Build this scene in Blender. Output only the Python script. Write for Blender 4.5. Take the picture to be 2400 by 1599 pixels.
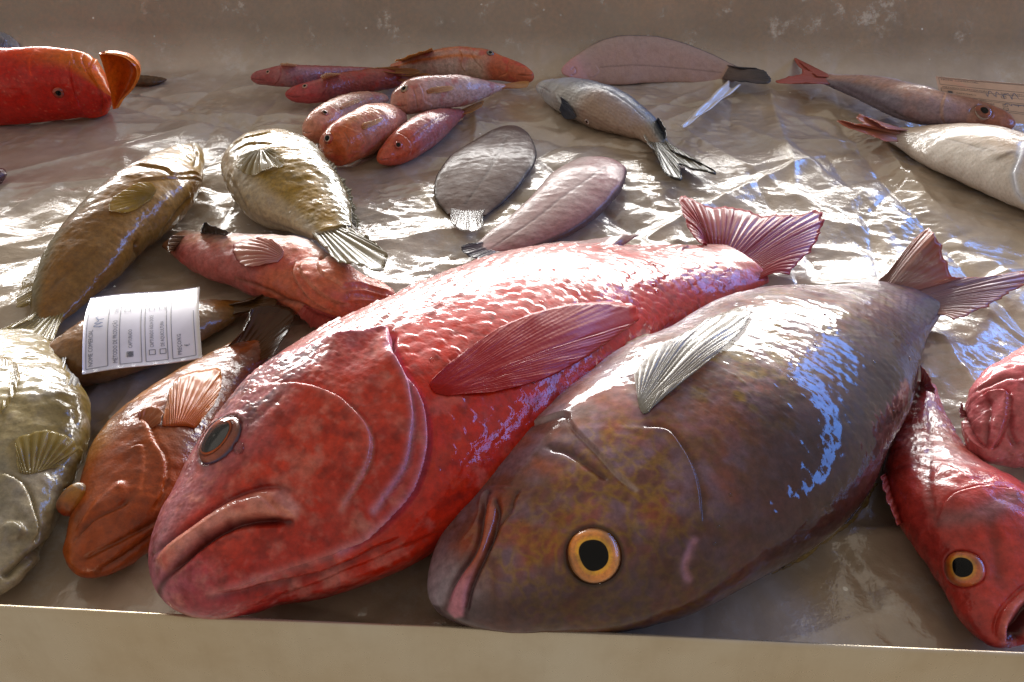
import bpy, math, random
import numpy as np
from mathutils import Vector
R = math.radians
# ------------------------------------------------------------------ scene, camera, light
for o in list(bpy.data.objects): bpy.data.objects.remove(o)
scene = bpy.context.scene
scene.render.engine = 'CYCLES'
vs = scene.view_settings
vs.view_transform = 'Standard'; vs.look = 'None'; vs.exposure = 0.42; vs.gamma = 1.0; vs.use_curve_mapping = False
col = scene.collection
cam = bpy.data.cameras.new('camera'); cam.sensor_width = 36; cam.sensor_fit = 'HORIZONTAL'; cam.lens = 28.5
cam.clip_start = 0.01; cam.clip_end = 100
cam_o = bpy.data.objects.new('camera', cam); col.objects.link(cam_o)
cam_o.location = (0, 0, 0.38); cam_o.rotation_euler = (R(90-36.4), 0, 0)
scene.camera = cam_o
world = bpy.data.worlds.new('World'); scene.world = world; world.use_nodes = True
bg = world.node_tree.nodes['Background']
bg.inputs['Color'].default_value = (1.0, 0.90, 0.77, 1); bg.inputs['Strength'].default_value = 0.37
def area_light(name, loc, target, sx, sy, power, color):
    l = bpy.data.lights.new(name, 'AREA'); l.shape = 'RECTANGLE'; l.size = sx; l.size_y = sy; l.energy = power; l.color = color
    o = bpy.data.objects.new(name, l); col.objects.link(o); o.location = loc
    o.rotation_euler = (Vector(target)-Vector(loc)).to_track_quat('-Z', 'Y').to_euler()
    return o
# the hall's big low window band behind the counter and the blue daylight opening on the right
area_light('hall_window_light', (-0.2, 4.6, 0.90), (0.0, 0.6, 0.05), 6.6, 1.25, 600, (1.0, 0.98, 0.95))
area_light('side_opening_light', (3.4, 1.5, 1.7), (0.3, 0.6, 0), 5.0, 0.5, 72, (0.10, 0.32, 1.0))

# ------------------------------------------------------------------ helpers
def lin(r, g, b):
    c = np.array([r, g, b])/255.0
    return np.where(c <= 0.04045, c/12.92, ((c+0.055)/1.055)**2.4)
def sm(a, b, x):
    t = np.clip((x-a)/(b-a), 0, 1); return t*t*(3-2*t)
_rng = np.random.RandomState(7); _perm = _rng.permutation(256); _perm = np.concatenate([_perm, _perm, _perm])
_grad = _rng.normal(size=(256, 3)); _grad /= np.linalg.norm(_grad, axis=1)[:, None]
def perlin(P):
    P = np.asarray(P, float); i = np.floor(P).astype(int); f = P-i; i &= 255
    u = f*f*f*(f*(f*6-15)+10); out = 0
    for dx in (0, 1):
        for dy in (0, 1):
            for dz in (0, 1):
                h = _perm[_perm[_perm[i[..., 0]+dx]+i[..., 1]+dy]+i[..., 2]+dz]
                g = _grad[h]
                d = g[..., 0]*(f[..., 0]-dx)+g[..., 1]*(f[..., 1]-dy)+g[..., 2]*(f[..., 2]-dz)
                wgt = (u[..., 0] if dx else 1-u[..., 0])*(u[..., 1] if dy else 1-u[..., 1])*(u[..., 2] if dz else 1-u[..., 2])
                out = out+wgt*d
    return out*1.6
def fbm(P, freq, octaves=3, seed=0.0):
    P = np.asarray(P)*freq+np.array([seed*13.7+3.1, seed*7.3+1.7, seed*3.9+9.2]); r = 0; a = 1; t = 0
    for _ in range(octaves):
        r = r+a*perlin(P); t += a; a *= 0.5; P = P*2.03+5.1
    return r/t
def mixc(a, b, t):
    t = np.asarray(t)[..., None]; return a*(1-t)+b*t
def link_mesh(name, V, faces, mats, parent=None, colors=None, smooth=True, origin=(0, 0, 0)):
    V = np.asarray(V, np.float32)-np.asarray(origin, np.float32); me = bpy.data.meshes.new(name)
    me.vertices.add(len(V)); me.vertices.foreach_set('co', V.ravel())
    if isinstance(faces, np.ndarray):
        faces = [faces]
        tot = [np.full(len(f), f.shape[1]) for f in faces]; flat = np.concatenate([f.ravel() for f in faces])
    elif len(faces) and isinstance(faces[0], np.ndarray):
        tot = [np.full(len(f), f.shape[1]) for f in faces]; flat = np.concatenate([f.ravel() for f in faces])
    else:
        tot = [np.array([len(f) for f in faces])]; flat = np.array([i for f in faces for i in f])
    tot = np.concatenate(tot).astype(np.int32); start = np.r_[0, np.cumsum(tot)[:-1]].astype(np.int32)
    me.loops.add(len(flat)); me.loops.foreach_set('vertex_index', flat.astype(np.int32))
    me.polygons.add(len(tot)); me.polygons.foreach_set('loop_start', start)
    me.polygons.foreach_set('use_smooth', np.full(len(tot), smooth))
    me.update(); me.validate()
    if colors is not None:
        at = me.color_attributes.new('Col', 'FLOAT_COLOR', 'POINT')
        c4 = np.ones((len(V), 4), np.float32); c4[:, :colors.shape[1]] = colors; at.data.foreach_set('color', c4.ravel())
    for m in (mats if isinstance(mats, (list, tuple)) else [mats]): me.materials.append(m)
    o = bpy.data.objects.new(name, me); col.objects.link(o)
    if parent is not None: o.parent = parent
    return o
def grid_faces(nr, ns, wrap=True):
    I = np.arange(nr*ns).reshape(nr, ns)
    if wrap: a = I[:-1]; b = I[1:]; return np.stack([a, np.roll(a, -1, 1), np.roll(b, -1, 1), b], -1).reshape(-1, 4)
    a = I[:-1, :-1]; return np.stack([a, I[:-1, 1:], I[1:, 1:], I[1:, :-1]], -1).reshape(-1, 4)
def empty(name, loc):
    o = bpy.data.objects.new(name, None); o.empty_display_size = 0.02; o.location = loc; col.objects.link(o); return o
def tag(o, label=None, cat=None, group=None, kind=None):
    if label: o['label'] = label
    if cat: o['category'] = cat
    if group: o['group'] = group
    if kind: o['kind'] = kind
    return o
# ------------------------------------------------------------------ materials
class NT:
    def __init__(s, name):
        s.m = bpy.data.materials.new(name); s.m.use_nodes = True; s.t = s.m.node_tree; s.n = s.t.nodes; s.l = s.t.links
        s.b = s.n['Principled BSDF']; s.out = s.n['Material Output']
    def add(s, kind, **kw):
        nd = s.n.new(kind)
        for k, v in kw.items():
            if k in nd.inputs: nd.inputs[k].default_value = v
            else: setattr(nd, k, v)
        return nd
    def noise(s, scale, detail=3, rough=0.5, vec=None):
        nd = s.add('ShaderNodeTexNoise'); nd.inputs['Scale'].default_value = scale; nd.inputs['Detail'].default_value = detail; nd.inputs['Roughness'].default_value = rough
        if vec is None:
            if not hasattr(s, 'tc'): s.tc = s.add('ShaderNodeTexCoord')
            vec = s.tc.outputs['Object']
        s.l.new(vec, nd.inputs['Vector']); return nd
    def ramp(s, src, stops):
        r = s.add('ShaderNodeValToRGB'); e = r.color_ramp.elements
        while len(e) < len(stops): e.new(0.5)
        for el, (p, c) in zip(e, stops):
            el.position = p; el.color = (*c, 1) if len(c) == 3 else c
        s.l.new(src, r.inputs['Fac']); return r
    def bump(s, height, strength, dist, prev=None):
        b = s.add('ShaderNodeBump'); b.inputs['Strength'].default_value = strength; b.inputs['Distance'].default_value = dist
        s.l.new(height, b.inputs['Height'])
        if prev is not None: s.l.new(prev, b.inputs['Normal'])
        return b.outputs['Normal']
    def mix(s, a, b, fac, mode='MIX'):
        m = s.add('ShaderNodeMix', data_type='RGBA', blend_type=mode)
        for sock, v in ((m.inputs[6], a), (m.inputs[7], b), (m.inputs[0], fac)):
            if hasattr(v, 'is_output'): s.l.new(v, sock)
            elif isinstance(v, (int, float)): sock.default_value = v
            else: sock.default_value = (*v, 1)
        return m.outputs[2]
def set_in(b, **kw):
    for k, v in kw.items():
        b.inputs[k.replace('_', ' ')].default_value = v
def fish_mat(name, rough=0.5, coat=0.7, coat_rough=0.08, spec=0.12, bump=0.35, bscale=700, sss=0.04, wet=0.5, metallic=0.0, grain=1.0):
    t = NT(name); b = t.b
    at = t.add('ShaderNodeAttribute', attribute_name='Col')
    n1 = t.noise(210, 5, 0.68); r1 = t.ramp(n1.outputs['Fac'], [(0.3, (1-0.42*grain,)*3), (0.7, (1+0.3*grain,)*3)])
    t.l.new(t.mix(at.outputs['Color'], r1.outputs['Color'], 0.8, 'MULTIPLY'), b.inputs['Base Color'])
    n2 = t.noise(bscale, 2, 0.6); n3 = t.noise(130, 3, 0.55)
    nm = t.bump(n2.outputs['Fac'], bump, 0.0006); nm2 = t.bump(n3.outputs['Fac'], bump*0.9, 0.0016, nm)
    t.l.new(nm2, b.inputs['Normal']); t.l.new(nm2, b.inputs['Coat Normal'])
    n4 = t.noise(45, 3, 0.6); r4 = t.ramp(n4.outputs['Fac'], [(0.35, (rough*0.65,)*3), (0.68, (min(1, rough*1.35),)*3)])
    t.l.new(r4.outputs['Color'], b.inputs['Roughness'])
    n5 = t.noise(60, 3, 0.6); r5 = t.ramp(n5.outputs['Fac'], [(0.4, (coat*(1-wet),)*3), (0.6, (coat,)*3)])
    t.l.new(r5.outputs['Color'], b.inputs['Coat Weight'])
    set_in(b, Coat_Roughness=coat_rough, Subsurface_Weight=sss, Subsurface_Scale=0.004, Metallic=metallic)
    b.inputs['Subsurface Radius'].default_value = (1.0, 0.4, 0.25); b.inputs['Specular IOR Level'].default_value = spec
    return t.m
def fin_mat(name, clear=0.12, trans=0.25, wet=0.4):
    t = NT(name); b = t.b; at = t.add('ShaderNodeAttribute', attribute_name='Col')
    t.l.new(at.outputs['Color'], b.inputs['Base Color']); set_in(b, Roughness=0.45, Coat_Weight=wet, Coat_Roughness=0.12); b.inputs['Specular IOR Level'].default_value = 0.15
    n = t.noise(300, 3); nm = t.bump(n.outputs['Fac'], 0.3, 0.0008); t.l.new(nm, b.inputs['Normal'])
    tr = t.add('ShaderNodeBsdfTranslucent'); t.l.new(at.outputs['Color'], tr.inputs['Color'])
    m1 = t.add('ShaderNodeMixShader'); m1.inputs[0].default_value = trans; t.l.new(b.outputs[0], m1.inputs[1]); t.l.new(tr.outputs[0], m1.inputs[2])
    tp = t.add('ShaderNodeBsdfTransparent'); m2 = t.add('ShaderNodeMixShader'); m2.inputs[0].default_value = clear
    t.l.new(m1.outputs[0], m2.inputs[1]); t.l.new(tp.outputs[0], m2.inputs[2]); t.l.new(m2.outputs[0], t.out.inputs['Surface'])
    return t.m
M = {}
M['fish'] = fish_mat('wet_fish_skin')
M['fish_smooth'] = fish_mat('smooth_fish_skin', rough=0.5, coat=0.66, coat_rough=0.045, bump=0.06, spec=0.08, wet=0.2)
M['fish_dull'] = fish_mat('dull_fish_skin', rough=0.5, coat=0.22, coat_rough=0.14, bump=0.1, spec=0.1, wet=0.5, grain=0.6)
M['fish_red'] = fish_mat('red_fish_skin', rough=0.5, coat=0.6, coat_rough=0.055, bump=0.16, bscale=520, wet=0.5)
M['fish_pale'] = fish_mat('pale_fish_skin', rough=0.5, coat=0.6, coat_rough=0.12, bump=0.25, wet=0.5, grain=0.3)
M['fish_dry'] = fish_mat('matt_fish_skin', rough=0.55, coat=0.4, coat_rough=0.2, bump=0.45, wet=0.6)
M['fish_slick'] = fish_mat('slimy_fish_skin', rough=0.48, coat=0.75, coat_rough=0.05, bump=0.3, bscale=450, wet=0.4)
M['fish_silver'] = fish_mat('silver_fish_skin', rough=0.38, coat=0.6, coat_rough=0.09, bump=0.3, wet=0.4, metallic=0.25, grain=0.5)
M['fin'] = fin_mat('wet_fin'); M['fin_clear'] = fin_mat('clear_fin', 0.42, 0.3, 0.6); M['fin_soft'] = fin_mat('soft_fin', 0.1, 0.1, 0.15)
def eye_mats():
    t = NT('eye_iris'); at = t.add('ShaderNodeAttribute', attribute_name='Col'); t.l.new(at.outputs['Color'], t.b.inputs['Base Color'])
    n = t.noise(420, 4, 0.7); r = t.ramp(n.outputs['Fac'], [(0.3, (0.75, 0.7, 0.6)), (0.7, (1.3, 1.3, 1.3))]); t.l.new(t.mix(at.outputs['Color'], r.outputs['Color'], 1.0, 'MULTIPLY'), t.b.inputs['Base Color'])
    set_in(t.b, Roughness=0.35, Coat_Weight=0.6, Coat_Roughness=0.04); M['iris'] = t.m
    t = NT('eye_pupil'); t.b.inputs['Base Color'].default_value = (0.004, 0.004, 0.005, 1); set_in(t.b, Roughness=0.2); t.b.inputs['Specular IOR Level'].default_value = 0.05; M['pupil'] = t.m
    t = NT('cloudy_pupil'); t.b.inputs['Base Color'].default_value = (0.022, 0.024, 0.028, 1); set_in(t.b, Roughness=0.25, Coat_Weight=1.0, Coat_Roughness=0.04); M['pupil_cloudy'] = t.m
    t = NT('clear_cornea'); gl = t.add('ShaderNodeBsdfGlossy'); gl.inputs['Roughness'].default_value = 0.03; tp = t.add('ShaderNodeBsdfTransparent'); fr = t.add('ShaderNodeFresnel'); fr.inputs['IOR'].default_value = 1.28
    mx = t.add('ShaderNodeMixShader'); t.l.new(fr.outputs[0], mx.inputs[0]); t.l.new(tp.outputs[0], mx.inputs[1]); t.l.new(gl.outputs[0], mx.inputs[2]); t.l.new(mx.outputs[0], t.out.inputs['Surface']); M['cornea'] = t.m
eye_mats()
# ------------------------------------------------------------------ the counter
TO = np.array([0.0, 0.2373, 0.0]); EX = np.array([0.9985, -0.054, 0]); EY = np.array([0.054, 0.9985, 0]); EZ = np.array([0, 0, 1.0])
def back_path(v):
    """profile of the counter from the front rim (v=0) to the top of the sloping back board: (y, z, normal_y, normal_z)"""
    v0, rad, ang = 0.875, 0.07, R(62)
    L1 = rad*ang
    t = np.clip((v-v0)/rad, 0, ang); over = np.maximum(v-v0-L1, 0)
    y = np.minimum(v, v0)+rad*np.sin(t)+over*math.cos(ang); z = rad*(1-np.cos(t))+over*math.sin(ang)
    return y, z, -np.sin(t), np.cos(t)
def counter_point(u, v, h):
    y, z, ny, nz = back_path(v)
    return TO+u[..., None]*EX+(y+ny*h)[..., None]*EY+(z+nz*h)[..., None]*EZ
def crumple(u, v):
    """creased film: broad sags plus many straight local folds"""
    rnd = np.random.RandomState(11)
    def coarse(f, oct_, seed):          # slow noise is evaluated on a thin grid and interpolated
        k = 3 if f < 12 else 2; a = np.arange(0, u.shape[0]+k, k); b = np.arange(0, u.shape[1]+k, k)
        ua = u[0, 0]+(u[0, 1]-u[0, 0])*b; va = v[0, 0]+(v[1, 0]-v[0, 0])*a; U2, V2 = np.meshgrid(ua, va)
        N2 = fbm(np.stack([U2, V2, np.zeros_like(U2)], -1), f, oct_, seed)
        r = np.arange(u.shape[0])/k; c = np.arange(u.shape[1])/k; r0 = r.astype(int); c0 = c.astype(int); fr = (r-r0)[:, None]; fc = (c-c0)[None]
        A = N2[r0][:, c0]; B = N2[r0][:, c0+1]; C_ = N2[r0+1][:, c0]; D_ = N2[r0+1][:, c0+1]
        return (A*(1-fc)+B*fc)*(1-fr)+(C_*(1-fc)+D_*fc)*fr
    w0, w1 = coarse(5.0, 2, 1)*0.022, coarse(5.0, 2, 2)*0.022
    lively = 0.40+0.75*sm(-0.45, 0.35, coarse(2.4, 2, 8)+0.55*sm(-0.45, 0.1, u)-0.45*sm(0.22, 0.02, v))
    calm = 1-0.88*sm(0.84, 0.92, v); h = np.zeros_like(u)
    def cones(sc, seed, ax=1.0, ang=0.0):
        c, s_ = math.cos(ang), math.sin(ang); x = ((u+w0)*c+(v+w1)*s_)*sc; y = (-(u+w0)*s_+(v+w1)*c)*sc*ax; ix = np.floor(x).astype(int); iy = np.floor(y).astype(int); best = np.full(u.shape, 9.0)
        for dx in (-1, 0, 1):
            for dy in (-1, 0, 1):
                jx = np.modf(np.abs(np.sin((ix+dx)*127.1+(iy+dy)*311.7+seed)*43758.5))[0]; jy = np.modf(np.abs(np.sin((ix+dx)*269.5+(iy+dy)*183.3+seed)*24634.6))[0]
                best = np.minimum(best, np.sqrt((ix+dx+jx-x)**2+(iy+dy+jy-y)**2+0.002))
        return (best-0.45)/sc
    # flat shiny facets between sharp folds, with nests of fine crinkles here and there
    h += 0.085*cones(11, 1.0, 1.4, 0.3)*sm(-0.4, 0.1, coarse(4, 1, 21))+0.05*cones(30, 2.0, 1.2, 1.1)*sm(0.0, 0.4, coarse(5, 1, 22))
    patch = sm(0.0, 0.35, coarse(8, 2, 23)); h += (0.12+0.88*patch)*(0.13*cones(60, 3.0, 0.7, 0.6)+0.17*cones(115, 4.0, 0.8, 1.3))
    for k in range(26):
        f = 3.0*2**rnd.uniform(0, 2.6); a = rnd.uniform(0, math.pi); d = (math.cos(a), math.sin(a))
        x = ((u+w0*0.4)*d[0]+(v+w1*0.4)*d[1])*f+rnd.uniform(0, 9)
        m = sm(0.0, 0.4, coarse(max(3.0, f*0.5), 1, 30+k)); tri = np.abs(x-np.round(x))
        h += m*m*0.0042*np.exp(-tri/f*f/(0.05*f/5))*rnd.choice([-1, 1])*min(1.0, 6/f)
    P = np.stack([u, v, np.zeros_like(u)], -1)
    fine = 0.0003*(1-np.abs(fbm(P, 60, 1, 6))*2.2)+0.00015*fbm(P, 150, 1, 7)
    return np.clip(0.0042*coarse(3.4, 2, 3)+lively*calm*(h+fine)+(1-calm)*0.24*h-0.0020, -0.0095, 0.02)
def build_counter():
    u = np.linspace(-0.88, 0.92, 60); v = np.linspace(0.001, 1.07, 60); U, Vv = np.meshgrid(u, v)
    t = NT('brown_board'); n = t.noise(14, 4); r = t.ramp(n.outputs['Fac'], [(0.3, tuple(lin(158, 100, 54))), (0.7, tuple(lin(188, 130, 76)))])
    n2 = t.noise(160, 3); r2 = t.ramp(n2.outputs['Fac'], [(0.35, (0.8, 0.8, 0.8)), (0.65, (1.15, 1.15, 1.15))])
    t.l.new(t.mix(r.outputs['Color'], r2.outputs['Color'], 1.0, 'MULTIPLY'), t.b.inputs['Base Color']); set_in(t.b, Roughness=0.6)
    G = counter_point(U, Vv, np.full(U.shape, -0.012)); B = counter_point(U, Vv, np.full(U.shape, -0.03))
    n_ = len(G.reshape(-1, 3)); F1 = grid_faces(60, 60, False); F2 = grid_faces(60, 60, False)[:, ::-1]+n_
    o = link_mesh('counter_top', np.concatenate([G.reshape(-1, 3), B.reshape(-1, 3)]), [F1, F2], t.m); tag(o, kind='structure')
    # clear crumpled plastic sheet over the board
    nu, nv = 760, 520; u = np.linspace(-0.86, 0.90, nu); v = np.linspace(0.0015, 1.065, nv); U, Vv = np.meshgrid(u, v)
    h = crumple(U, Vv); h = np.where(Vv < 0.02, h*Vv/0.02+0.029*(1-Vv/0.02)**3, h)
    G = counter_point(U, Vv, h)
    t = NT('clear_plastic_film'); b = t.b
    n = t.noise(220, 3, 0.6); nz = t.noise(60, 4, 0.6); nm = t.bump(n.outputs['Fac'], 0.4, 0.0012); nm = t.bump(nz.outputs['Fac'], 0.12, 0.003, nm)
    gl = t.add('ShaderNodeBsdfGlossy'); gl.inputs['Roughness'].default_value = 0.055; gl.inputs['Color'].default_value = (1, 1, 1, 1); t.l.new(nm, gl.inputs['Normal'])
    tp = t.add('ShaderNodeBsdfTransparent'); tp.inputs['Color'].default_value = (0.93, 0.92, 0.9, 1)
    df = t.add('ShaderNodeBsdfDiffuse'); df.inputs['Color'].default_value = (0.50, 0.42, 0.345, 1); t.l.new(nm, df.inputs['Normal'])
    nf = t.noise(9, 5, 0.65); rf = t.ramp(nf.outputs['Fac'], [(0.35, (0.45,)*3), (0.75, (0.80,)*3)])
    vo = t.add('ShaderNodeTexVoronoi'); vo.inputs['Scale'].default_value = 46; t.l.new(t.tc.outputs['Object'], vo.inputs['Vector'])
    sp = t.ramp(vo.outputs['Distance'], [(0.06, (1, 1, 1)), (0.10, (0, 0, 0))]); ng = t.noise(17, 4, 0.7); gate = t.ramp(ng.outputs['Fac'], [(0.55, (0, 0, 0)), (0.62, (1, 1, 1))])
    ns2 = t.noise(20, 7, 0.8); smear = t.ramp(ns2.outputs['Fac'], [(0.53, (0, 0, 0)), (0.68, (0.6, 0.6, 0.6))])
    spk = t.mix(sp.outputs['Color'], gate.outputs['Color'], 1.0, 'MULTIPLY'); dirt = t.mix(spk, smear.outputs['Color'], 1.0, 'LIGHTEN')
    t.l.new(t.mix((0.62, 0.49, 0.365), (0.78, 0.74, 0.68), dirt), df.inputs['Color'])
    sx = t.add('ShaderNodeSeparateXYZ'); t.l.new(t.tc.outputs['Object'], sx.inputs[0])      # stretched tight and clearer on the back board
    rz = t.ramp(sx.outputs['Z'], [(0.012, (1, 1, 1)), (0.05, (0.30, 0.30, 0.30))]); tot = t.mix(t.mix(rf.outputs['Color'], rz.outputs['Color'], 1.0, 'MULTIPLY'), dirt, 1.0, 'LIGHTEN')
    m1 = t.add('ShaderNodeMixShader'); t.l.new(tot, m1.inputs[0]); t.l.new(tp.outputs[0], m1.inputs[1]); t.l.new(df.outputs[0], m1.inputs[2])
    fr = t.add('ShaderNodeFresnel'); fr.inputs['IOR'].default_value = 2.1; t.l.new(nm, fr.inputs['Normal'])
    m2 = t.add('ShaderNodeMixShader'); t.l.new(fr.outputs[0], m2.inputs[0]); t.l.new(m1.outputs[0], m2.inputs[1]); t.l.new(gl.outputs[0], m2.inputs[2])
    gl2 = t.add('ShaderNodeBsdfGlossy'); gl2.inputs['Roughness'].default_value = 0.28; gl2.inputs['Color'].default_value = (1, 0.98, 0.95, 1); t.l.new(nm, gl2.inputs['Normal'])
    mg = t.add('ShaderNodeMixShader'); mg.inputs[0].default_value = 0.4; t.l.new(gl.outputs[0], mg.inputs[1]); t.l.new(gl2.outputs[0], mg.inputs[2]); t.l.new(mg.outputs[0], m2.inputs[2])
    t.l.new(m2.outputs[0], t.out.inputs['Surface'])
    o = link_mesh('plastic_sheet', G.reshape(-1, 3), grid_faces(nv, nu, False), t.m)
    tag(o, 'clear crumpled wet plastic sheet covering the brown fish counter', 'plastic sheet')
    # folded sheet metal rim along the front
    prof = [(0.010, -0.013), (0.0008, -0.012), (0.0003, 0.0), (0.0001, 0.0275)]
    prof += [(0.0-0.0018*(1-math.cos(a)), 0.0285+0.0018*math.sin(a)) for a in np.linspace(0, math.pi, 11)]
    prof += [(-0.0037, 0.027), (-0.0044, 0.0), (-0.007, -0.05), (-0.012, -0.14)]
    prof = np.array(prof); us = np.linspace(-1.0, 1.1, 160)
    wob = 0.0004*np.sin(us*9)+0.0003*np.sin(us*23+1)
    V = TO+us[:, None, None]*EX+(prof[None, :, 0]+wob[:, None])[..., None]*EY+(prof[None, :, 1]+0.5*wob[:, None])[..., None]*EZ
    t = NT('dull_sheet_metal'); n = t.noise(6, 4); r = t.ramp(n.outputs['Fac'], [(0.3, tuple(lin(190, 170, 138))), (0.7, tuple(lin(200, 190, 170)))])
    mp = t.add('ShaderNodeMapping'); mp.inputs['Scale'].default_value = (90, 90, 7); t.l.new(t.tc.outputs['Object'], mp.inputs['Vector'])
    n3 = t.noise(1.0, 5, 0.7, mp.outputs['Vector']); r3 = t.ramp(n3.outputs['Fac'], [(0.3, (0.72, 0.68, 0.62)), (0.5, (1, 1, 1)), (0.72, (1.12, 1.12, 1.12))])
    n4 = t.noise(24, 5, 0.75); r4 = t.ramp(n4.outputs['Fac'], [(0.35, (0.78, 0.74, 0.68)), (0.55, (1, 1, 1))])
    t.l.new(t.mix(t.mix(r.outputs['Color'], r3.outputs['Color'], 0.14, 'MULTIPLY'), r4.outputs['Color'], 0.25, 'MULTIPLY'), t.b.inputs['Base Color'])
    ns_ = t.noise(40, 5, 0.7); r2 = t.ramp(ns_.outputs['Fac'], [(0.35, (0.22,)*3), (0.7, (0.42,)*3)]); t.l.new(r2.outputs['Color'], t.b.inputs['Roughness'])
    nb = t.noise(300, 3); t.l.new(t.bump(nb.outputs['Fac'], 0.15, 0.0005), t.b.inputs['Normal'])
    set_in(t.b, Metallic=0.6)
    o = link_mesh('front_rim', V.reshape(-1, 3), grid_faces(160, len(prof), False), t.m); tag(o, kind='structure')
build_counter()
# ------------------------------------------------------------------ fish
def _interp_phi(arr, n):
    # arr: samples uniform in phi; cubic (Catmull-Rom) resample
    arr = np.asarray(arr, float); m = len(arr)
    x = np.linspace(0, m-1, n); i = np.clip(np.floor(x).astype(int), 0, m-2); f = x-i
    if arr.ndim > 1: f = f[:, None]
    p1 = arr[i]; p2 = arr[i+1]
    p0 = np.where((i > 0)[:, None] if arr.ndim > 1 else i > 0, arr[np.maximum(i-1, 0)], 2*p1-p2)
    p3 = np.where((i < m-2)[:, None] if arr.ndim > 1 else i < m-2, arr[np.minimum(i+2, m-1)], 2*p2-p1)
    return 0.5*((2*p1)+(p2-p0)*f+(2*p0-5*p1+4*p2-p3)*f*f+(3*p1-p0-3*p2+p3)*f**3)
def frames(C, flip, tilt):
    T = np.gradient(C, axis=0); T[:, 2] *= 0.5
    T /= np.linalg.norm(T, axis=1)[:, None]+1e-12
    e1 = np.stack([-T[:, 1], T[:, 0], np.zeros(len(T))], 1)
    e1 /= np.linalg.norm(e1, axis=1)[:, None]+1e-12
    e1 *= flip
    up = np.tile(np.array([0., 0, 1]), (len(T), 1))
    c, s = np.cos(tilt), np.sin(tilt)
    return T, c*e1+s*up, -s*e1+c*up
def ring_surface(b, nr, ns):
    """b: dict C (k,3), a (k), w (k), flip, tilt, q -> grid (nr,ns,3), theta, s"""
    C = _interp_phi(b['C'], nr); a = np.maximum(_interp_phi(b['a'], nr), 1e-4); w = np.maximum(_interp_phi(b['w'], nr), 1e-4)
    T, e1, e2 = frames(C, b['flip'], b['tilt'])
    th = np.linspace(0, 2*np.pi, ns, endpoint=False)
    cy = np.cos(th); sz = np.sign(np.sin(th))*np.abs(np.sin(th))**b['q']
    G = C[:, None, :]+(a[:, None]*cy[None])[..., None]*e1[:, None, :]+(w[:, None]*sz[None])[..., None]*e2[:, None, :]
    zmin = b.get('floor', 0.0005)
    G[..., 2] = np.maximum(G[..., 2], zmin)
    return G, th, C

def body_grid(b, nr, ns):
    G, th, C = ring_surface(b, nr, ns)
    du = np.gradient(G, axis=0); dv = (np.roll(G, -1, 1)-np.roll(G, 1, 1))/2
    N = np.cross(dv, du); N /= np.linalg.norm(N, axis=2)[..., None]+1e-12
    out = G-C[:, None]; flip = np.sign((N*out).sum(2).mean()); N *= flip
    # rings near the snout: blend to the axis direction to avoid noise
    L = np.r_[0, np.cumsum(np.linalg.norm(np.diff(C, axis=0), axis=1))]
    arc = np.linalg.norm(np.roll(G, -1, 1)-G, axis=2); Y = np.cumsum(arc, axis=1)-arc; q = int(ns/4); Y = Y-Y[:, q:q+1]
    return G, N, th, C, L, Y
def pl_dist(P, N, poly):
    """distance to a polyline on the skin and the side (+ left of travel, seen from outside)"""
    poly = np.asarray(poly); best = np.full(len(P), 1e9); side = np.zeros(len(P)); tt = np.zeros(len(P)); nseg = len(poly)-1
    for i in range(nseg):
        a, b = poly[i], poly[i+1]; ab = b-a; L2 = ab@ab+1e-15
        t = np.clip((P-a)@ab/L2, 0, 1); d = P-(a+t[:, None]*ab); dd = np.sqrt((d*d).sum(1)); m = dd < best
        cr = np.cross(ab, d); sg = np.sign((cr*N).sum(1))
        best = np.where(m, dd, best); side = np.where(m, sg, side); tt = np.where(m, (i+t)/nseg, tt)
    return best, side, tt
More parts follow.
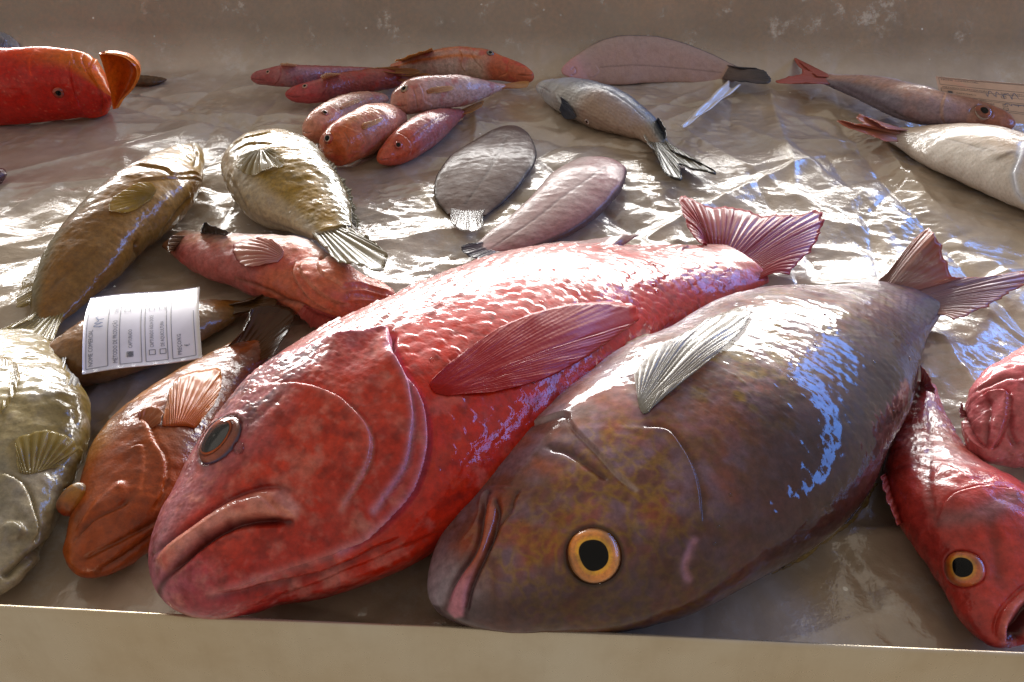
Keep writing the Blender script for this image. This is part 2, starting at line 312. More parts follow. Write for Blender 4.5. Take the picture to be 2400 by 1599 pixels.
class Sculpt:
    def __init__(s, d, nr, ns):
        s.d = d; s.f = d['feats']; s.G, s.N, s.th, s.C, s.L, s.Y = body_grid(d['body'], nr, ns)
        s.nr, s.ns = nr, ns; s.P = s.G.reshape(-1, 3); s.Nf = s.N.reshape(-1, 3); s.D = np.zeros(len(s.P))
        s.S = np.repeat(s.L/s.L[-1], ns); s.c = np.tile(np.cos(s.th), nr); s.t = np.tile(np.sin(s.th), nr)
        s.X = np.repeat(s.L, ns); s.Yf = s.Y.ravel()
        fade = sm(0, 0.03, s.S); s.fade = fade
    def near(s, poly, r):
        poly = np.asarray(poly); lo = poly.min(0)-r; hi = poly.max(0)+r
        return np.where(((s.P > lo) & (s.P < hi)).all(1))[0]
    def dist(s, name, r):
        poly = np.array(s.f[name]); i = s.near(poly, r); d, sd, t = pl_dist(s.P[i], s.Nf[i], poly)
        m = len(poly)//2; tan = poly[min(m+1, len(poly)-1)]-poly[m-1]; j = np.argmin(np.linalg.norm(s.P-poly[m], axis=1))
        left = np.cross(s.Nf[j], tan); to_head = s.C[0]-poly[m]
        hs = 1 if left@to_head > 0 else -1
        return i, d, sd*hs, t        # side + = towards the head
    def groove(s, name, depth, width):
        i, d, sd, t = s.dist(name, width*4); taper = sm(0, 0.12, t)*sm(1, 0.88, t)
        s.D[i] -= depth*np.exp(-(d/width)**2)*(0.25+0.75*taper)
    def ridge(s, name, h, width): s.groove(name, -h, width)
    def step(s, name, h, fall, width, side=1):
        i, d, sd, t = s.dist(name, fall*4); taper = sm(0, 0.1, t)*sm(1, 0.9, t)*0.9+0.1
        on = sm(-width*0.55, width*0.55, sd*side*d)      # edge about two mesh cells wide
        s.D[i] += taper*(on*h*np.exp(-d/fall)-(1-on)*0.8*h*np.exp(-(d/width)**2))
    def inside(s, name, r=0.0):
        poly = np.array(s.f[name]); c = poly.mean(0); _, _, vt = np.linalg.svd(poly-c)
        i = s.near(poly, r+0.004); q = (s.P[i]-c)@vt[:2].T; pq = (poly-c)@vt[:2].T
        ins = np.zeros(len(i), bool); k = len(pq)
        for a in range(k):
            x1, y1 = pq[a]; x2, y2 = pq[(a+1) % k]
            cross = ((y1 > q[:, 1]) != (y2 > q[:, 1])) & (q[:, 0] < (x2-x1)*(q[:, 1]-y1)/(y2-y1+1e-15)+x1); ins ^= cross
        ins &= (s.Nf[i]@vt[2]*np.sign(s.Nf[i][ins].mean(0)@vt[2] if ins.any() else 1)) > -0.2
        d, _, _ = pl_dist(s.P[i], s.Nf[i], np.concatenate([poly, poly[:1]]))
        return i, np.where(ins, d, -d)
    def region(s, name, h, edge):
        i, sd = s.inside(name, edge*2); s.D[i] += h*sm(-edge*0.3, edge, sd); return i, sm(-edge*0.3, edge*0.5, sd)
    def scales(s, dx, dy, h, mask):
        X, Y = s.X/dx, s.Yf/dy; ix = np.floor(X); best = np.zeros(len(X)); prio = np.full(len(X), -1e9); edge = np.zeros(len(X)); rid = np.zeros(len(X))
        for k in (1, 0, -1):
            cx = ix+k; off = (cx % 2)*0.5; cy = np.round(Y-off)+off
            jx = (np.modf(np.sin(cx*12.98+cy*78.2)*43758.5)[0])*0.12
            rx = (X-cx-jx)/1.55; ry = (Y-cy)/0.66; d2 = rx*rx+ry*ry; ok = (d2 < 1) & (rx > -0.75)
            q1 = np.modf(np.sin(cx*3.1+cy*17.7)*917.3)[0]; q2 = np.modf(np.sin(cx*7.7+cy*5.3)*517.9)[0]
            val = 0.25+(0.75+0.45*q2)*np.clip(rx, -0.2, 1)-0.35*ry*ry+0.45*q1*ry+0.2*q1; e = sm(0.62, 0.98, d2)
            take = ok
            best = np.where(take, val, best); edge = np.where(take, e*(rx > 0), edge); rid = np.where(take, np.modf(np.sin(cx*3.1+cy*17.7)*917.3)[0], rid)
        s.D += h*mask*best; s.edge = edge*mask; s.rid = rid
        return s.edge
    def eye_socket(s, k=0, recess=0.12, ring=0.1):
        (x, n, r) = s.d['eyes'][k]; x = np.array(x); d = np.linalg.norm(s.P-x, axis=1)/r
        s.D += r*(ring*np.exp(-((d-1.14)/0.13)**2)-recess*sm(1.02, 0.8, d))
        return d
    def finish(s):
        return s.P+s.Nf*(s.D*s.fade)[:, None]
def dfeat(s, name, w):
    i, d, sd, t = s.dist(name, w*3); o = np.zeros(len(s.P)); o[i] = np.exp(-(d/w)**2); return o
def add_eye(parent, org, x, n, r, iris_out, iris_in, pupil=0.5, bulge=0.3, cloudy=False, rim=None):
    x = np.array(x); n = np.array(n); n /= np.linalg.norm(n); a = np.cross(n, [0.31, 0.2, 0.9]); a /= np.linalg.norm(a); b = np.cross(n, a)
    def lathe(name, prof, mat, colors, par):
        k = 40; th = np.linspace(0, 2*np.pi, k, endpoint=False); V = []; Cc = []
        for (q, h), c in zip(prof, colors):
            wob = 1+(0.035*np.cos(2*th+1.1)+0.03*np.cos(3*th+0.4)+0.02*np.cos(4*th))*(1 if 0.3 < q < 0.95 else 0.3)
            V.append(x+r*((q*wob)[:, None]*(np.cos(th)[:, None]*a+np.sin(th)[:, None]*b)+h*n)); Cc.append(np.tile(c, (k, 1))*(1+0.22*np.cos(th*2+0.7)+0.12*np.cos(th*5))[:, None])
        return link_mesh(name, np.concatenate(V), grid_faces(len(prof), k), mat, par, np.concatenate(Cc), origin=org)
    qs = [1.04, 1.0, 0.94, 0.85, 0.75, pupil+0.14, pupil+0.05, pupil, pupil*0.9]
    hs = [-0.35, -0.02, 0.05]+[bulge*math.sqrt(max(0, 1-q*q*0.92))-0.02 for q in qs[3:]]; hs[-1] -= 0.05
    io, ii = np.array(iris_out), np.array(iris_in); rimc = io*0.35 if rim is None else np.array(rim)
    cols = [rimc, rimc, io*0.7, io, io, mixc(io, ii, np.float64(0.5)), ii, ii*0.6, ii*0.3]
    e = lathe('eye', list(zip(qs, hs)), M['iris'], cols, parent)
    pq = [pupil*1.02, pupil*0.98, pupil*0.8, pupil*0.55, pupil*0.3, 0.002]
    ph = [bulge*math.sqrt(1-q*q*0.92)-0.005+0.03*(1-(q/pupil)**2) for q in pq]
    lathe('pupil', list(zip(pq, ph)), M['pupil_cloudy' if cloudy else 'pupil'], [np.zeros(3)]*6, e)
    cq = [1.0, 0.95, 0.8, 0.6, 0.35, 0.02]; lathe('cornea', [(q, 0.06+(bulge+0.06)*math.sqrt(1-q*q*0.96)) for q in cq], M['cornea'], [np.ones(3)]*6, e)
def add_fin(parent, org, name, base, edge, c_base, c_edge, rays=18, bulge=0.0, relief=0.0004, ragged=0.03, mat='fin', ray_c=None, thick=0.0004, curl=0.0, seed=1, edge_c=None, skin=None, lift=0.0):
    base, edge = np.array(base), np.array(edge)
    n = rays*5+1; m = 18
    def rs(p):
        d = np.r_[0, np.cumsum(np.linalg.norm(np.diff(p, axis=0), axis=1))]; x = np.linspace(0, d[-1], n)
        return np.stack([np.interp(x, d, p[:, k]) for k in range(3)], 1)
    B, E = rs(base), rs(edge); k = np.arange(n); ph = (k % 5)/5.0
    rnd = np.random.RandomState(seed); rag = np.interp(k/5.0, np.arange(rays+2), rnd.uniform(0, 1, rays+2))
    tl = 1-ragged*rag-0.010*np.abs(np.sin(k/5*np.pi))
    t = np.linspace(0, 1, m)[None, :]*tl[:, None]
    V = B[:, None]+(E-B)[:, None]*t[..., None]
    du = np.gradient(V, axis=0); dv = np.gradient(V, axis=1); N = np.cross(du, dv); N /= np.linalg.norm(N, axis=2)[..., None]+1e-12
    nm = N.reshape(-1, 3).mean(0)
    if nm[2] < 0: N = -N
    if skin is not None:      # lay the fin on the flank
        SP, SN = skin; lo = V.reshape(-1, 3).min(0)-0.02; hi = V.reshape(-1, 3).max(0)+0.02; ok = ((SP > lo) & (SP < hi)).all(1) & (SN[:, 2] > -0.3)
        SP, SN = SP[ok], SN[ok]; st = max(1, len(SP)//9000); SP, SN = SP[::st], SN[::st]; W = V.reshape(-1, 3).copy(); tt = t.ravel()
        for a in range(0, len(W), 400):
            dd = (SP*SP).sum(1)[None]-2*W[a:a+400]@SP.T; q = np.argpartition(dd, 4, axis=1)[:, :4]; c0 = SP[q].mean(1); n0 = SN[q].mean(1); n0 /= np.linalg.norm(n0, axis=1)[:, None]
            hgt = ((W[a:a+400]-c0)*n0).sum(1); want = 0.0006+lift*tt[a:a+400]**2+0.0006*np.sin(np.pi*np.clip(tt[a:a+400], 0, 1)); W[a:a+400] += n0*(want-hgt)[:, None]; N.reshape(-1, 3)[a:a+400] = n0
        V = W.reshape(V.shape)
    rayw = 0.5+0.5*np.cos(2*np.pi*k/5)
    jit = np.interp(k/5.0, np.arange(rays+2), rnd.uniform(-1, 1, rays+2))
    hgt = relief*(rayw[:, None]-0.5)*2*(0.4+0.6*np.sin(np.pi*np.clip(t*1.05, 0, 1)))+bulge*np.sin(np.pi*t)+relief*2.0*jit[:, None]*t+curl*t*t
    V = V+N*hgt[..., None]
    c = mixc(np.array(c_base), np.array(c_edge), np.clip(t+0.25*fbm(V, 90, 2, seed), 0, 1))
    if ray_c is not None: c = mixc(c, np.array(ray_c), 0.6*rayw[:, None]*np.ones_like(t))
    if edge_c is not None: c = mixc(c, np.array(edge_c), sm(0.85, 1.0, t+0.08*fbm(V, 150, 2, seed)))
    o = link_mesh(name, V.reshape(-1, 3), grid_faces(n, m, False), M[mat], parent, np.clip(c.reshape(-1, 3), 0, 1), origin=org)
    md = o.modifiers.new('thickness', 'SOLIDIFY'); md.thickness = thick; md.offset = 0
    return o
def droplet_mat():
    t = NT('water_drop'); set_in(t.b, Roughness=0.03, IOR=1.33, Transmission_Weight=1.0); t.b.inputs['Base Color'].default_value = (1, 1, 1, 1); return t.m
M['drop'] = droplet_mat()
def add_drops(parent, org, s, spots, rmin=0.0008, rmax=0.0026, seed=1):
    """water drops standing on the skin at (s, theta) spots"""
    P = s.finish().reshape(s.nr, s.ns, 3); N = s.N; rnd = np.random.RandomState(seed)
    for (a, th) in spots:
        i = int(np.argmin(np.abs(s.L/s.L[-1]-a))); j = int(th/(2*math.pi)*s.ns) % s.ns; x = P[i, j]; n = N[i, j]; r = rnd.uniform(rmin, rmax)
        u = np.cross(n, [0.3, 0.1, 0.9]); u /= np.linalg.norm(u); v = np.cross(n, u); k = 12; t_ = np.linspace(0, 2*np.pi, k, endpoint=False); el = rnd.uniform(1, 1.6)
        V = np.concatenate([x+r*(q*(el*np.cos(t_)[:, None]*u+np.sin(t_)[:, None]*v)+h*n) for q, h in ((1, -0.12), (0.97, 0.08), (0.8, 0.26), (0.5, 0.38), (0.05, 0.43))])
        link_mesh('water_drop', V, grid_faces(5, k), M['drop'], parent, origin=org)
def finish_fish(name, label, cat, s, color, mat, group=None, root_name=None):
    P = s.finish(); C = s.C; base = np.array([C[len(C)//2][0], C[len(C)//2][1], 0.0])
    root = empty(root_name or name, base); tag(root, label, cat, group)
    nr, ns = s.nr, s.ns; F = grid_faces(nr, ns)
    V = np.concatenate([P, [C[0]], [C[-1]+(C[-1]-C[-3])*0.5]]); n = nr*ns
    k = np.arange(ns); cap0 = np.stack([np.full(ns, n), np.roll(k, -1), k], 1); l = (nr-1)*ns; cap1 = np.stack([np.full(ns, n+1), l+k, l+np.roll(k, -1)], 1)
    colr = np.concatenate([color, color[:1], color[-1:]])
    # grid_faces winding depends on side: make it outward
    vol = np.einsum('ij,ij->i', s.Nf.reshape(nr, ns, 3)[nr//2], np.cross(np.roll(P.reshape(nr, ns, 3)[nr//2], -1, 0)-P.reshape(nr, ns, 3)[nr//2], P.reshape(nr, ns, 3)[nr//2+1]-P.reshape(nr, ns, 3)[nr//2])).sum()
    if vol < 0: F = F[:, ::-1]; cap0 = cap0[:, ::-1]; cap1 = cap1[:, ::-1]
    link_mesh('body', V, [F, cap0, cap1], M[mat], root, np.clip(colr, 0, 1), origin=base)
    return root, base
DATA = {
 'red_snapper': {"body":{"C":[[-0.16954,0.24408,0.04201],[-0.16911,0.24473,0.04201],[-0.16812,0.24623,0.04201],[-0.16666,0.24846,0.04201],[-0.16475,0.2514,0.04201],[-0.16241,0.25505,0.04201],[-0.15962,0.25943,0.04201],[-0.15639,0.26453,0.04201],[-0.1527,0.27038,0.04201],[-0.14851,0.27694,0.04206],[-0.14364,0.28387,0.04255],[-0.13809,0.29114,0.04345],[-0.13188,0.2987,0.0447],[-0.12507,0.30654,0.04618],[-0.11768,0.31461,0.04776],[-0.10977,0.32279,0.04935],[-0.10135,0.33105,0.05087],[-0.09255,0.33986,0.05188],[-0.08332,0.34935,0.05237],[-0.07357,0.35968,0.05238],[-0.0632,0.37101,0.05199],[-0.05209,0.38357,0.05128],[-0.0401,0.39778,0.05027],[-0.02748,0.41405,0.049],[-0.01406,0.43232,0.04737],[0.00058,0.45242,0.04524],[0.01695,0.47405,0.04241],[0.03562,0.49666,0.03874],[0.05714,0.51883,0.03445],[0.08165,0.53956,0.02975],[0.10885,0.55908,0.0248],[0.13815,0.5772,0.02026],[0.16902,0.59468,0.01633],[0.20097,0.61253,0.01323]],"a":[0.00033,0.00742,0.01316,0.01848,0.02344,0.02806,0.03244,0.03688,0.04128,0.04576,0.05121,0.05746,0.063,0.06802,0.0728,0.07706,0.08011,0.08183,0.08287,0.0839,0.0846,0.08489,0.08484,0.08452,0.08362,0.08192,0.07996,0.07643,0.07014,0.06192,0.05376,0.0467,0.04021,0.03454],"w":[0.00025,0.00571,0.01011,0.01417,0.01791,0.02136,0.02459,0.02781,0.03095,0.03411,0.03791,0.04222,0.04601,0.04936,0.05247,0.05513,0.05687,0.05763,0.05774,0.05753,0.05704,0.05623,0.05516,0.05389,0.05224,0.0501,0.04782,0.04467,0.04002,0.0337,0.02595,0.01964,0.01438,0.01015],"flip":1,"tilt":0,"q":1.0,"floor":0.0005},"feats":{"maxtop":[[-0.1794,0.2616,0.0545],[-0.1756,0.2611,0.0585],[-0.1726,0.2617,0.0613],[-0.1698,0.2626,0.0636],[-0.1669,0.2636,0.0655],[-0.1641,0.2646,0.0672],[-0.1613,0.2658,0.0688],[-0.1586,0.267,0.0702],[-0.156,0.2684,0.0714],[-0.1534,0.2699,0.0726],[-0.1509,0.2715,0.0737],[-0.1483,0.2731,0.0748],[-0.1456,0.2746,0.0759],[-0.1429,0.2759,0.0771],[-0.1401,0.2771,0.0783],[-0.137,0.278,0.0794],[-0.1339,0.2788,0.0806],[-0.1306,0.2793,0.0817],[-0.1272,0.2796,0.0826],[-0.1237,0.2797,0.0834],[-0.1203,0.2797,0.0841],[-0.1167,0.2795,0.0844],[-0.1133,0.2788,0.0844],[-0.1099,0.2778,0.084]],"maxilla":[[-0.1751,0.2572,0.0566],[-0.1708,0.2598,0.0617],[-0.1659,0.2624,0.0655],[-0.1605,0.2646,0.0686],[-0.1554,0.2674,0.0712],[-0.1504,0.2705,0.0735],[-0.1454,0.2735,0.0755],[-0.1399,0.276,0.0778],[-0.1339,0.2778,0.08],[-0.1275,0.2789,0.0821],[-0.1207,0.2791,0.0836],[-0.1138,0.2785,0.0841],[-0.1085,0.2752,0.0821],[-0.1039,0.2716,0.0791],[-0.1051,0.2677,0.0753],[-0.1113,0.2666,0.0741],[-0.1179,0.2672,0.0743],[-0.1246,0.2674,0.0742],[-0.1312,0.2672,0.0737],[-0.1375,0.266,0.0727],[-0.1431,0.2636,0.0714],[-0.1483,0.2608,0.0696],[-0.1532,0.2578,0.0673],[-0.1577,0.2546,0.0645],[-0.162,0.2515,0.0612],[-0.167,0.2493,0.0568]],"maxfold":[[-0.1341,0.2769,0.0795],[-0.1323,0.2769,0.0798],[-0.1305,0.277,0.0803],[-0.1287,0.277,0.0806],[-0.1269,0.277,0.081],[-0.125,0.2767,0.0812],[-0.1232,0.2763,0.0812],[-0.1214,0.2756,0.081],[-0.1197,0.2748,0.0807],[-0.1181,0.274,0.0803],[-0.1168,0.273,0.0796],[-0.1157,0.2718,0.0788],[-0.1143,0.2708,0.078],[-0.1128,0.2701,0.0775],[-0.1111,0.2696,0.0771],[-0.1094,0.2692,0.0768],[-0.1077,0.2692,0.0768],[-0.106,0.2693,0.0769]],"cleft":[[-0.109,0.2663,0.0738],[-0.1124,0.2665,0.0739],[-0.1157,0.2667,0.0739],[-0.1191,0.2668,0.0739],[-0.1225,0.2668,0.0738],[-0.1259,0.2668,0.0737],[-0.1292,0.2666,0.0734],[-0.1325,0.2663,0.073],[-0.1357,0.2657,0.0725],[-0.1387,0.2646,0.072],[-0.1415,0.2633,0.0713],[-0.1442,0.262,0.0705],[-0.1468,0.2605,0.0696],[-0.1494,0.2591,0.0685],[-0.1518,0.2575,0.0674],[-0.1543,0.256,0.0661],[-0.1566,0.2544,0.0647],[-0.1588,0.2528,0.0631],[-0.161,0.2512,0.0614],[-0.1633,0.2498,0.0594],[-0.1656,0.2486,0.057],[-0.1682,0.2477,0.0542],[-0.1707,0.2471,0.0505],[-0.1728,0.2469,0.0456],[-0.1747,0.2488,0.0377],[-0.172,0.2467,0.0368]],"jawfold":[[-0.1436,0.2412,0.0517],[-0.14,0.242,0.052],[-0.1364,0.243,0.0521],[-0.133,0.2442,0.0522],[-0.1296,0.2455,0.0525],[-0.1262,0.247,0.0528],[-0.1229,0.2485,0.053],[-0.1196,0.2501,0.0531],[-0.1162,0.2517,0.053],[-0.1127,0.253,0.0535],[-0.1091,0.2541,0.0542],[-0.1054,0.2551,0.0549],[-0.1017,0.256,0.0557],[-0.0979,0.2568,0.0565],[-0.0942,0.2577,0.0574],[-0.0905,0.2587,0.0582],[-0.0869,0.2599,0.059],[-0.0833,0.2611,0.06],[-0.0799,0.2625,0.0611],[-0.0765,0.264,0.0625],[-0.0732,0.2656,0.064],[-0.0701,0.2672,0.0658],[-0.0671,0.2689,0.0678],[-0.0642,0.2707,0.0698]],"throat":[[-0.1458,0.2401,0.0498],[-0.1412,0.2407,0.0494],[-0.1368,0.2416,0.0487],[-0.1325,0.2429,0.0483],[-0.1283,0.2444,0.0482],[-0.1241,0.2462,0.048],[-0.1199,0.248,0.0476],[-0.1157,0.2499,0.0464],[-0.1113,0.2514,0.0454],[-0.1068,0.2526,0.0452],[-0.1021,0.2537,0.0453],[-0.0974,0.2547,0.0459],[-0.0927,0.2557,0.0467],[-0.0881,0.2569,0.0477],[-0.0836,0.2583,0.049],[-0.0791,0.2599,0.0504],[-0.0748,0.2615,0.0518],[-0.0704,0.2632,0.0532],[-0.0661,0.2649,0.0548],[-0.0617,0.2666,0.0563],[-0.0574,0.2684,0.0578]],"throat2":[[-0.1169,0.2496,0.0358],[-0.1125,0.2517,0.0349],[-0.1077,0.253,0.0353],[-0.1028,0.2541,0.0361],[-0.0977,0.2549,0.0378],[-0.0928,0.2557,0.0398],[-0.088,0.2569,0.0415],[-0.0832,0.2583,0.0427],[-0.0785,0.2598,0.0437],[-0.0738,0.2615,0.0445],[-0.0691,0.2632,0.0455],[-0.0644,0.2649,0.0467],[-0.0597,0.2666,0.0478],[-0.055,0.2685,0.0488],[-0.0504,0.2707,0.0495],[-0.0458,0.2736,0.0494],[-0.0413,0.2769,0.0491],[-0.0368,0.2805,0.0485]],"jawmid":[[-0.1598,0.2492,0.0602],[-0.1566,0.2502,0.0619],[-0.1536,0.2515,0.0634],[-0.1505,0.2528,0.0646],[-0.1473,0.254,0.0656],[-0.1441,0.2551,0.0665],[-0.1409,0.2563,0.0672],[-0.1376,0.2574,0.0677],[-0.1343,0.2585,0.0681],[-0.131,0.2596,0.0684],[-0.1276,0.2606,0.0686],[-0.1242,0.2615,0.0691],[-0.1207,0.2623,0.0696],[-0.1172,0.263,0.0701],[-0.1136,0.2637,0.0707],[-0.11,0.2642,0.0713],[-0.1063,0.2645,0.0716],[-0.1026,0.2648,0.0718]],"preop":[[-0.1276,0.3387,0.1013],[-0.1226,0.3364,0.103],[-0.1177,0.3344,0.1044],[-0.113,0.3325,0.1055],[-0.1083,0.3303,0.1063],[-0.1038,0.3281,0.1068],[-0.0994,0.3258,0.1071],[-0.0951,0.3236,0.1071],[-0.091,0.3212,0.1069],[-0.0872,0.3185,0.1064],[-0.0838,0.3154,0.1055],[-0.0806,0.3123,0.1045],[-0.0775,0.3093,0.1032],[-0.0748,0.3062,0.1018],[-0.0725,0.3029,0.1002],[-0.0709,0.2995,0.0983],[-0.0702,0.2959,0.0964],[-0.0703,0.2925,0.0943],[-0.0709,0.2892,0.0922],[-0.072,0.2863,0.0901],[-0.0736,0.2835,0.088],[-0.0755,0.281,0.0859],[-0.0775,0.2786,0.0838],[-0.0797,0.2764,0.0818],[-0.082,0.2742,0.0798],[-0.0834,0.2718,0.0773]],"operc":[[-0.1145,0.3691,0.104],[-0.1062,0.3675,0.1064],[-0.0982,0.367,0.1079],[-0.0905,0.3672,0.1088],[-0.0831,0.3682,0.1092],[-0.0761,0.3716,0.1092],[-0.0689,0.3714,0.1092],[-0.0673,0.3582,0.1096],[-0.0635,0.3476,0.1089],[-0.0592,0.339,0.1075],[-0.0545,0.3321,0.1054],[-0.05,0.3259,0.1029],[-0.0469,0.3193,0.1],[-0.0453,0.3125,0.0968],[-0.0445,0.3059,0.0933],[-0.0446,0.2997,0.0897],[-0.0457,0.2938,0.0862],[-0.0476,0.2882,0.0827],[-0.05,0.2831,0.0791],[-0.0538,0.2784,0.0762],[-0.0581,0.2745,0.0732],[-0.0628,0.2712,0.0699],[-0.0679,0.2682,0.0668],[-0.0732,0.2656,0.064],[-0.0787,0.263,0.0615],[-0.0843,0.2605,0.0591]],"operin":[[-0.0687,0.3536,0.1097],[-0.0659,0.3486,0.1093],[-0.0633,0.344,0.1087],[-0.0609,0.3395,0.1078],[-0.0587,0.3353,0.1069],[-0.0568,0.3311,0.1057],[-0.0553,0.3268,0.1045],[-0.0541,0.3227,0.1031],[-0.0532,0.3186,0.1017],[-0.0525,0.3147,0.1001],[-0.0521,0.3109,0.0985],[-0.0521,0.3071,0.0969],[-0.0524,0.3035,0.0953],[-0.0528,0.3,0.0936],[-0.0532,0.2966,0.0918],[-0.0538,0.2934,0.09],[-0.0546,0.2903,0.0881],[-0.056,0.2874,0.0865],[-0.0578,0.2847,0.0849],[-0.0598,0.2821,0.0834],[-0.0618,0.2797,0.0817],[-0.064,0.2776,0.0799],[-0.0661,0.2756,0.078],[-0.0683,0.2736,0.076]],"preop2":[[-0.0856,0.3156,0.1056],[-0.0836,0.3162,0.1057],[-0.0816,0.3168,0.1058],[-0.0796,0.3171,0.1058],[-0.0775,0.317,0.1057],[-0.0754,0.3169,0.1054],[-0.0733,0.3169,0.1052],[-0.0712,0.3173,0.1051],[-0.0692,0.318,0.105],[-0.0672,0.3188,0.1049],[-0.0652,0.3193,0.1047],[-0.0631,0.3193,0.1043],[-0.0611,0.319,0.1038],[-0.0591,0.3186,0.1032],[-0.057,0.3182,0.1026]],"browline":[[-0.1398,0.3165,0.0928],[-0.1374,0.3168,0.0939],[-0.135,0.3171,0.095],[-0.1328,0.3179,0.096],[-0.1309,0.319,0.097],[-0.1291,0.3203,0.098],[-0.1274,0.3217,0.0989],[-0.1256,0.3231,0.0998],[-0.1238,0.3244,0.1008],[-0.1218,0.3256,0.1016],[-0.1198,0.3266,0.1025],[-0.1178,0.3278,0.1034]]},"eyes":[[[-0.1536,0.3126,0.085],[-0.506,-0.145,0.851],0.01415]],"fins":{"pectoral_fin":[[[-0.0443,0.3347,0.1043],[-0.0436,0.3337,0.1039],[-0.043,0.3327,0.1035],[-0.0423,0.3317,0.103],[-0.0414,0.3308,0.1025],[-0.0405,0.3303,0.1021],[-0.0394,0.3301,0.1017],[-0.0383,0.3301,0.1013],[-0.0372,0.3302,0.1009],[-0.036,0.3303,0.1006],[-0.0349,0.3305,0.1002],[-0.0338,0.3306,0.0998]],[[-0.0407,0.3399,0.1067],[-0.0306,0.3565,0.1065],[-0.019,0.3737,0.1051],[-0.0059,0.3915,0.1029],[0.0094,0.408,0.0993],[0.0263,0.4241,0.0943],[0.0448,0.4395,0.088],[0.0648,0.4537,0.0798],[0.0858,0.4654,0.0678],[0.088,0.4547,0.0632],[0.0692,0.4258,0.0705],[0.0523,0.4017,0.0759],[0.0362,0.3809,0.081],[0.0206,0.364,0.0856],[0.0051,0.3509,0.0904],[-0.0098,0.3405,0.0948]]],"dorsal_fin":[[[-0.0368,0.4845,0.0824],[-0.0273,0.4913,0.082],[-0.0177,0.5001,0.0806],[-0.0077,0.5086,0.0788],[0.0028,0.5141,0.078],[0.0135,0.5193,0.0767],[0.0244,0.5252,0.0746],[0.0357,0.5319,0.0718],[0.0474,0.5393,0.0683],[0.0595,0.5484,0.0635],[0.0725,0.5601,0.0572],[0.0868,0.577,0.0479]],[[-0.046,0.544,0.05],[-0.037,0.5505,0.05],[-0.0278,0.5572,0.05],[-0.0184,0.5638,0.05],[-0.0087,0.5696,0.05],[0.0014,0.574,0.05],[0.0116,0.5772,0.05],[0.022,0.5799,0.05],[0.0324,0.5823,0.05],[0.0429,0.5848,0.05],[0.0535,0.5868,0.05],[0.0641,0.5887,0.05],[0.0747,0.5912,0.05],[0.0855,0.5944,0.05],[0.0963,0.5978,0.05],[0.107,0.5988,0.05]]]},"tail":[[[0.1694,0.6324,0.015],[0.1723,0.6272,0.015],[0.1752,0.622,0.015],[0.1781,0.6168,0.015],[0.181,0.6116,0.015],[0.1839,0.6063,0.015],[0.1868,0.6011,0.015],[0.1897,0.5959,0.015],[0.1926,0.5907,0.015],[0.1955,0.5855,0.015],[0.1984,0.5803,0.015],[0.2014,0.5751,0.015]],[[0.1629,0.6161,0.03],[0.1602,0.6299,0.0309],[0.1581,0.645,0.0319],[0.1567,0.6613,0.0328],[0.1565,0.6793,0.0337],[0.1572,0.6985,0.0346],[0.164,0.707,0.0339],[0.1712,0.6987,0.032],[0.1795,0.6931,0.0302],[0.189,0.6914,0.0283],[0.2001,0.6955,0.0265],[0.2111,0.6985,0.0246],[0.2212,0.698,0.0228],[0.2299,0.6939,0.0209],[0.2387,0.6901,0.0197],[0.2491,0.6912,0.0191],[0.2599,0.6937,0.0185],[0.2708,0.6964,0.0178],[0.282,0.7,0.0172],[0.2938,0.7057,0.0166],[0.3016,0.7025,0.016],[0.2957,0.6824,0.0154],[0.2872,0.6626,0.0154],[0.2769,0.6434,0.0163],[0.2661,0.6263,0.0172],[0.2552,0.6114,0.0181],[0.2444,0.5977,0.0191],[0.2342,0.5838,0.02]]]},
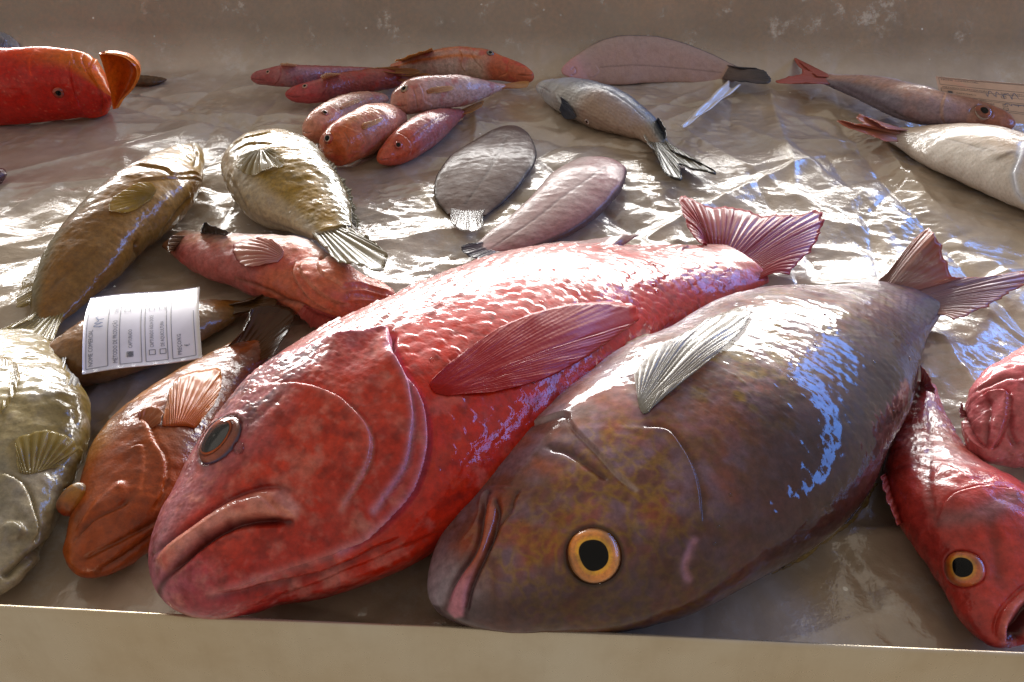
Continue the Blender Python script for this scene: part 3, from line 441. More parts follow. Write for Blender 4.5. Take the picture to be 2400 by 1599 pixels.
 'grey_bream': {"body":{"C":[[-0.03922,0.24633,0.03575],[-0.03853,0.24683,0.03575],[-0.03694,0.24797,0.03575],[-0.03459,0.24965,0.03575],[-0.0315,0.25186,0.03575],[-0.02769,0.25458,0.03575],[-0.02317,0.2578,0.03575],[-0.01792,0.26152,0.03575],[-0.01195,0.26576,0.03575],[-0.00525,0.27042,0.03587],[0.00216,0.27531,0.03634],[0.01022,0.28044,0.03713],[0.01889,0.28581,0.03819],[0.0281,0.29147,0.03945],[0.03774,0.29744,0.0408],[0.04772,0.30372,0.04221],[0.05823,0.31039,0.04358],[0.0693,0.31768,0.04468],[0.08089,0.32564,0.04551],[0.09298,0.33443,0.04598],[0.10552,0.34423,0.046],[0.11844,0.35511,0.04562],[0.13159,0.36712,0.04494],[0.1446,0.38052,0.04404],[0.15766,0.39541,0.04279],[0.17121,0.41185,0.041],[0.18578,0.4297,0.03856],[0.20196,0.44873,0.03534],[0.22022,0.46818,0.03153],[0.24015,0.48758,0.02722],[0.26155,0.50712,0.02251],[0.28401,0.52638,0.01806],[0.30739,0.54563,0.0141],[0.33155,0.56526,0.01089]],"a":[0.00025,0.00564,0.0102,0.01472,0.01939,0.02427,0.02943,0.03489,0.03991,0.04459,0.04983,0.05562,0.0609,0.06555,0.06983,0.07371,0.07672,0.07866,0.08017,0.08205,0.08428,0.08598,0.08594,0.0839,0.0811,0.07907,0.07824,0.07603,0.07031,0.06241,0.05357,0.04455,0.0358,0.02863],"w":[0.00017,0.00392,0.00706,0.01017,0.01334,0.01663,0.02006,0.02364,0.02686,0.02979,0.03302,0.03654,0.03972,0.04243,0.04483,0.04691,0.04838,0.04912,0.04953,0.05009,0.05081,0.05116,0.05044,0.04854,0.04623,0.04438,0.04322,0.0413,0.03754,0.0319,0.02409,0.01725,0.0116,0.00746],"flip":1,"tilt":0,"q":1.0,"floor":0.0005},"feats":{"lipA":[[-0.0328,0.2411,0.0385],[-0.0321,0.2421,0.0414],[-0.0315,0.2436,0.0437],[-0.0308,0.2453,0.0456],[-0.0299,0.247,0.0474],[-0.0288,0.2487,0.049],[-0.0275,0.2504,0.0506],[-0.0262,0.2521,0.0521],[-0.0247,0.2537,0.0535],[-0.023,0.2552,0.0549],[-0.0213,0.2568,0.0563],[-0.0199,0.2586,0.0576],[-0.0186,0.2606,0.0588],[-0.0176,0.2629,0.0599],[-0.0168,0.2654,0.0608],[-0.0163,0.2682,0.0616],[-0.0159,0.2712,0.0622],[-0.0157,0.2744,0.0626],[-0.0155,0.2777,0.0629],[-0.0152,0.2811,0.0632],[-0.0149,0.2847,0.0633],[-0.0145,0.2883,0.0635],[-0.0136,0.2916,0.0638],[-0.0121,0.2941,0.0646]],"lipB":[[-0.0225,0.237,0.0388],[-0.022,0.2381,0.0421],[-0.0216,0.2396,0.0447],[-0.0211,0.2414,0.047],[-0.0205,0.2433,0.0491],[-0.0197,0.2453,0.051],[-0.0187,0.2473,0.0527],[-0.0175,0.2494,0.0544],[-0.0164,0.2515,0.056],[-0.0152,0.2536,0.0575],[-0.0139,0.2558,0.0589],[-0.0128,0.2582,0.0601],[-0.0118,0.2608,0.0613],[-0.0108,0.2635,0.0624],[-0.01,0.2663,0.0633],[-0.0091,0.2693,0.0642],[-0.0083,0.2724,0.065],[-0.0075,0.2755,0.0658],[-0.0071,0.2789,0.0665],[-0.0074,0.2827,0.0667],[-0.0083,0.2868,0.0666]],"lipband":[[-0.0322,0.2409,0.0389],[-0.031,0.2432,0.0437],[-0.0296,0.2464,0.0472],[-0.0274,0.2495,0.0502],[-0.0248,0.2526,0.053],[-0.0217,0.2555,0.0556],[-0.019,0.2588,0.0581],[-0.0169,0.2629,0.0602],[-0.0158,0.2679,0.0617],[-0.0153,0.2737,0.0627],[-0.0147,0.2799,0.0634],[-0.0138,0.2862,0.0639],[-0.0102,0.2887,0.0657],[-0.0077,0.2818,0.0665],[-0.0079,0.2758,0.0657],[-0.0093,0.2704,0.0644],[-0.0107,0.2654,0.0629],[-0.0122,0.2607,0.0611],[-0.0141,0.2565,0.0591],[-0.0162,0.2527,0.0567],[-0.0181,0.2491,0.054],[-0.0199,0.2457,0.0512],[-0.0212,0.2423,0.0479],[-0.0219,0.2393,0.0441],[-0.0231,0.2372,0.039],[-0.0279,0.2384,0.0361]],"lipC":[[-0.0114,0.2608,0.0614],[-0.0105,0.2627,0.0623],[-0.0096,0.2646,0.063],[-0.0087,0.2666,0.0638],[-0.0078,0.2686,0.0645],[-0.0069,0.2707,0.0652],[-0.0058,0.2726,0.0659],[-0.0046,0.2744,0.0667],[-0.0031,0.276,0.0675],[-0.0017,0.2776,0.0684],[-0.0007,0.2796,0.0692],[-0.0003,0.2821,0.0697],[0.0001,0.2845,0.0703],[0.0014,0.2863,0.0712],[0.003,0.2877,0.0721]],"lipR":[[-0.0261,0.2689,0.0569],[-0.0245,0.2699,0.058],[-0.0229,0.2709,0.059],[-0.0214,0.2721,0.0599],[-0.0201,0.2736,0.0606],[-0.019,0.2754,0.0613],[-0.0181,0.2775,0.0618],[-0.0174,0.2799,0.0622],[-0.0168,0.2824,0.0625],[-0.0165,0.2852,0.0626],[-0.0164,0.2882,0.0624],[-0.0163,0.2913,0.0623],[-0.0157,0.294,0.0625],[-0.0144,0.296,0.0631],[-0.0124,0.2963,0.0643],[-0.0102,0.2957,0.0657],[-0.0079,0.2949,0.067],[-0.0057,0.294,0.0683],[-0.0034,0.2929,0.0694],[-0.0012,0.2916,0.0705],[0.0011,0.2904,0.0715]],"preA":[[0.0071,0.3408,0.0685],[0.0102,0.339,0.0716],[0.0134,0.3378,0.0741],[0.0165,0.337,0.0763],[0.0196,0.3363,0.0783],[0.0226,0.3362,0.08],[0.0257,0.3361,0.0815],[0.0288,0.3357,0.083],[0.0314,0.3326,0.0846],[0.0316,0.3272,0.0851],[0.0327,0.3222,0.0858],[0.0345,0.3179,0.0865],[0.0364,0.314,0.087],[0.0383,0.3103,0.0874],[0.0402,0.3069,0.0876],[0.0421,0.3036,0.0877],[0.0439,0.3004,0.0877],[0.0457,0.2972,0.0876],[0.0474,0.2942,0.0873],[0.0491,0.2913,0.087],[0.0508,0.2885,0.0866],[0.0526,0.2859,0.0862],[0.0546,0.2835,0.0858],[0.0567,0.2814,0.0854],[0.0588,0.2793,0.0849],[0.061,0.2774,0.0844]],"preB":[[0.0186,0.3123,0.0803],[0.0212,0.3106,0.0814],[0.0238,0.3091,0.0824],[0.0264,0.3075,0.0832],[0.0288,0.3056,0.0839],[0.031,0.3033,0.0845],[0.033,0.3008,0.0848],[0.035,0.2984,0.085],[0.037,0.296,0.0852],[0.0389,0.2937,0.0853],[0.0408,0.2915,0.0853],[0.0427,0.2895,0.0852],[0.0447,0.2876,0.0852],[0.0467,0.2857,0.0851],[0.0487,0.2839,0.0849]],"opA":[[0.0673,0.3131,0.0933],[0.0701,0.3126,0.0935],[0.073,0.3123,0.0936],[0.0758,0.3119,0.0937],[0.0786,0.3113,0.0938],[0.0811,0.3098,0.0936],[0.0829,0.3074,0.0933],[0.0844,0.3048,0.0928],[0.0855,0.3019,0.0923],[0.0867,0.2991,0.0916],[0.088,0.2965,0.091],[0.089,0.2938,0.0902],[0.0898,0.2911,0.0893],[0.0905,0.2884,0.0884],[0.0911,0.2857,0.0875],[0.0916,0.2831,0.0864],[0.0919,0.2804,0.0853],[0.092,0.2778,0.0842],[0.0921,0.2753,0.083],[0.0921,0.2728,0.0817],[0.0921,0.2704,0.0804],[0.0921,0.268,0.079],[0.0921,0.2658,0.0776],[0.0921,0.2635,0.0761]],"opB":[[0.0658,0.2497,0.0674],[0.0674,0.2509,0.0685],[0.069,0.2521,0.0696],[0.0708,0.2533,0.0705],[0.0728,0.2542,0.0712],[0.0749,0.2551,0.0718],[0.0771,0.2559,0.0723],[0.0793,0.2566,0.0728],[0.0816,0.2573,0.0731],[0.0839,0.2578,0.0732],[0.0863,0.2584,0.0733],[0.0885,0.2594,0.0737],[0.0902,0.2609,0.0745],[0.0916,0.2626,0.0755],[0.093,0.2643,0.0765]],"opC":[[0.0881,0.2567,0.0715],[0.0871,0.2555,0.0706],[0.0862,0.2543,0.0696],[0.0853,0.2531,0.0687],[0.0845,0.2519,0.0676],[0.0838,0.2508,0.0664],[0.0832,0.2496,0.0652],[0.0828,0.2485,0.0639],[0.0826,0.2474,0.0625],[0.0829,0.2465,0.061],[0.0836,0.2457,0.0595],[0.0844,0.2449,0.0579]],"nape":[[0.0264,0.2611,0.0714],[0.0284,0.2622,0.0725],[0.0306,0.2632,0.0735],[0.0331,0.2637,0.0742],[0.0355,0.2641,0.0749],[0.0381,0.2642,0.0754],[0.0406,0.2638,0.0756],[0.0431,0.2632,0.0757],[0.0456,0.2623,0.0756],[0.0479,0.2613,0.0753],[0.05,0.2601,0.0748],[0.0517,0.2584,0.0739],[0.0531,0.2566,0.0729],[0.054,0.2547,0.0716],[0.0545,0.2528,0.0702],[0.0545,0.2509,0.0686],[0.0542,0.249,0.067],[0.054,0.2472,0.0653]]},"eyes":[[[0.0391,0.2512,0.0676],[-0.111,-0.592,0.798],0.01265]],"fins":{"pectoral_fin":[[[0.0682,0.3336,0.0946],[0.0682,0.332,0.0947],[0.0681,0.3304,0.0947],[0.0681,0.3289,0.0947],[0.0681,0.3274,0.0948],[0.0683,0.3259,0.0948],[0.0685,0.3246,0.0948],[0.0688,0.3233,0.0948],[0.0694,0.3222,0.0948],[0.0704,0.3222,0.0949],[0.0713,0.3227,0.095],[0.0723,0.3232,0.0951]],[[0.0683,0.3571,0.0955],[0.0766,0.3708,0.095],[0.0864,0.3828,0.0946],[0.0976,0.3942,0.0935],[0.11,0.4085,0.0901],[0.1234,0.4238,0.0859],[0.1367,0.4354,0.0836],[0.1496,0.4417,0.0834],[0.156,0.4325,0.0862],[0.1436,0.4075,0.0919],[0.1309,0.3874,0.0966],[0.1192,0.3715,0.0995],[0.1084,0.3593,0.1006],[0.0984,0.3498,0.1005],[0.0884,0.3429,0.0998],[0.0789,0.3361,0.099]]],"pelvic_fin":[[[0.0505,0.3843,0.0743],[0.0537,0.3882,0.0741],[0.0569,0.392,0.0739],[0.0601,0.3956,0.0739],[0.0634,0.3989,0.074],[0.0667,0.4013,0.0747],[0.07,0.4031,0.0755],[0.0734,0.405,0.0763],[0.0769,0.4072,0.0767],[0.0806,0.4099,0.0767],[0.0844,0.413,0.0764],[0.0884,0.4171,0.0754]],[[0.0521,0.4121,0.055],[0.0548,0.4156,0.055],[0.0574,0.4192,0.055],[0.0601,0.4228,0.055],[0.0629,0.4263,0.055],[0.0658,0.4297,0.055],[0.0688,0.4328,0.055],[0.0719,0.4358,0.055],[0.0751,0.4386,0.055],[0.0783,0.4412,0.055],[0.0817,0.4436,0.055],[0.0851,0.4456,0.055],[0.0885,0.4472,0.055],[0.0919,0.4486,0.055],[0.0954,0.4496,0.055],[0.0988,0.4495,0.055]]],"dorsal_fin":[[[0.1325,0.2669,0.0376],[0.1422,0.272,0.031],[0.1478,0.2774,0.034],[0.152,0.2778,0.0396],[0.1576,0.2809,0.0419],[0.1644,0.2853,0.0423],[0.1727,0.2918,0.0401],[0.1807,0.2957,0.0381],[0.1876,0.3022,0.0378],[0.1944,0.3094,0.0375],[0.1979,0.3128,0.0426],[0.2068,0.3245,0.0395]],[[0.1429,0.2834,0.012],[0.1485,0.2851,0.012],[0.1541,0.2874,0.012],[0.1596,0.2908,0.012],[0.165,0.2948,0.012],[0.1705,0.2989,0.012],[0.1761,0.3029,0.012],[0.1819,0.3068,0.012],[0.1877,0.3106,0.012],[0.1936,0.3147,0.012],[0.1994,0.3195,0.012],[0.2051,0.3249,0.012],[0.2106,0.3308,0.012],[0.216,0.3372,0.012],[0.2211,0.3442,0.012],[0.2262,0.3515,0.012]]]},"tail":[[[0.3006,0.5751,0.013],[0.3037,0.5712,0.013],[0.3068,0.5674,0.013],[0.3099,0.5635,0.013],[0.313,0.5597,0.013],[0.3162,0.5559,0.013],[0.3193,0.552,0.013],[0.3224,0.5482,0.013],[0.3255,0.5443,0.013],[0.3286,0.5405,0.013],[0.3317,0.5367,0.013],[0.3349,0.5328,0.013]],[[0.3179,0.5797,0.02],[0.3247,0.5876,0.0244],[0.3315,0.5959,0.0289],[0.3385,0.6045,0.0333],[0.3457,0.6127,0.0378],[0.3536,0.6177,0.0422],[0.3606,0.6202,0.0467],[0.3582,0.6018,0.0484],[0.3615,0.596,0.0419],[0.3634,0.5893,0.0354],[0.3656,0.5829,0.0289],[0.3691,0.5774,0.0225],[0.3834,0.5848,0.016],[0.3945,0.5873,0.0147],[0.4049,0.589,0.0143],[0.4155,0.591,0.0139],[0.4268,0.5944,0.0136],[0.4394,0.6012,0.0132],[0.4486,0.6009,0.0128],[0.4437,0.5863,0.0125],[0.4312,0.5765,0.0121],[0.4177,0.5661,0.0129],[0.4042,0.5557,0.0141],[0.3911,0.546,0.0153],[0.3783,0.5369,0.0164],[0.366,0.5285,0.0176],[0.3539,0.5207,0.0188],[0.3434,0.5171,0.02]]]},
 'brown_grouper': {"body":{"C":[[-0.23338,0.27972,0.01462],[-0.23333,0.28013,0.01462],[-0.23323,0.28107,0.01462],[-0.23307,0.28246,0.01462],[-0.23286,0.28427,0.01462],[-0.23259,0.28648,0.01462],[-0.23225,0.28909,0.01462],[-0.23185,0.29209,0.01462],[-0.23137,0.29546,0.01466],[-0.23076,0.29913,0.01482],[-0.23005,0.3031,0.01508],[-0.22928,0.30741,0.01542],[-0.22848,0.31205,0.01584],[-0.22768,0.317,0.01634],[-0.22695,0.32227,0.01693],[-0.22639,0.32791,0.01757],[-0.22623,0.33411,0.01814],[-0.22645,0.34088,0.01866],[-0.22695,0.34818,0.01912],[-0.22759,0.35599,0.01946],[-0.22825,0.36432,0.01957],[-0.2287,0.37308,0.01943],[-0.22862,0.38214,0.01904],[-0.22812,0.39143,0.0184],[-0.22729,0.40103,0.01751],[-0.22611,0.41098,0.01641],[-0.22455,0.42133,0.01512],[-0.22255,0.43205,0.01377],[-0.2201,0.44327,0.01233],[-0.21688,0.45469,0.01086],[-0.21293,0.46627,0.00939],[-0.20832,0.47787,0.00811],[-0.20329,0.48962,0.00704],[-0.1981,0.50166,0.00619]],"a":[0.00015,0.00346,0.00618,0.00879,0.01133,0.01383,0.01628,0.01866,0.0207,0.0224,0.02418,0.02606,0.02762,0.02878,0.02975,0.03072,0.0318,0.0329,0.03389,0.03463,0.03515,0.03537,0.03513,0.03443,0.03337,0.0321,0.03065,0.02893,0.02692,0.02464,0.02246,0.02061,0.01894,0.0174],"w":[0.0001,0.00214,0.00383,0.00545,0.00702,0.00857,0.01009,0.01157,0.01284,0.01389,0.01499,0.01616,0.01712,0.01785,0.01845,0.01904,0.01971,0.0204,0.02101,0.02147,0.0218,0.02193,0.02162,0.02058,0.01933,0.01799,0.01659,0.0151,0.01351,0.01187,0.01025,0.00842,0.00681,0.00539],"flip":1,"tilt":0,"q":0.95,"floor":0.0005},"feats":{"gill":[[-0.2343,0.3793,0.0407],[-0.2308,0.3777,0.0411],[-0.2275,0.3749,0.0413],[-0.2246,0.3717,0.0413],[-0.222,0.3683,0.0411],[-0.2199,0.3648,0.0408],[-0.218,0.3613,0.0404],[-0.216,0.3581,0.0398],[-0.2138,0.3556,0.0391],[-0.2115,0.3533,0.0383],[-0.2094,0.351,0.0374],[-0.2078,0.3483,0.0364],[-0.2064,0.3456,0.0355],[-0.2053,0.3427,0.0346],[-0.2045,0.3398,0.0337],[-0.2039,0.3369,0.0329],[-0.2035,0.334,0.0321],[-0.2033,0.3311,0.0314],[-0.2032,0.3283,0.0307],[-0.2032,0.3255,0.03],[-0.2034,0.3228,0.0295],[-0.2039,0.3202,0.029],[-0.2045,0.3176,0.0286],[-0.2051,0.3151,0.0281]],"gill2":[[-0.2326,0.3787,0.0409],[-0.2317,0.3805,0.0408],[-0.2309,0.3826,0.0406],[-0.23,0.3846,0.0403],[-0.2286,0.3857,0.0401],[-0.2265,0.3855,0.0401],[-0.2243,0.3848,0.0401],[-0.222,0.3836,0.04],[-0.2198,0.3819,0.04],[-0.2185,0.379,0.0401],[-0.2182,0.3761,0.0403],[-0.2179,0.3732,0.0404]],"preop":[[-0.228,0.3519,0.0406],[-0.2258,0.3529,0.0406],[-0.2237,0.354,0.0406],[-0.2212,0.3535,0.0403],[-0.2193,0.3506,0.0398],[-0.218,0.3475,0.0393],[-0.2169,0.3444,0.0387],[-0.2161,0.3414,0.0381],[-0.2154,0.3384,0.0374],[-0.2148,0.3355,0.0368],[-0.2144,0.3326,0.0362],[-0.214,0.3298,0.0356],[-0.2138,0.327,0.035],[-0.2136,0.3243,0.0344],[-0.2135,0.3216,0.0337]],"maxilla":[[-0.2435,0.3022,0.0265],[-0.2421,0.3045,0.0279],[-0.2408,0.307,0.0292],[-0.2395,0.3095,0.0304],[-0.2384,0.3122,0.0315],[-0.2374,0.3151,0.0324],[-0.2362,0.3179,0.0333],[-0.2346,0.3205,0.0342],[-0.2328,0.3228,0.035],[-0.2308,0.3252,0.0357],[-0.2291,0.3277,0.0365],[-0.2265,0.3292,0.0369],[-0.2229,0.3283,0.0366],[-0.2202,0.3251,0.0357],[-0.2188,0.3214,0.0347],[-0.2193,0.3181,0.034],[-0.2212,0.3157,0.0336],[-0.2235,0.3137,0.0333],[-0.2262,0.3123,0.0331],[-0.2289,0.311,0.0326],[-0.2314,0.3093,0.032],[-0.2334,0.3073,0.0311],[-0.2353,0.3052,0.0301],[-0.237,0.3029,0.029],[-0.2385,0.3005,0.0279],[-0.2398,0.2981,0.0268]],"cleft":[[-0.2424,0.2957,0.0251],[-0.2415,0.2974,0.026],[-0.2406,0.2991,0.0268],[-0.2394,0.3006,0.0276],[-0.2382,0.3022,0.0285],[-0.2369,0.3036,0.0292],[-0.2355,0.305,0.03],[-0.2339,0.3062,0.0307],[-0.2321,0.3073,0.0313],[-0.2303,0.3083,0.0318],[-0.2285,0.3093,0.0322],[-0.2265,0.3103,0.0325],[-0.2246,0.3112,0.0327],[-0.2228,0.3122,0.0329],[-0.2211,0.3136,0.0331],[-0.2198,0.3152,0.0334],[-0.2186,0.317,0.0337],[-0.2174,0.3189,0.0339]],"jaw":[[-0.2352,0.2849,0.0218],[-0.2322,0.2859,0.0229],[-0.2294,0.2872,0.0237],[-0.2267,0.2886,0.0243],[-0.2242,0.2902,0.0247],[-0.2217,0.2919,0.025],[-0.2193,0.2937,0.0252],[-0.2169,0.2956,0.0252],[-0.2145,0.2976,0.0252],[-0.2122,0.2997,0.0251],[-0.2099,0.3018,0.0249],[-0.2077,0.3041,0.0247],[-0.2055,0.3065,0.0244],[-0.2035,0.3092,0.0239],[-0.2016,0.3121,0.0233]],"jaw2":[[-0.2268,0.2806,0.0161],[-0.2238,0.2822,0.017],[-0.2209,0.284,0.0175],[-0.2182,0.286,0.0178],[-0.2156,0.2883,0.0181],[-0.2132,0.2908,0.0184],[-0.2109,0.2935,0.0186],[-0.2087,0.2964,0.0187],[-0.2066,0.2993,0.0187],[-0.2045,0.3024,0.0188],[-0.2025,0.3056,0.0187],[-0.2007,0.3093,0.0182]]},"eyes":[[[-0.2549,0.3244,0.0227],[0.0,0.0,1.0],0.00896]],"fins":{"pectoral_fin":[[[-0.2159,0.3716,0.041],[-0.2143,0.372,0.0406],[-0.2127,0.3725,0.0402],[-0.2111,0.3731,0.0397],[-0.2096,0.3737,0.0391],[-0.2081,0.3744,0.0384],[-0.2066,0.3753,0.0378],[-0.2051,0.3761,0.037],[-0.2036,0.3768,0.0361],[-0.2021,0.3773,0.0352],[-0.2006,0.3777,0.0341],[-0.1992,0.3783,0.0329]],[[-0.2157,0.3782,0.0458],[-0.2187,0.3888,0.0448],[-0.2221,0.4002,0.0429],[-0.2254,0.4126,0.0401],[-0.227,0.4246,0.0371],[-0.2251,0.4333,0.0348],[-0.2209,0.4389,0.0332],[-0.2159,0.4434,0.0316],[-0.2106,0.4474,0.0298],[-0.2044,0.4494,0.0277],[-0.1997,0.4384,0.028],[-0.197,0.427,0.0285],[-0.1956,0.4164,0.0294],[-0.1949,0.406,0.0309],[-0.1951,0.396,0.0331],[-0.1958,0.3864,0.0354]]],"pelvic_fin":[[[-0.2318,0.3764,0.0416],[-0.2307,0.3756,0.0417],[-0.2296,0.3748,0.0418],[-0.2286,0.374,0.0418],[-0.2276,0.3733,0.0418],[-0.2265,0.3725,0.0418],[-0.2256,0.3718,0.0418],[-0.2246,0.3712,0.0418],[-0.2236,0.3705,0.0417],[-0.2227,0.3699,0.0416],[-0.2217,0.3692,0.0415],[-0.2208,0.3686,0.0414]],[[-0.2329,0.379,0.0449],[-0.232,0.3804,0.0448],[-0.2313,0.3821,0.0446],[-0.2306,0.3838,0.0444],[-0.2296,0.3852,0.0442],[-0.2282,0.3859,0.0441],[-0.2266,0.3859,0.0441],[-0.2248,0.3856,0.044],[-0.2229,0.3851,0.044],[-0.2211,0.3843,0.0439],[-0.2192,0.3831,0.0438],[-0.2176,0.381,0.0438],[-0.2169,0.3783,0.044],[-0.2168,0.376,0.0441],[-0.2167,0.3737,0.0442],[-0.2165,0.3714,0.0442]]]},"tail":[[[-0.2204,0.4917,0.0075],[-0.2176,0.4905,0.0075],[-0.2148,0.4893,0.0075],[-0.2121,0.4881,0.0075],[-0.2093,0.487,0.0075],[-0.2066,0.4858,0.0075],[-0.2038,0.4846,0.0075],[-0.201,0.4834,0.0075],[-0.1983,0.4822,0.0075],[-0.1955,0.481,0.0075],[-0.1928,0.4798,0.0075],[-0.19,0.4786,0.0075]],[[-0.1975,0.4878,0.03],[-0.1983,0.4943,0.0293],[-0.1991,0.5009,0.0285],[-0.1999,0.5076,0.0278],[-0.2016,0.5147,0.027],[-0.2026,0.5216,0.0263],[-0.2007,0.5256,0.0256],[-0.198,0.5281,0.0248],[-0.1951,0.53,0.0241],[-0.1921,0.5315,0.0233],[-0.189,0.5328,0.0226],[-0.1858,0.5339,0.0219],[-0.1825,0.5347,0.0211],[-0.1792,0.5353,0.0204],[-0.1756,0.5346,0.02],[-0.1719,0.5317,0.02],[-0.1697,0.5258,0.02],[-0.169,0.5197,0.02],[-0.1689,0.5139,0.02],[-0.169,0.5083,0.02],[-0.1696,0.5032,0.02],[-0.1703,0.4983,0.02],[-0.171,0.4933,0.02],[-0.1717,0.4885,0.02],[-0.1724,0.4837,0.02],[-0.173,0.4789,0.02],[-0.1737,0.4743,0.02],[-0.1744,0.4697,0.02]]]},
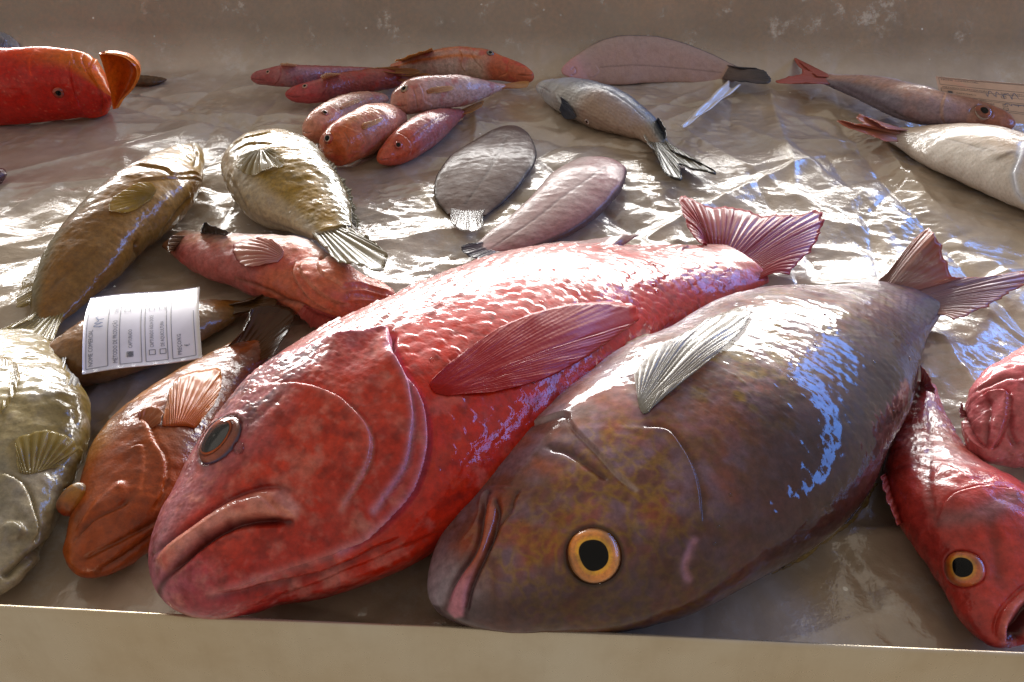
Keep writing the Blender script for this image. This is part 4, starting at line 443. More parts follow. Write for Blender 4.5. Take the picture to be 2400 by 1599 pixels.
 'pale_grouper': {"body":{"C":[[-0.27279,0.26406,0.01892],[-0.27307,0.26464,0.01892],[-0.2737,0.26596,0.01892],[-0.27463,0.26794,0.01892],[-0.27587,0.27054,0.01892],[-0.2774,0.27376,0.01892],[-0.27924,0.2776,0.01892],[-0.28138,0.28208,0.01892],[-0.28382,0.28719,0.01892],[-0.28657,0.29294,0.01892],[-0.28948,0.29917,0.01907],[-0.29253,0.30583,0.01938],[-0.29567,0.31285,0.01985],[-0.29883,0.3201,0.02049],[-0.30192,0.32743,0.0213],[-0.30485,0.33467,0.02227],[-0.30757,0.3419,0.02336],[-0.31025,0.3493,0.02439],[-0.31299,0.35686,0.02531],[-0.31593,0.36467,0.02602],[-0.31934,0.37289,0.02634],[-0.32336,0.38153,0.02626],[-0.3281,0.39049,0.02584],[-0.33345,0.39928,0.02518],[-0.33927,0.40782,0.02431],[-0.34547,0.41633,0.02322],[-0.35186,0.42497,0.022],[-0.35824,0.43396,0.02075],[-0.36461,0.44381,0.01933],[-0.37093,0.45425,0.01767],[-0.37731,0.4652,0.01577],[-0.38354,0.47627,0.014],[-0.38974,0.4875,0.01239],[-0.3961,0.49896,0.01096]],"a":[0.00016,0.00357,0.00641,0.00916,0.0119,0.01466,0.01747,0.02035,0.02299,0.02545,0.02821,0.03126,0.03395,0.03616,0.03818,0.04021,0.04236,0.0445,0.04647,0.04804,0.04922,0.04986,0.04961,0.04817,0.04645,0.04557,0.04548,0.04535,0.04456,0.04342,0.04153,0.03851,0.03481,0.03137],"w":[0.0001,0.00214,0.00385,0.0055,0.00714,0.0088,0.01048,0.01221,0.0138,0.01527,0.01693,0.01876,0.02037,0.0217,0.02291,0.02413,0.02541,0.0267,0.02788,0.02882,0.02953,0.02991,0.02955,0.02786,0.02604,0.02472,0.02383,0.02291,0.02165,0.02025,0.01835,0.01522,0.01211,0.00941],"flip":1,"tilt":0,"q":0.9,"floor":0.0005},"feats":{"gill":[[-0.2936,0.3294,0.0433],[-0.2912,0.3286,0.0426],[-0.2888,0.3279,0.0419],[-0.2865,0.327,0.041],[-0.2842,0.3261,0.0401],[-0.282,0.325,0.0392],[-0.2799,0.3238,0.0382],[-0.2779,0.3222,0.0371],[-0.2762,0.3203,0.036],[-0.2746,0.3183,0.0348],[-0.2731,0.3162,0.0337],[-0.2718,0.314,0.0326],[-0.2707,0.3118,0.0315],[-0.2696,0.3096,0.0304],[-0.2685,0.3075,0.0292],[-0.2674,0.3054,0.028],[-0.2664,0.3033,0.0269],[-0.2657,0.3009,0.026],[-0.2652,0.2983,0.0254],[-0.2648,0.2958,0.0249],[-0.2644,0.2933,0.0243]],"lip":[[-0.2798,0.2948,0.0334],[-0.2797,0.2963,0.0336],[-0.2797,0.2977,0.0338],[-0.2792,0.299,0.0339],[-0.2784,0.2999,0.0338],[-0.2774,0.3007,0.0335],[-0.2763,0.3011,0.0332],[-0.275,0.3012,0.0327],[-0.2738,0.3009,0.032],[-0.2725,0.3003,0.0314],[-0.2714,0.2995,0.0307],[-0.2703,0.2985,0.03],[-0.2694,0.2972,0.0293],[-0.2688,0.2957,0.0289],[-0.2688,0.2942,0.0287],[-0.2692,0.2928,0.0289],[-0.2699,0.2918,0.0293],[-0.2709,0.2911,0.0297],[-0.2719,0.2906,0.0302],[-0.273,0.29,0.0305],[-0.274,0.2895,0.0309],[-0.275,0.2887,0.0311],[-0.2758,0.2878,0.0312],[-0.2765,0.2868,0.0312]],"jaw":[[-0.271,0.2712,0.0247],[-0.2696,0.2727,0.0245],[-0.2682,0.2742,0.0241],[-0.2671,0.276,0.0238],[-0.2661,0.278,0.0234],[-0.2652,0.2802,0.0229],[-0.2645,0.2825,0.0224],[-0.2639,0.2849,0.0216],[-0.2634,0.2875,0.0206],[-0.263,0.2904,0.0192],[-0.2631,0.2937,0.0175],[-0.2638,0.2979,0.0149],[-0.2662,0.3035,0.0113],[-0.2664,0.3064,0.011],[-0.2655,0.3084,0.0125]],"gill2":[[-0.2688,0.3685,0.0245],[-0.2685,0.3658,0.0235],[-0.2683,0.3632,0.0225],[-0.2682,0.3607,0.0215],[-0.2681,0.3581,0.0205],[-0.268,0.3555,0.0196],[-0.2679,0.3529,0.0188],[-0.2679,0.3502,0.018],[-0.2677,0.3472,0.0177],[-0.2669,0.3432,0.0189],[-0.2662,0.3388,0.0219],[-0.2661,0.3352,0.0247]]},"eyes":[],"fins":{"pectoral_fin":[[[-0.284,0.3315,0.0419],[-0.2825,0.3314,0.0413],[-0.2811,0.3313,0.0407],[-0.2797,0.3316,0.0401],[-0.2785,0.3322,0.0396],[-0.2774,0.3331,0.0391],[-0.2764,0.3342,0.0386],[-0.2755,0.3353,0.038],[-0.2746,0.3366,0.0375],[-0.2738,0.3379,0.0371],[-0.273,0.3394,0.0365],[-0.2723,0.3408,0.0359]],[[-0.2849,0.3344,0.0481],[-0.2869,0.3389,0.0497],[-0.289,0.3433,0.0514],[-0.2913,0.3479,0.0532],[-0.2901,0.352,0.0537],[-0.2866,0.3543,0.0528],[-0.2834,0.357,0.0519],[-0.2802,0.3598,0.0506],[-0.2766,0.3619,0.0487],[-0.2726,0.3628,0.0457],[-0.269,0.3629,0.0421],[-0.2657,0.3621,0.0375],[-0.2637,0.3593,0.0334],[-0.264,0.3536,0.034],[-0.265,0.348,0.0354],[-0.266,0.343,0.0366]]],"pelvic_fin":[[[-0.3057,0.4312,0.0362],[-0.3023,0.4258,0.0383],[-0.2993,0.421,0.0399],[-0.2967,0.4167,0.0413],[-0.2944,0.4132,0.042],[-0.2925,0.4107,0.0422],[-0.2909,0.4093,0.0418],[-0.2895,0.4084,0.0411],[-0.2882,0.4078,0.0403],[-0.287,0.4074,0.0394],[-0.286,0.4074,0.0383],[-0.2851,0.4076,0.037]],[[-0.3139,0.4527,0.0318],[-0.3243,0.464,0.0255],[-0.3243,0.464,0.0255],[-0.3243,0.464,0.0255],[-0.3218,0.4607,0.0261],[-0.3206,0.4592,0.0264],[-0.3195,0.4578,0.025],[-0.3148,0.4513,0.0278],[-0.3111,0.4462,0.0286],[-0.3054,0.439,0.0311],[-0.3008,0.4331,0.0334],[-0.2974,0.4295,0.0339],[-0.2956,0.4275,0.0342],[-0.2953,0.4277,0.0326],[-0.2918,0.4236,0.033],[-0.2901,0.4215,0.0332]]],"anal_fin":[[[-0.3484,0.4376,0.0447],[-0.3468,0.437,0.0449],[-0.3452,0.4364,0.045],[-0.3437,0.4359,0.0452],[-0.3421,0.4351,0.0454],[-0.3403,0.434,0.0456],[-0.3384,0.4326,0.0459],[-0.3364,0.4309,0.0463],[-0.3344,0.4292,0.0467],[-0.3325,0.4275,0.0471],[-0.3305,0.4257,0.0475],[-0.3285,0.4239,0.048]],[[-0.3062,0.3621,0.0565],[-0.306,0.3641,0.0567],[-0.3058,0.366,0.0569],[-0.3056,0.3681,0.0571],[-0.3055,0.3701,0.0573],[-0.3054,0.3722,0.0574],[-0.3053,0.3744,0.0575],[-0.3053,0.3767,0.0576],[-0.3055,0.3791,0.0576],[-0.3058,0.3816,0.0577],[-0.3064,0.3843,0.0577],[-0.3073,0.3872,0.0576],[-0.3083,0.3902,0.0575],[-0.3094,0.3934,0.0573],[-0.3107,0.3967,0.0569],[-0.3121,0.4005,0.0564]]]}},
 'olive_grouper': {"body":{"C":[[-0.34676,0.84588,0.02486],[-0.34682,0.84472,0.02486],[-0.34694,0.84207,0.02486],[-0.34712,0.83818,0.02486],[-0.34733,0.83318,0.02486],[-0.34758,0.82714,0.02486],[-0.34784,0.82015,0.02486],[-0.34813,0.81227,0.02486],[-0.34844,0.80358,0.02486],[-0.34857,0.79368,0.02507],[-0.3485,0.78264,0.02553],[-0.3483,0.77065,0.02618],[-0.34803,0.75793,0.02699],[-0.3478,0.74479,0.02788],[-0.34774,0.73152,0.02876],[-0.34797,0.71836,0.02959],[-0.34884,0.70593,0.03014],[-0.35034,0.69429,0.03037],[-0.35234,0.68328,0.0303],[-0.35465,0.67265,0.02998],[-0.35705,0.66217,0.02945],[-0.35928,0.65151,0.0288],[-0.36113,0.64054,0.028],[-0.36278,0.62943,0.02702],[-0.36433,0.61834,0.02587],[-0.36579,0.60734,0.02453],[-0.36714,0.59654,0.023],[-0.3684,0.58605,0.02125],[-0.36963,0.57606,0.01919],[-0.37054,0.56625,0.01696],[-0.37107,0.55643,0.0147],[-0.3711,0.54622,0.01271],[-0.37081,0.53571,0.011],[-0.37041,0.52501,0.00958]],"a":[0.00012,0.00264,0.00483,0.00713,0.00967,0.01255,0.0158,0.01935,0.02247,0.02519,0.02801,0.031,0.03378,0.03622,0.03835,0.04001,0.04084,0.04078,0.04023,0.03961,0.03864,0.03757,0.03686,0.03662,0.03625,0.03516,0.03357,0.03145,0.02893,0.02624,0.02283,0.01855,0.01423,0.01084],"w":[8e-05,0.0019,0.00348,0.00514,0.00697,0.00904,0.01138,0.01393,0.01618,0.01814,0.02017,0.02232,0.02432,0.02608,0.02762,0.02881,0.02941,0.02936,0.02896,0.02852,0.02782,0.02705,0.02635,0.02542,0.02439,0.02289,0.02111,0.01906,0.01687,0.01468,0.01211,0.00879,0.00594,0.0039],"flip":-1,"tilt":0,"q":0.95,"floor":0.0005},"feats":{"lip1":[[-0.3489,0.8031,0.0411],[-0.3443,0.7948,0.0427],[-0.3405,0.7881,0.0436],[-0.3372,0.7824,0.0442],[-0.3341,0.7776,0.0444],[-0.3314,0.7741,0.0442],[-0.329,0.7715,0.0437],[-0.3269,0.7701,0.0429],[-0.3251,0.7695,0.0418],[-0.3237,0.77,0.0404],[-0.3224,0.7712,0.0388],[-0.3214,0.773,0.0369]],"lip2":[[-0.3461,0.8087,0.0397],[-0.3426,0.8038,0.0404],[-0.3397,0.8005,0.0405],[-0.3372,0.7978,0.0404],[-0.3348,0.7951,0.04],[-0.3326,0.7924,0.0396],[-0.3305,0.7898,0.0391],[-0.3285,0.7874,0.0384],[-0.3267,0.785,0.0377],[-0.3249,0.782,0.0371],[-0.3231,0.7783,0.0366],[-0.3215,0.775,0.036]],"lip3":[[-0.3471,0.8375,0.0303],[-0.3415,0.8241,0.0338],[-0.3378,0.8154,0.0355],[-0.3351,0.8089,0.0362],[-0.3328,0.8038,0.0365],[-0.3309,0.7997,0.0363],[-0.3291,0.7964,0.0359],[-0.3274,0.7929,0.0355],[-0.3258,0.7885,0.0354],[-0.3241,0.7834,0.0356],[-0.3225,0.7779,0.036],[-0.3209,0.7721,0.0366],[-0.3195,0.7661,0.0375],[-0.3186,0.76,0.0388],[-0.318,0.7543,0.0402]],"gill":[[-0.3598,0.7207,0.0569],[-0.3547,0.717,0.0582],[-0.3505,0.7151,0.0587],[-0.3468,0.7141,0.0588],[-0.3433,0.7136,0.0587],[-0.34,0.7134,0.0583],[-0.337,0.7137,0.0577],[-0.334,0.7144,0.057],[-0.3312,0.715,0.0561],[-0.3283,0.7151,0.0551],[-0.3252,0.712,0.054],[-0.3225,0.7077,0.0528],[-0.3202,0.709,0.0512],[-0.3183,0.7125,0.0497],[-0.3168,0.7167,0.0481],[-0.3155,0.7217,0.0462],[-0.3148,0.7281,0.0441],[-0.3142,0.7351,0.0416],[-0.3136,0.7415,0.0384],[-0.3129,0.7467,0.0345],[-0.3134,0.7543,0.0291]],"gill2":[[-0.341,0.6831,0.0583],[-0.3383,0.685,0.0579],[-0.3357,0.687,0.0574],[-0.3332,0.6892,0.0569],[-0.3307,0.6915,0.0562],[-0.3283,0.694,0.0554],[-0.3259,0.6966,0.0545],[-0.3236,0.6993,0.0534],[-0.3213,0.702,0.0521],[-0.3191,0.7049,0.0506],[-0.317,0.7081,0.0488],[-0.3151,0.7119,0.0469],[-0.3135,0.7165,0.0447],[-0.3123,0.7221,0.0422],[-0.3115,0.7289,0.0392],[-0.3112,0.7368,0.0352],[-0.3117,0.7453,0.0297],[-0.317,0.7635,0.0189]],"bellyl":[[-0.3079,0.7119,0.0291],[-0.3081,0.7037,0.0299],[-0.3087,0.6966,0.0303],[-0.3096,0.6904,0.0302],[-0.3107,0.6848,0.0296],[-0.3118,0.6799,0.0286],[-0.3131,0.6753,0.0273],[-0.3144,0.671,0.026],[-0.3158,0.6668,0.0247],[-0.3173,0.6627,0.0234],[-0.319,0.6588,0.0221],[-0.3207,0.6552,0.0206]],"belly2":[[-0.3272,0.6214,0.0298],[-0.3273,0.6203,0.0288],[-0.3274,0.6192,0.0278],[-0.3275,0.6183,0.0267],[-0.3277,0.6175,0.0255],[-0.3279,0.6171,0.0241],[-0.3281,0.6176,0.0222],[-0.3285,0.6192,0.0199],[-0.3297,0.622,0.0168]],"latl":[[-0.3724,0.5541,0.0256],[-0.3697,0.5581,0.0277],[-0.3671,0.5623,0.0297],[-0.3642,0.5664,0.0315],[-0.3611,0.5703,0.0331],[-0.3578,0.5743,0.0344],[-0.3546,0.5783,0.0357],[-0.3514,0.5827,0.0368],[-0.3485,0.5874,0.0378],[-0.3457,0.5923,0.0387],[-0.343,0.5976,0.0395],[-0.3404,0.6031,0.0401]]},"eyes":[],"fins":{"pectoral_fin":[[[-0.3239,0.6765,0.0524],[-0.3239,0.6752,0.0521],[-0.3239,0.6738,0.0518],[-0.3239,0.6725,0.0515],[-0.3239,0.6712,0.0512],[-0.324,0.6699,0.0509],[-0.3241,0.6686,0.0507],[-0.3243,0.6673,0.0505],[-0.3245,0.6661,0.0503],[-0.3248,0.6649,0.0501],[-0.325,0.6637,0.0499],[-0.3253,0.6625,0.0497]],[[-0.3284,0.6806,0.0573],[-0.3336,0.6795,0.0591],[-0.3377,0.6754,0.0598],[-0.3412,0.67,0.0599],[-0.3444,0.6644,0.0597],[-0.3472,0.6586,0.0592],[-0.3496,0.6524,0.0585],[-0.3514,0.6458,0.0576],[-0.3521,0.6382,0.0565],[-0.3494,0.6308,0.0545],[-0.344,0.6302,0.053],[-0.3394,0.6325,0.0517],[-0.3352,0.636,0.0503],[-0.3319,0.6411,0.0495],[-0.3295,0.6474,0.0497],[-0.3273,0.6539,0.0503]]],"anal_fin":[[[-0.3827,0.5867,0.0367],[-0.3837,0.5832,0.035],[-0.3847,0.5797,0.0333],[-0.3857,0.5764,0.0316],[-0.3866,0.5729,0.0298],[-0.3869,0.5692,0.0281],[-0.3866,0.565,0.0264],[-0.3858,0.5607,0.0247],[-0.3848,0.5564,0.0231],[-0.3841,0.5524,0.0213],[-0.3833,0.5484,0.0194],[-0.3824,0.5443,0.0177]],[[-0.4148,0.6247,0.012],[-0.4153,0.6186,0.012],[-0.4159,0.6127,0.012],[-0.4164,0.6068,0.012],[-0.4166,0.6007,0.012],[-0.4166,0.5944,0.012],[-0.4162,0.5879,0.012],[-0.415,0.5809,0.012],[-0.4132,0.5735,0.012],[-0.4109,0.566,0.012],[-0.4083,0.5585,0.012],[-0.4053,0.551,0.012],[-0.4009,0.5446,0.012],[-0.397,0.5451,0.012],[-0.3947,0.5481,0.012],[-0.3925,0.5514,0.012]]]},"tail":[[[-0.3813,0.5424,0.0122],[-0.3794,0.5425,0.0122],[-0.3775,0.5426,0.0122],[-0.3757,0.5426,0.0122],[-0.3738,0.5427,0.0122],[-0.3719,0.5428,0.0122],[-0.3701,0.5428,0.0122],[-0.3682,0.5429,0.0122],[-0.3663,0.543,0.0122],[-0.3644,0.5431,0.0122],[-0.3626,0.5431,0.0122],[-0.3607,0.5432,0.0122]],[[-0.3721,0.5147,0.02],[-0.3749,0.5129,0.02],[-0.3777,0.511,0.02],[-0.3804,0.5091,0.02],[-0.3831,0.5072,0.02],[-0.3858,0.5053,0.02],[-0.3883,0.5033,0.02],[-0.3907,0.501,0.02],[-0.3931,0.4988,0.02],[-0.3951,0.4961,0.02],[-0.3946,0.4911,0.02],[-0.3908,0.4851,0.02],[-0.386,0.4805,0.02],[-0.3817,0.479,0.02],[-0.3779,0.4787,0.02],[-0.3744,0.479,0.02],[-0.3711,0.4796,0.02],[-0.3681,0.4809,0.02],[-0.3664,0.4838,0.02],[-0.3649,0.4871,0.02],[-0.362,0.4886,0.02],[-0.3583,0.4885,0.02],[-0.3543,0.488,0.02],[-0.3503,0.4871,0.02],[-0.3461,0.486,0.02],[-0.3431,0.4871,0.02],[-0.3442,0.4927,0.02],[-0.3461,0.4989,0.02]]]},
 'spotted_grouper': {"body":{"C":[[-0.28503,0.86986,0.02694],[-0.28473,0.86918,0.02694],[-0.28405,0.86762,0.02694],[-0.28307,0.86535,0.02694],[-0.28181,0.86243,0.02694],[-0.2803,0.85893,0.02694],[-0.27857,0.85488,0.02694],[-0.27663,0.85032,0.02694],[-0.27448,0.84527,0.02694],[-0.27209,0.83962,0.027],[-0.26927,0.83282,0.02735],[-0.26605,0.82497,0.02796],[-0.26243,0.81617,0.02879],[-0.25847,0.80663,0.02974],[-0.25419,0.79654,0.03073],[-0.2496,0.78596,0.0317],[-0.24473,0.77484,0.03262],[-0.2398,0.76378,0.03325],[-0.23481,0.75293,0.03361],[-0.22979,0.7425,0.03368],[-0.22476,0.73271,0.03347],[-0.21973,0.72369,0.03303],[-0.21451,0.7151,0.03266],[-0.20887,0.70683,0.03235],[-0.20284,0.69873,0.03211],[-0.1966,0.69062,0.03203],[-0.19031,0.68228,0.03221],[-0.18421,0.67349,0.03273],[-0.17857,0.66424,0.03361],[-0.17347,0.65514,0.03464],[-0.16874,0.64608,0.03586],[-0.16431,0.63743,0.03699],[-0.16004,0.62913,0.03799],[-0.15575,0.62113,0.0388]],"a":[0.00014,0.00307,0.00559,0.00817,0.01095,0.014,0.01737,0.0211,0.02459,0.02797,0.03179,0.03601,0.03988,0.04329,0.04633,0.0488,0.05019,0.05037,0.05,0.04986,0.0497,0.0493,0.0486,0.04785,0.04649,0.04386,0.04009,0.03611,0.03267,0.02954,0.02647,0.02344,0.02053,0.01795],"w":[8e-05,0.0019,0.00346,0.00507,0.00679,0.00868,0.01077,0.01308,0.01524,0.01734,0.01971,0.02233,0.02472,0.02684,0.02872,0.03025,0.03112,0.03123,0.031,0.03091,0.03081,0.03057,0.02991,0.0286,0.02693,0.02459,0.02171,0.01885,0.0164,0.01423,0.01209,0.00957,0.00738,0.00556],"flip":-1,"tilt":0,"q":0.9,"floor":0.0005},"feats":{"gillt":[[-0.2838,0.7797,0.0522],[-0.279,0.7778,0.0551],[-0.2751,0.7784,0.0569],[-0.2712,0.7792,0.0584],[-0.2668,0.779,0.0598],[-0.2624,0.7786,0.061],[-0.2582,0.7788,0.0618],[-0.2544,0.7803,0.0623],[-0.2509,0.7827,0.0624],[-0.2477,0.7861,0.062],[-0.2448,0.7907,0.0613],[-0.2426,0.7975,0.0596]],"gill2":[[-0.273,0.7545,0.0567],[-0.2697,0.7549,0.0583],[-0.2667,0.756,0.0596],[-0.2636,0.7573,0.0608],[-0.2602,0.7578,0.0618],[-0.2566,0.7575,0.0626],[-0.2527,0.7567,0.0633],[-0.2488,0.7556,0.0638],[-0.2449,0.7542,0.0642],[-0.241,0.7527,0.0644],[-0.2372,0.7512,0.0646],[-0.2334,0.7501,0.0646]],"bellyl":[[-0.2779,0.7312,0.0428],[-0.273,0.7218,0.0433],[-0.2686,0.7135,0.0434],[-0.2646,0.7063,0.0431],[-0.2609,0.7,0.0423],[-0.2575,0.6944,0.0413],[-0.2543,0.6892,0.0402],[-0.2512,0.6845,0.0387],[-0.2485,0.6806,0.037],[-0.2463,0.6775,0.0347],[-0.2446,0.6754,0.0318],[-0.2433,0.6744,0.0284]],"belly2":[[-0.2407,0.6714,0.0315],[-0.2363,0.6676,0.0303],[-0.2323,0.6649,0.0286],[-0.2277,0.6621,0.0277],[-0.2227,0.6594,0.0276],[-0.2175,0.6564,0.0279],[-0.2124,0.6534,0.0281],[-0.2071,0.6493,0.0288],[-0.2015,0.6444,0.0298],[-0.1958,0.6388,0.0312],[-0.19,0.6327,0.033],[-0.1842,0.6264,0.0349],[-0.1785,0.6201,0.0368],[-0.1729,0.614,0.0386],[-0.1714,0.6225,0.0323]]},"eyes":[],"fins":{"pectoral_fin":[[[-0.2477,0.737,0.0637],[-0.2467,0.7372,0.0639],[-0.2457,0.7375,0.0641],[-0.2447,0.7378,0.0643],[-0.2437,0.7381,0.0644],[-0.2427,0.7382,0.0646],[-0.2416,0.7382,0.0647],[-0.2405,0.7379,0.0648],[-0.2394,0.7376,0.0649],[-0.2382,0.7371,0.065],[-0.2371,0.7367,0.0651],[-0.2359,0.7364,0.0652]],[[-0.2589,0.7328,0.0653],[-0.262,0.7265,0.0627],[-0.2646,0.7201,0.0596],[-0.2601,0.7092,0.0583],[-0.2525,0.7003,0.0589],[-0.2445,0.6949,0.0603],[-0.2373,0.6924,0.0618],[-0.2307,0.6921,0.0632],[-0.2245,0.6928,0.0642],[-0.2184,0.694,0.0649],[-0.2127,0.6961,0.0654],[-0.2095,0.703,0.0665],[-0.2114,0.7126,0.0681],[-0.2176,0.7198,0.0692],[-0.2241,0.7268,0.0699],[-0.2311,0.7332,0.0703]]],"dorsal_fin":[[[-0.1831,0.7439,0.0487],[-0.1784,0.7365,0.0471],[-0.1736,0.7283,0.0458],[-0.1691,0.7196,0.0445],[-0.1651,0.7121,0.0428],[-0.1615,0.7049,0.0408],[-0.158,0.6968,0.0391],[-0.1543,0.6856,0.0388],[-0.1509,0.6739,0.0388],[-0.1479,0.6629,0.0385],[-0.1456,0.6539,0.0376],[-0.1429,0.6448,0.0357]],[[-0.1985,0.8193,0.02],[-0.1929,0.809,0.02],[-0.1873,0.7989,0.02],[-0.1819,0.7887,0.02],[-0.1769,0.778,0.02],[-0.1721,0.7674,0.02],[-0.1676,0.7566,0.02],[-0.1633,0.7457,0.02],[-0.1596,0.7345,0.02],[-0.1564,0.7233,0.02],[-0.1534,0.7121,0.02],[-0.1506,0.7012,0.02],[-0.1479,0.6905,0.02],[-0.1453,0.68,0.02],[-0.1428,0.6697,0.02],[-0.1403,0.6597,0.02]]]},"tail":[[[-0.1791,0.6289,0.037],[-0.1764,0.6304,0.037],[-0.1736,0.6319,0.037],[-0.1709,0.6333,0.037],[-0.1682,0.6348,0.037],[-0.1655,0.6363,0.037],[-0.1627,0.6377,0.037],[-0.16,0.6392,0.037],[-0.1573,0.6407,0.037],[-0.1545,0.6421,0.037],[-0.1518,0.6436,0.037],[-0.1491,0.6451,0.037]],[[-0.1523,0.5774,0.05],[-0.1478,0.5699,0.0507],[-0.1434,0.5625,0.0515],[-0.1389,0.5558,0.0522],[-0.1343,0.5499,0.053],[-0.1298,0.5444,0.0537],[-0.1252,0.5394,0.0544],[-0.1207,0.5349,0.0552],[-0.1162,0.5309,0.0559],[-0.1117,0.5274,0.0567],[-0.1072,0.5245,0.0574],[-0.1028,0.5222,0.0581],[-0.0986,0.5206,0.0589],[-0.0946,0.5208,0.0596],[-0.0916,0.5248,0.0594],[-0.0895,0.5317,0.0583],[-0.0891,0.5406,0.0572],[-0.0925,0.5489,0.0561],[-0.0967,0.5561,0.055],[-0.1011,0.563,0.0539],[-0.1056,0.5695,0.0528],[-0.1103,0.5758,0.0517],[-0.115,0.582,0.0506],[-0.1199,0.588,0.0494],[-0.1249,0.5936,0.0483],[-0.13,0.5985,0.0472],[-0.1351,0.6025,0.0461],[-0.1403,0.6064,0.045]]]},
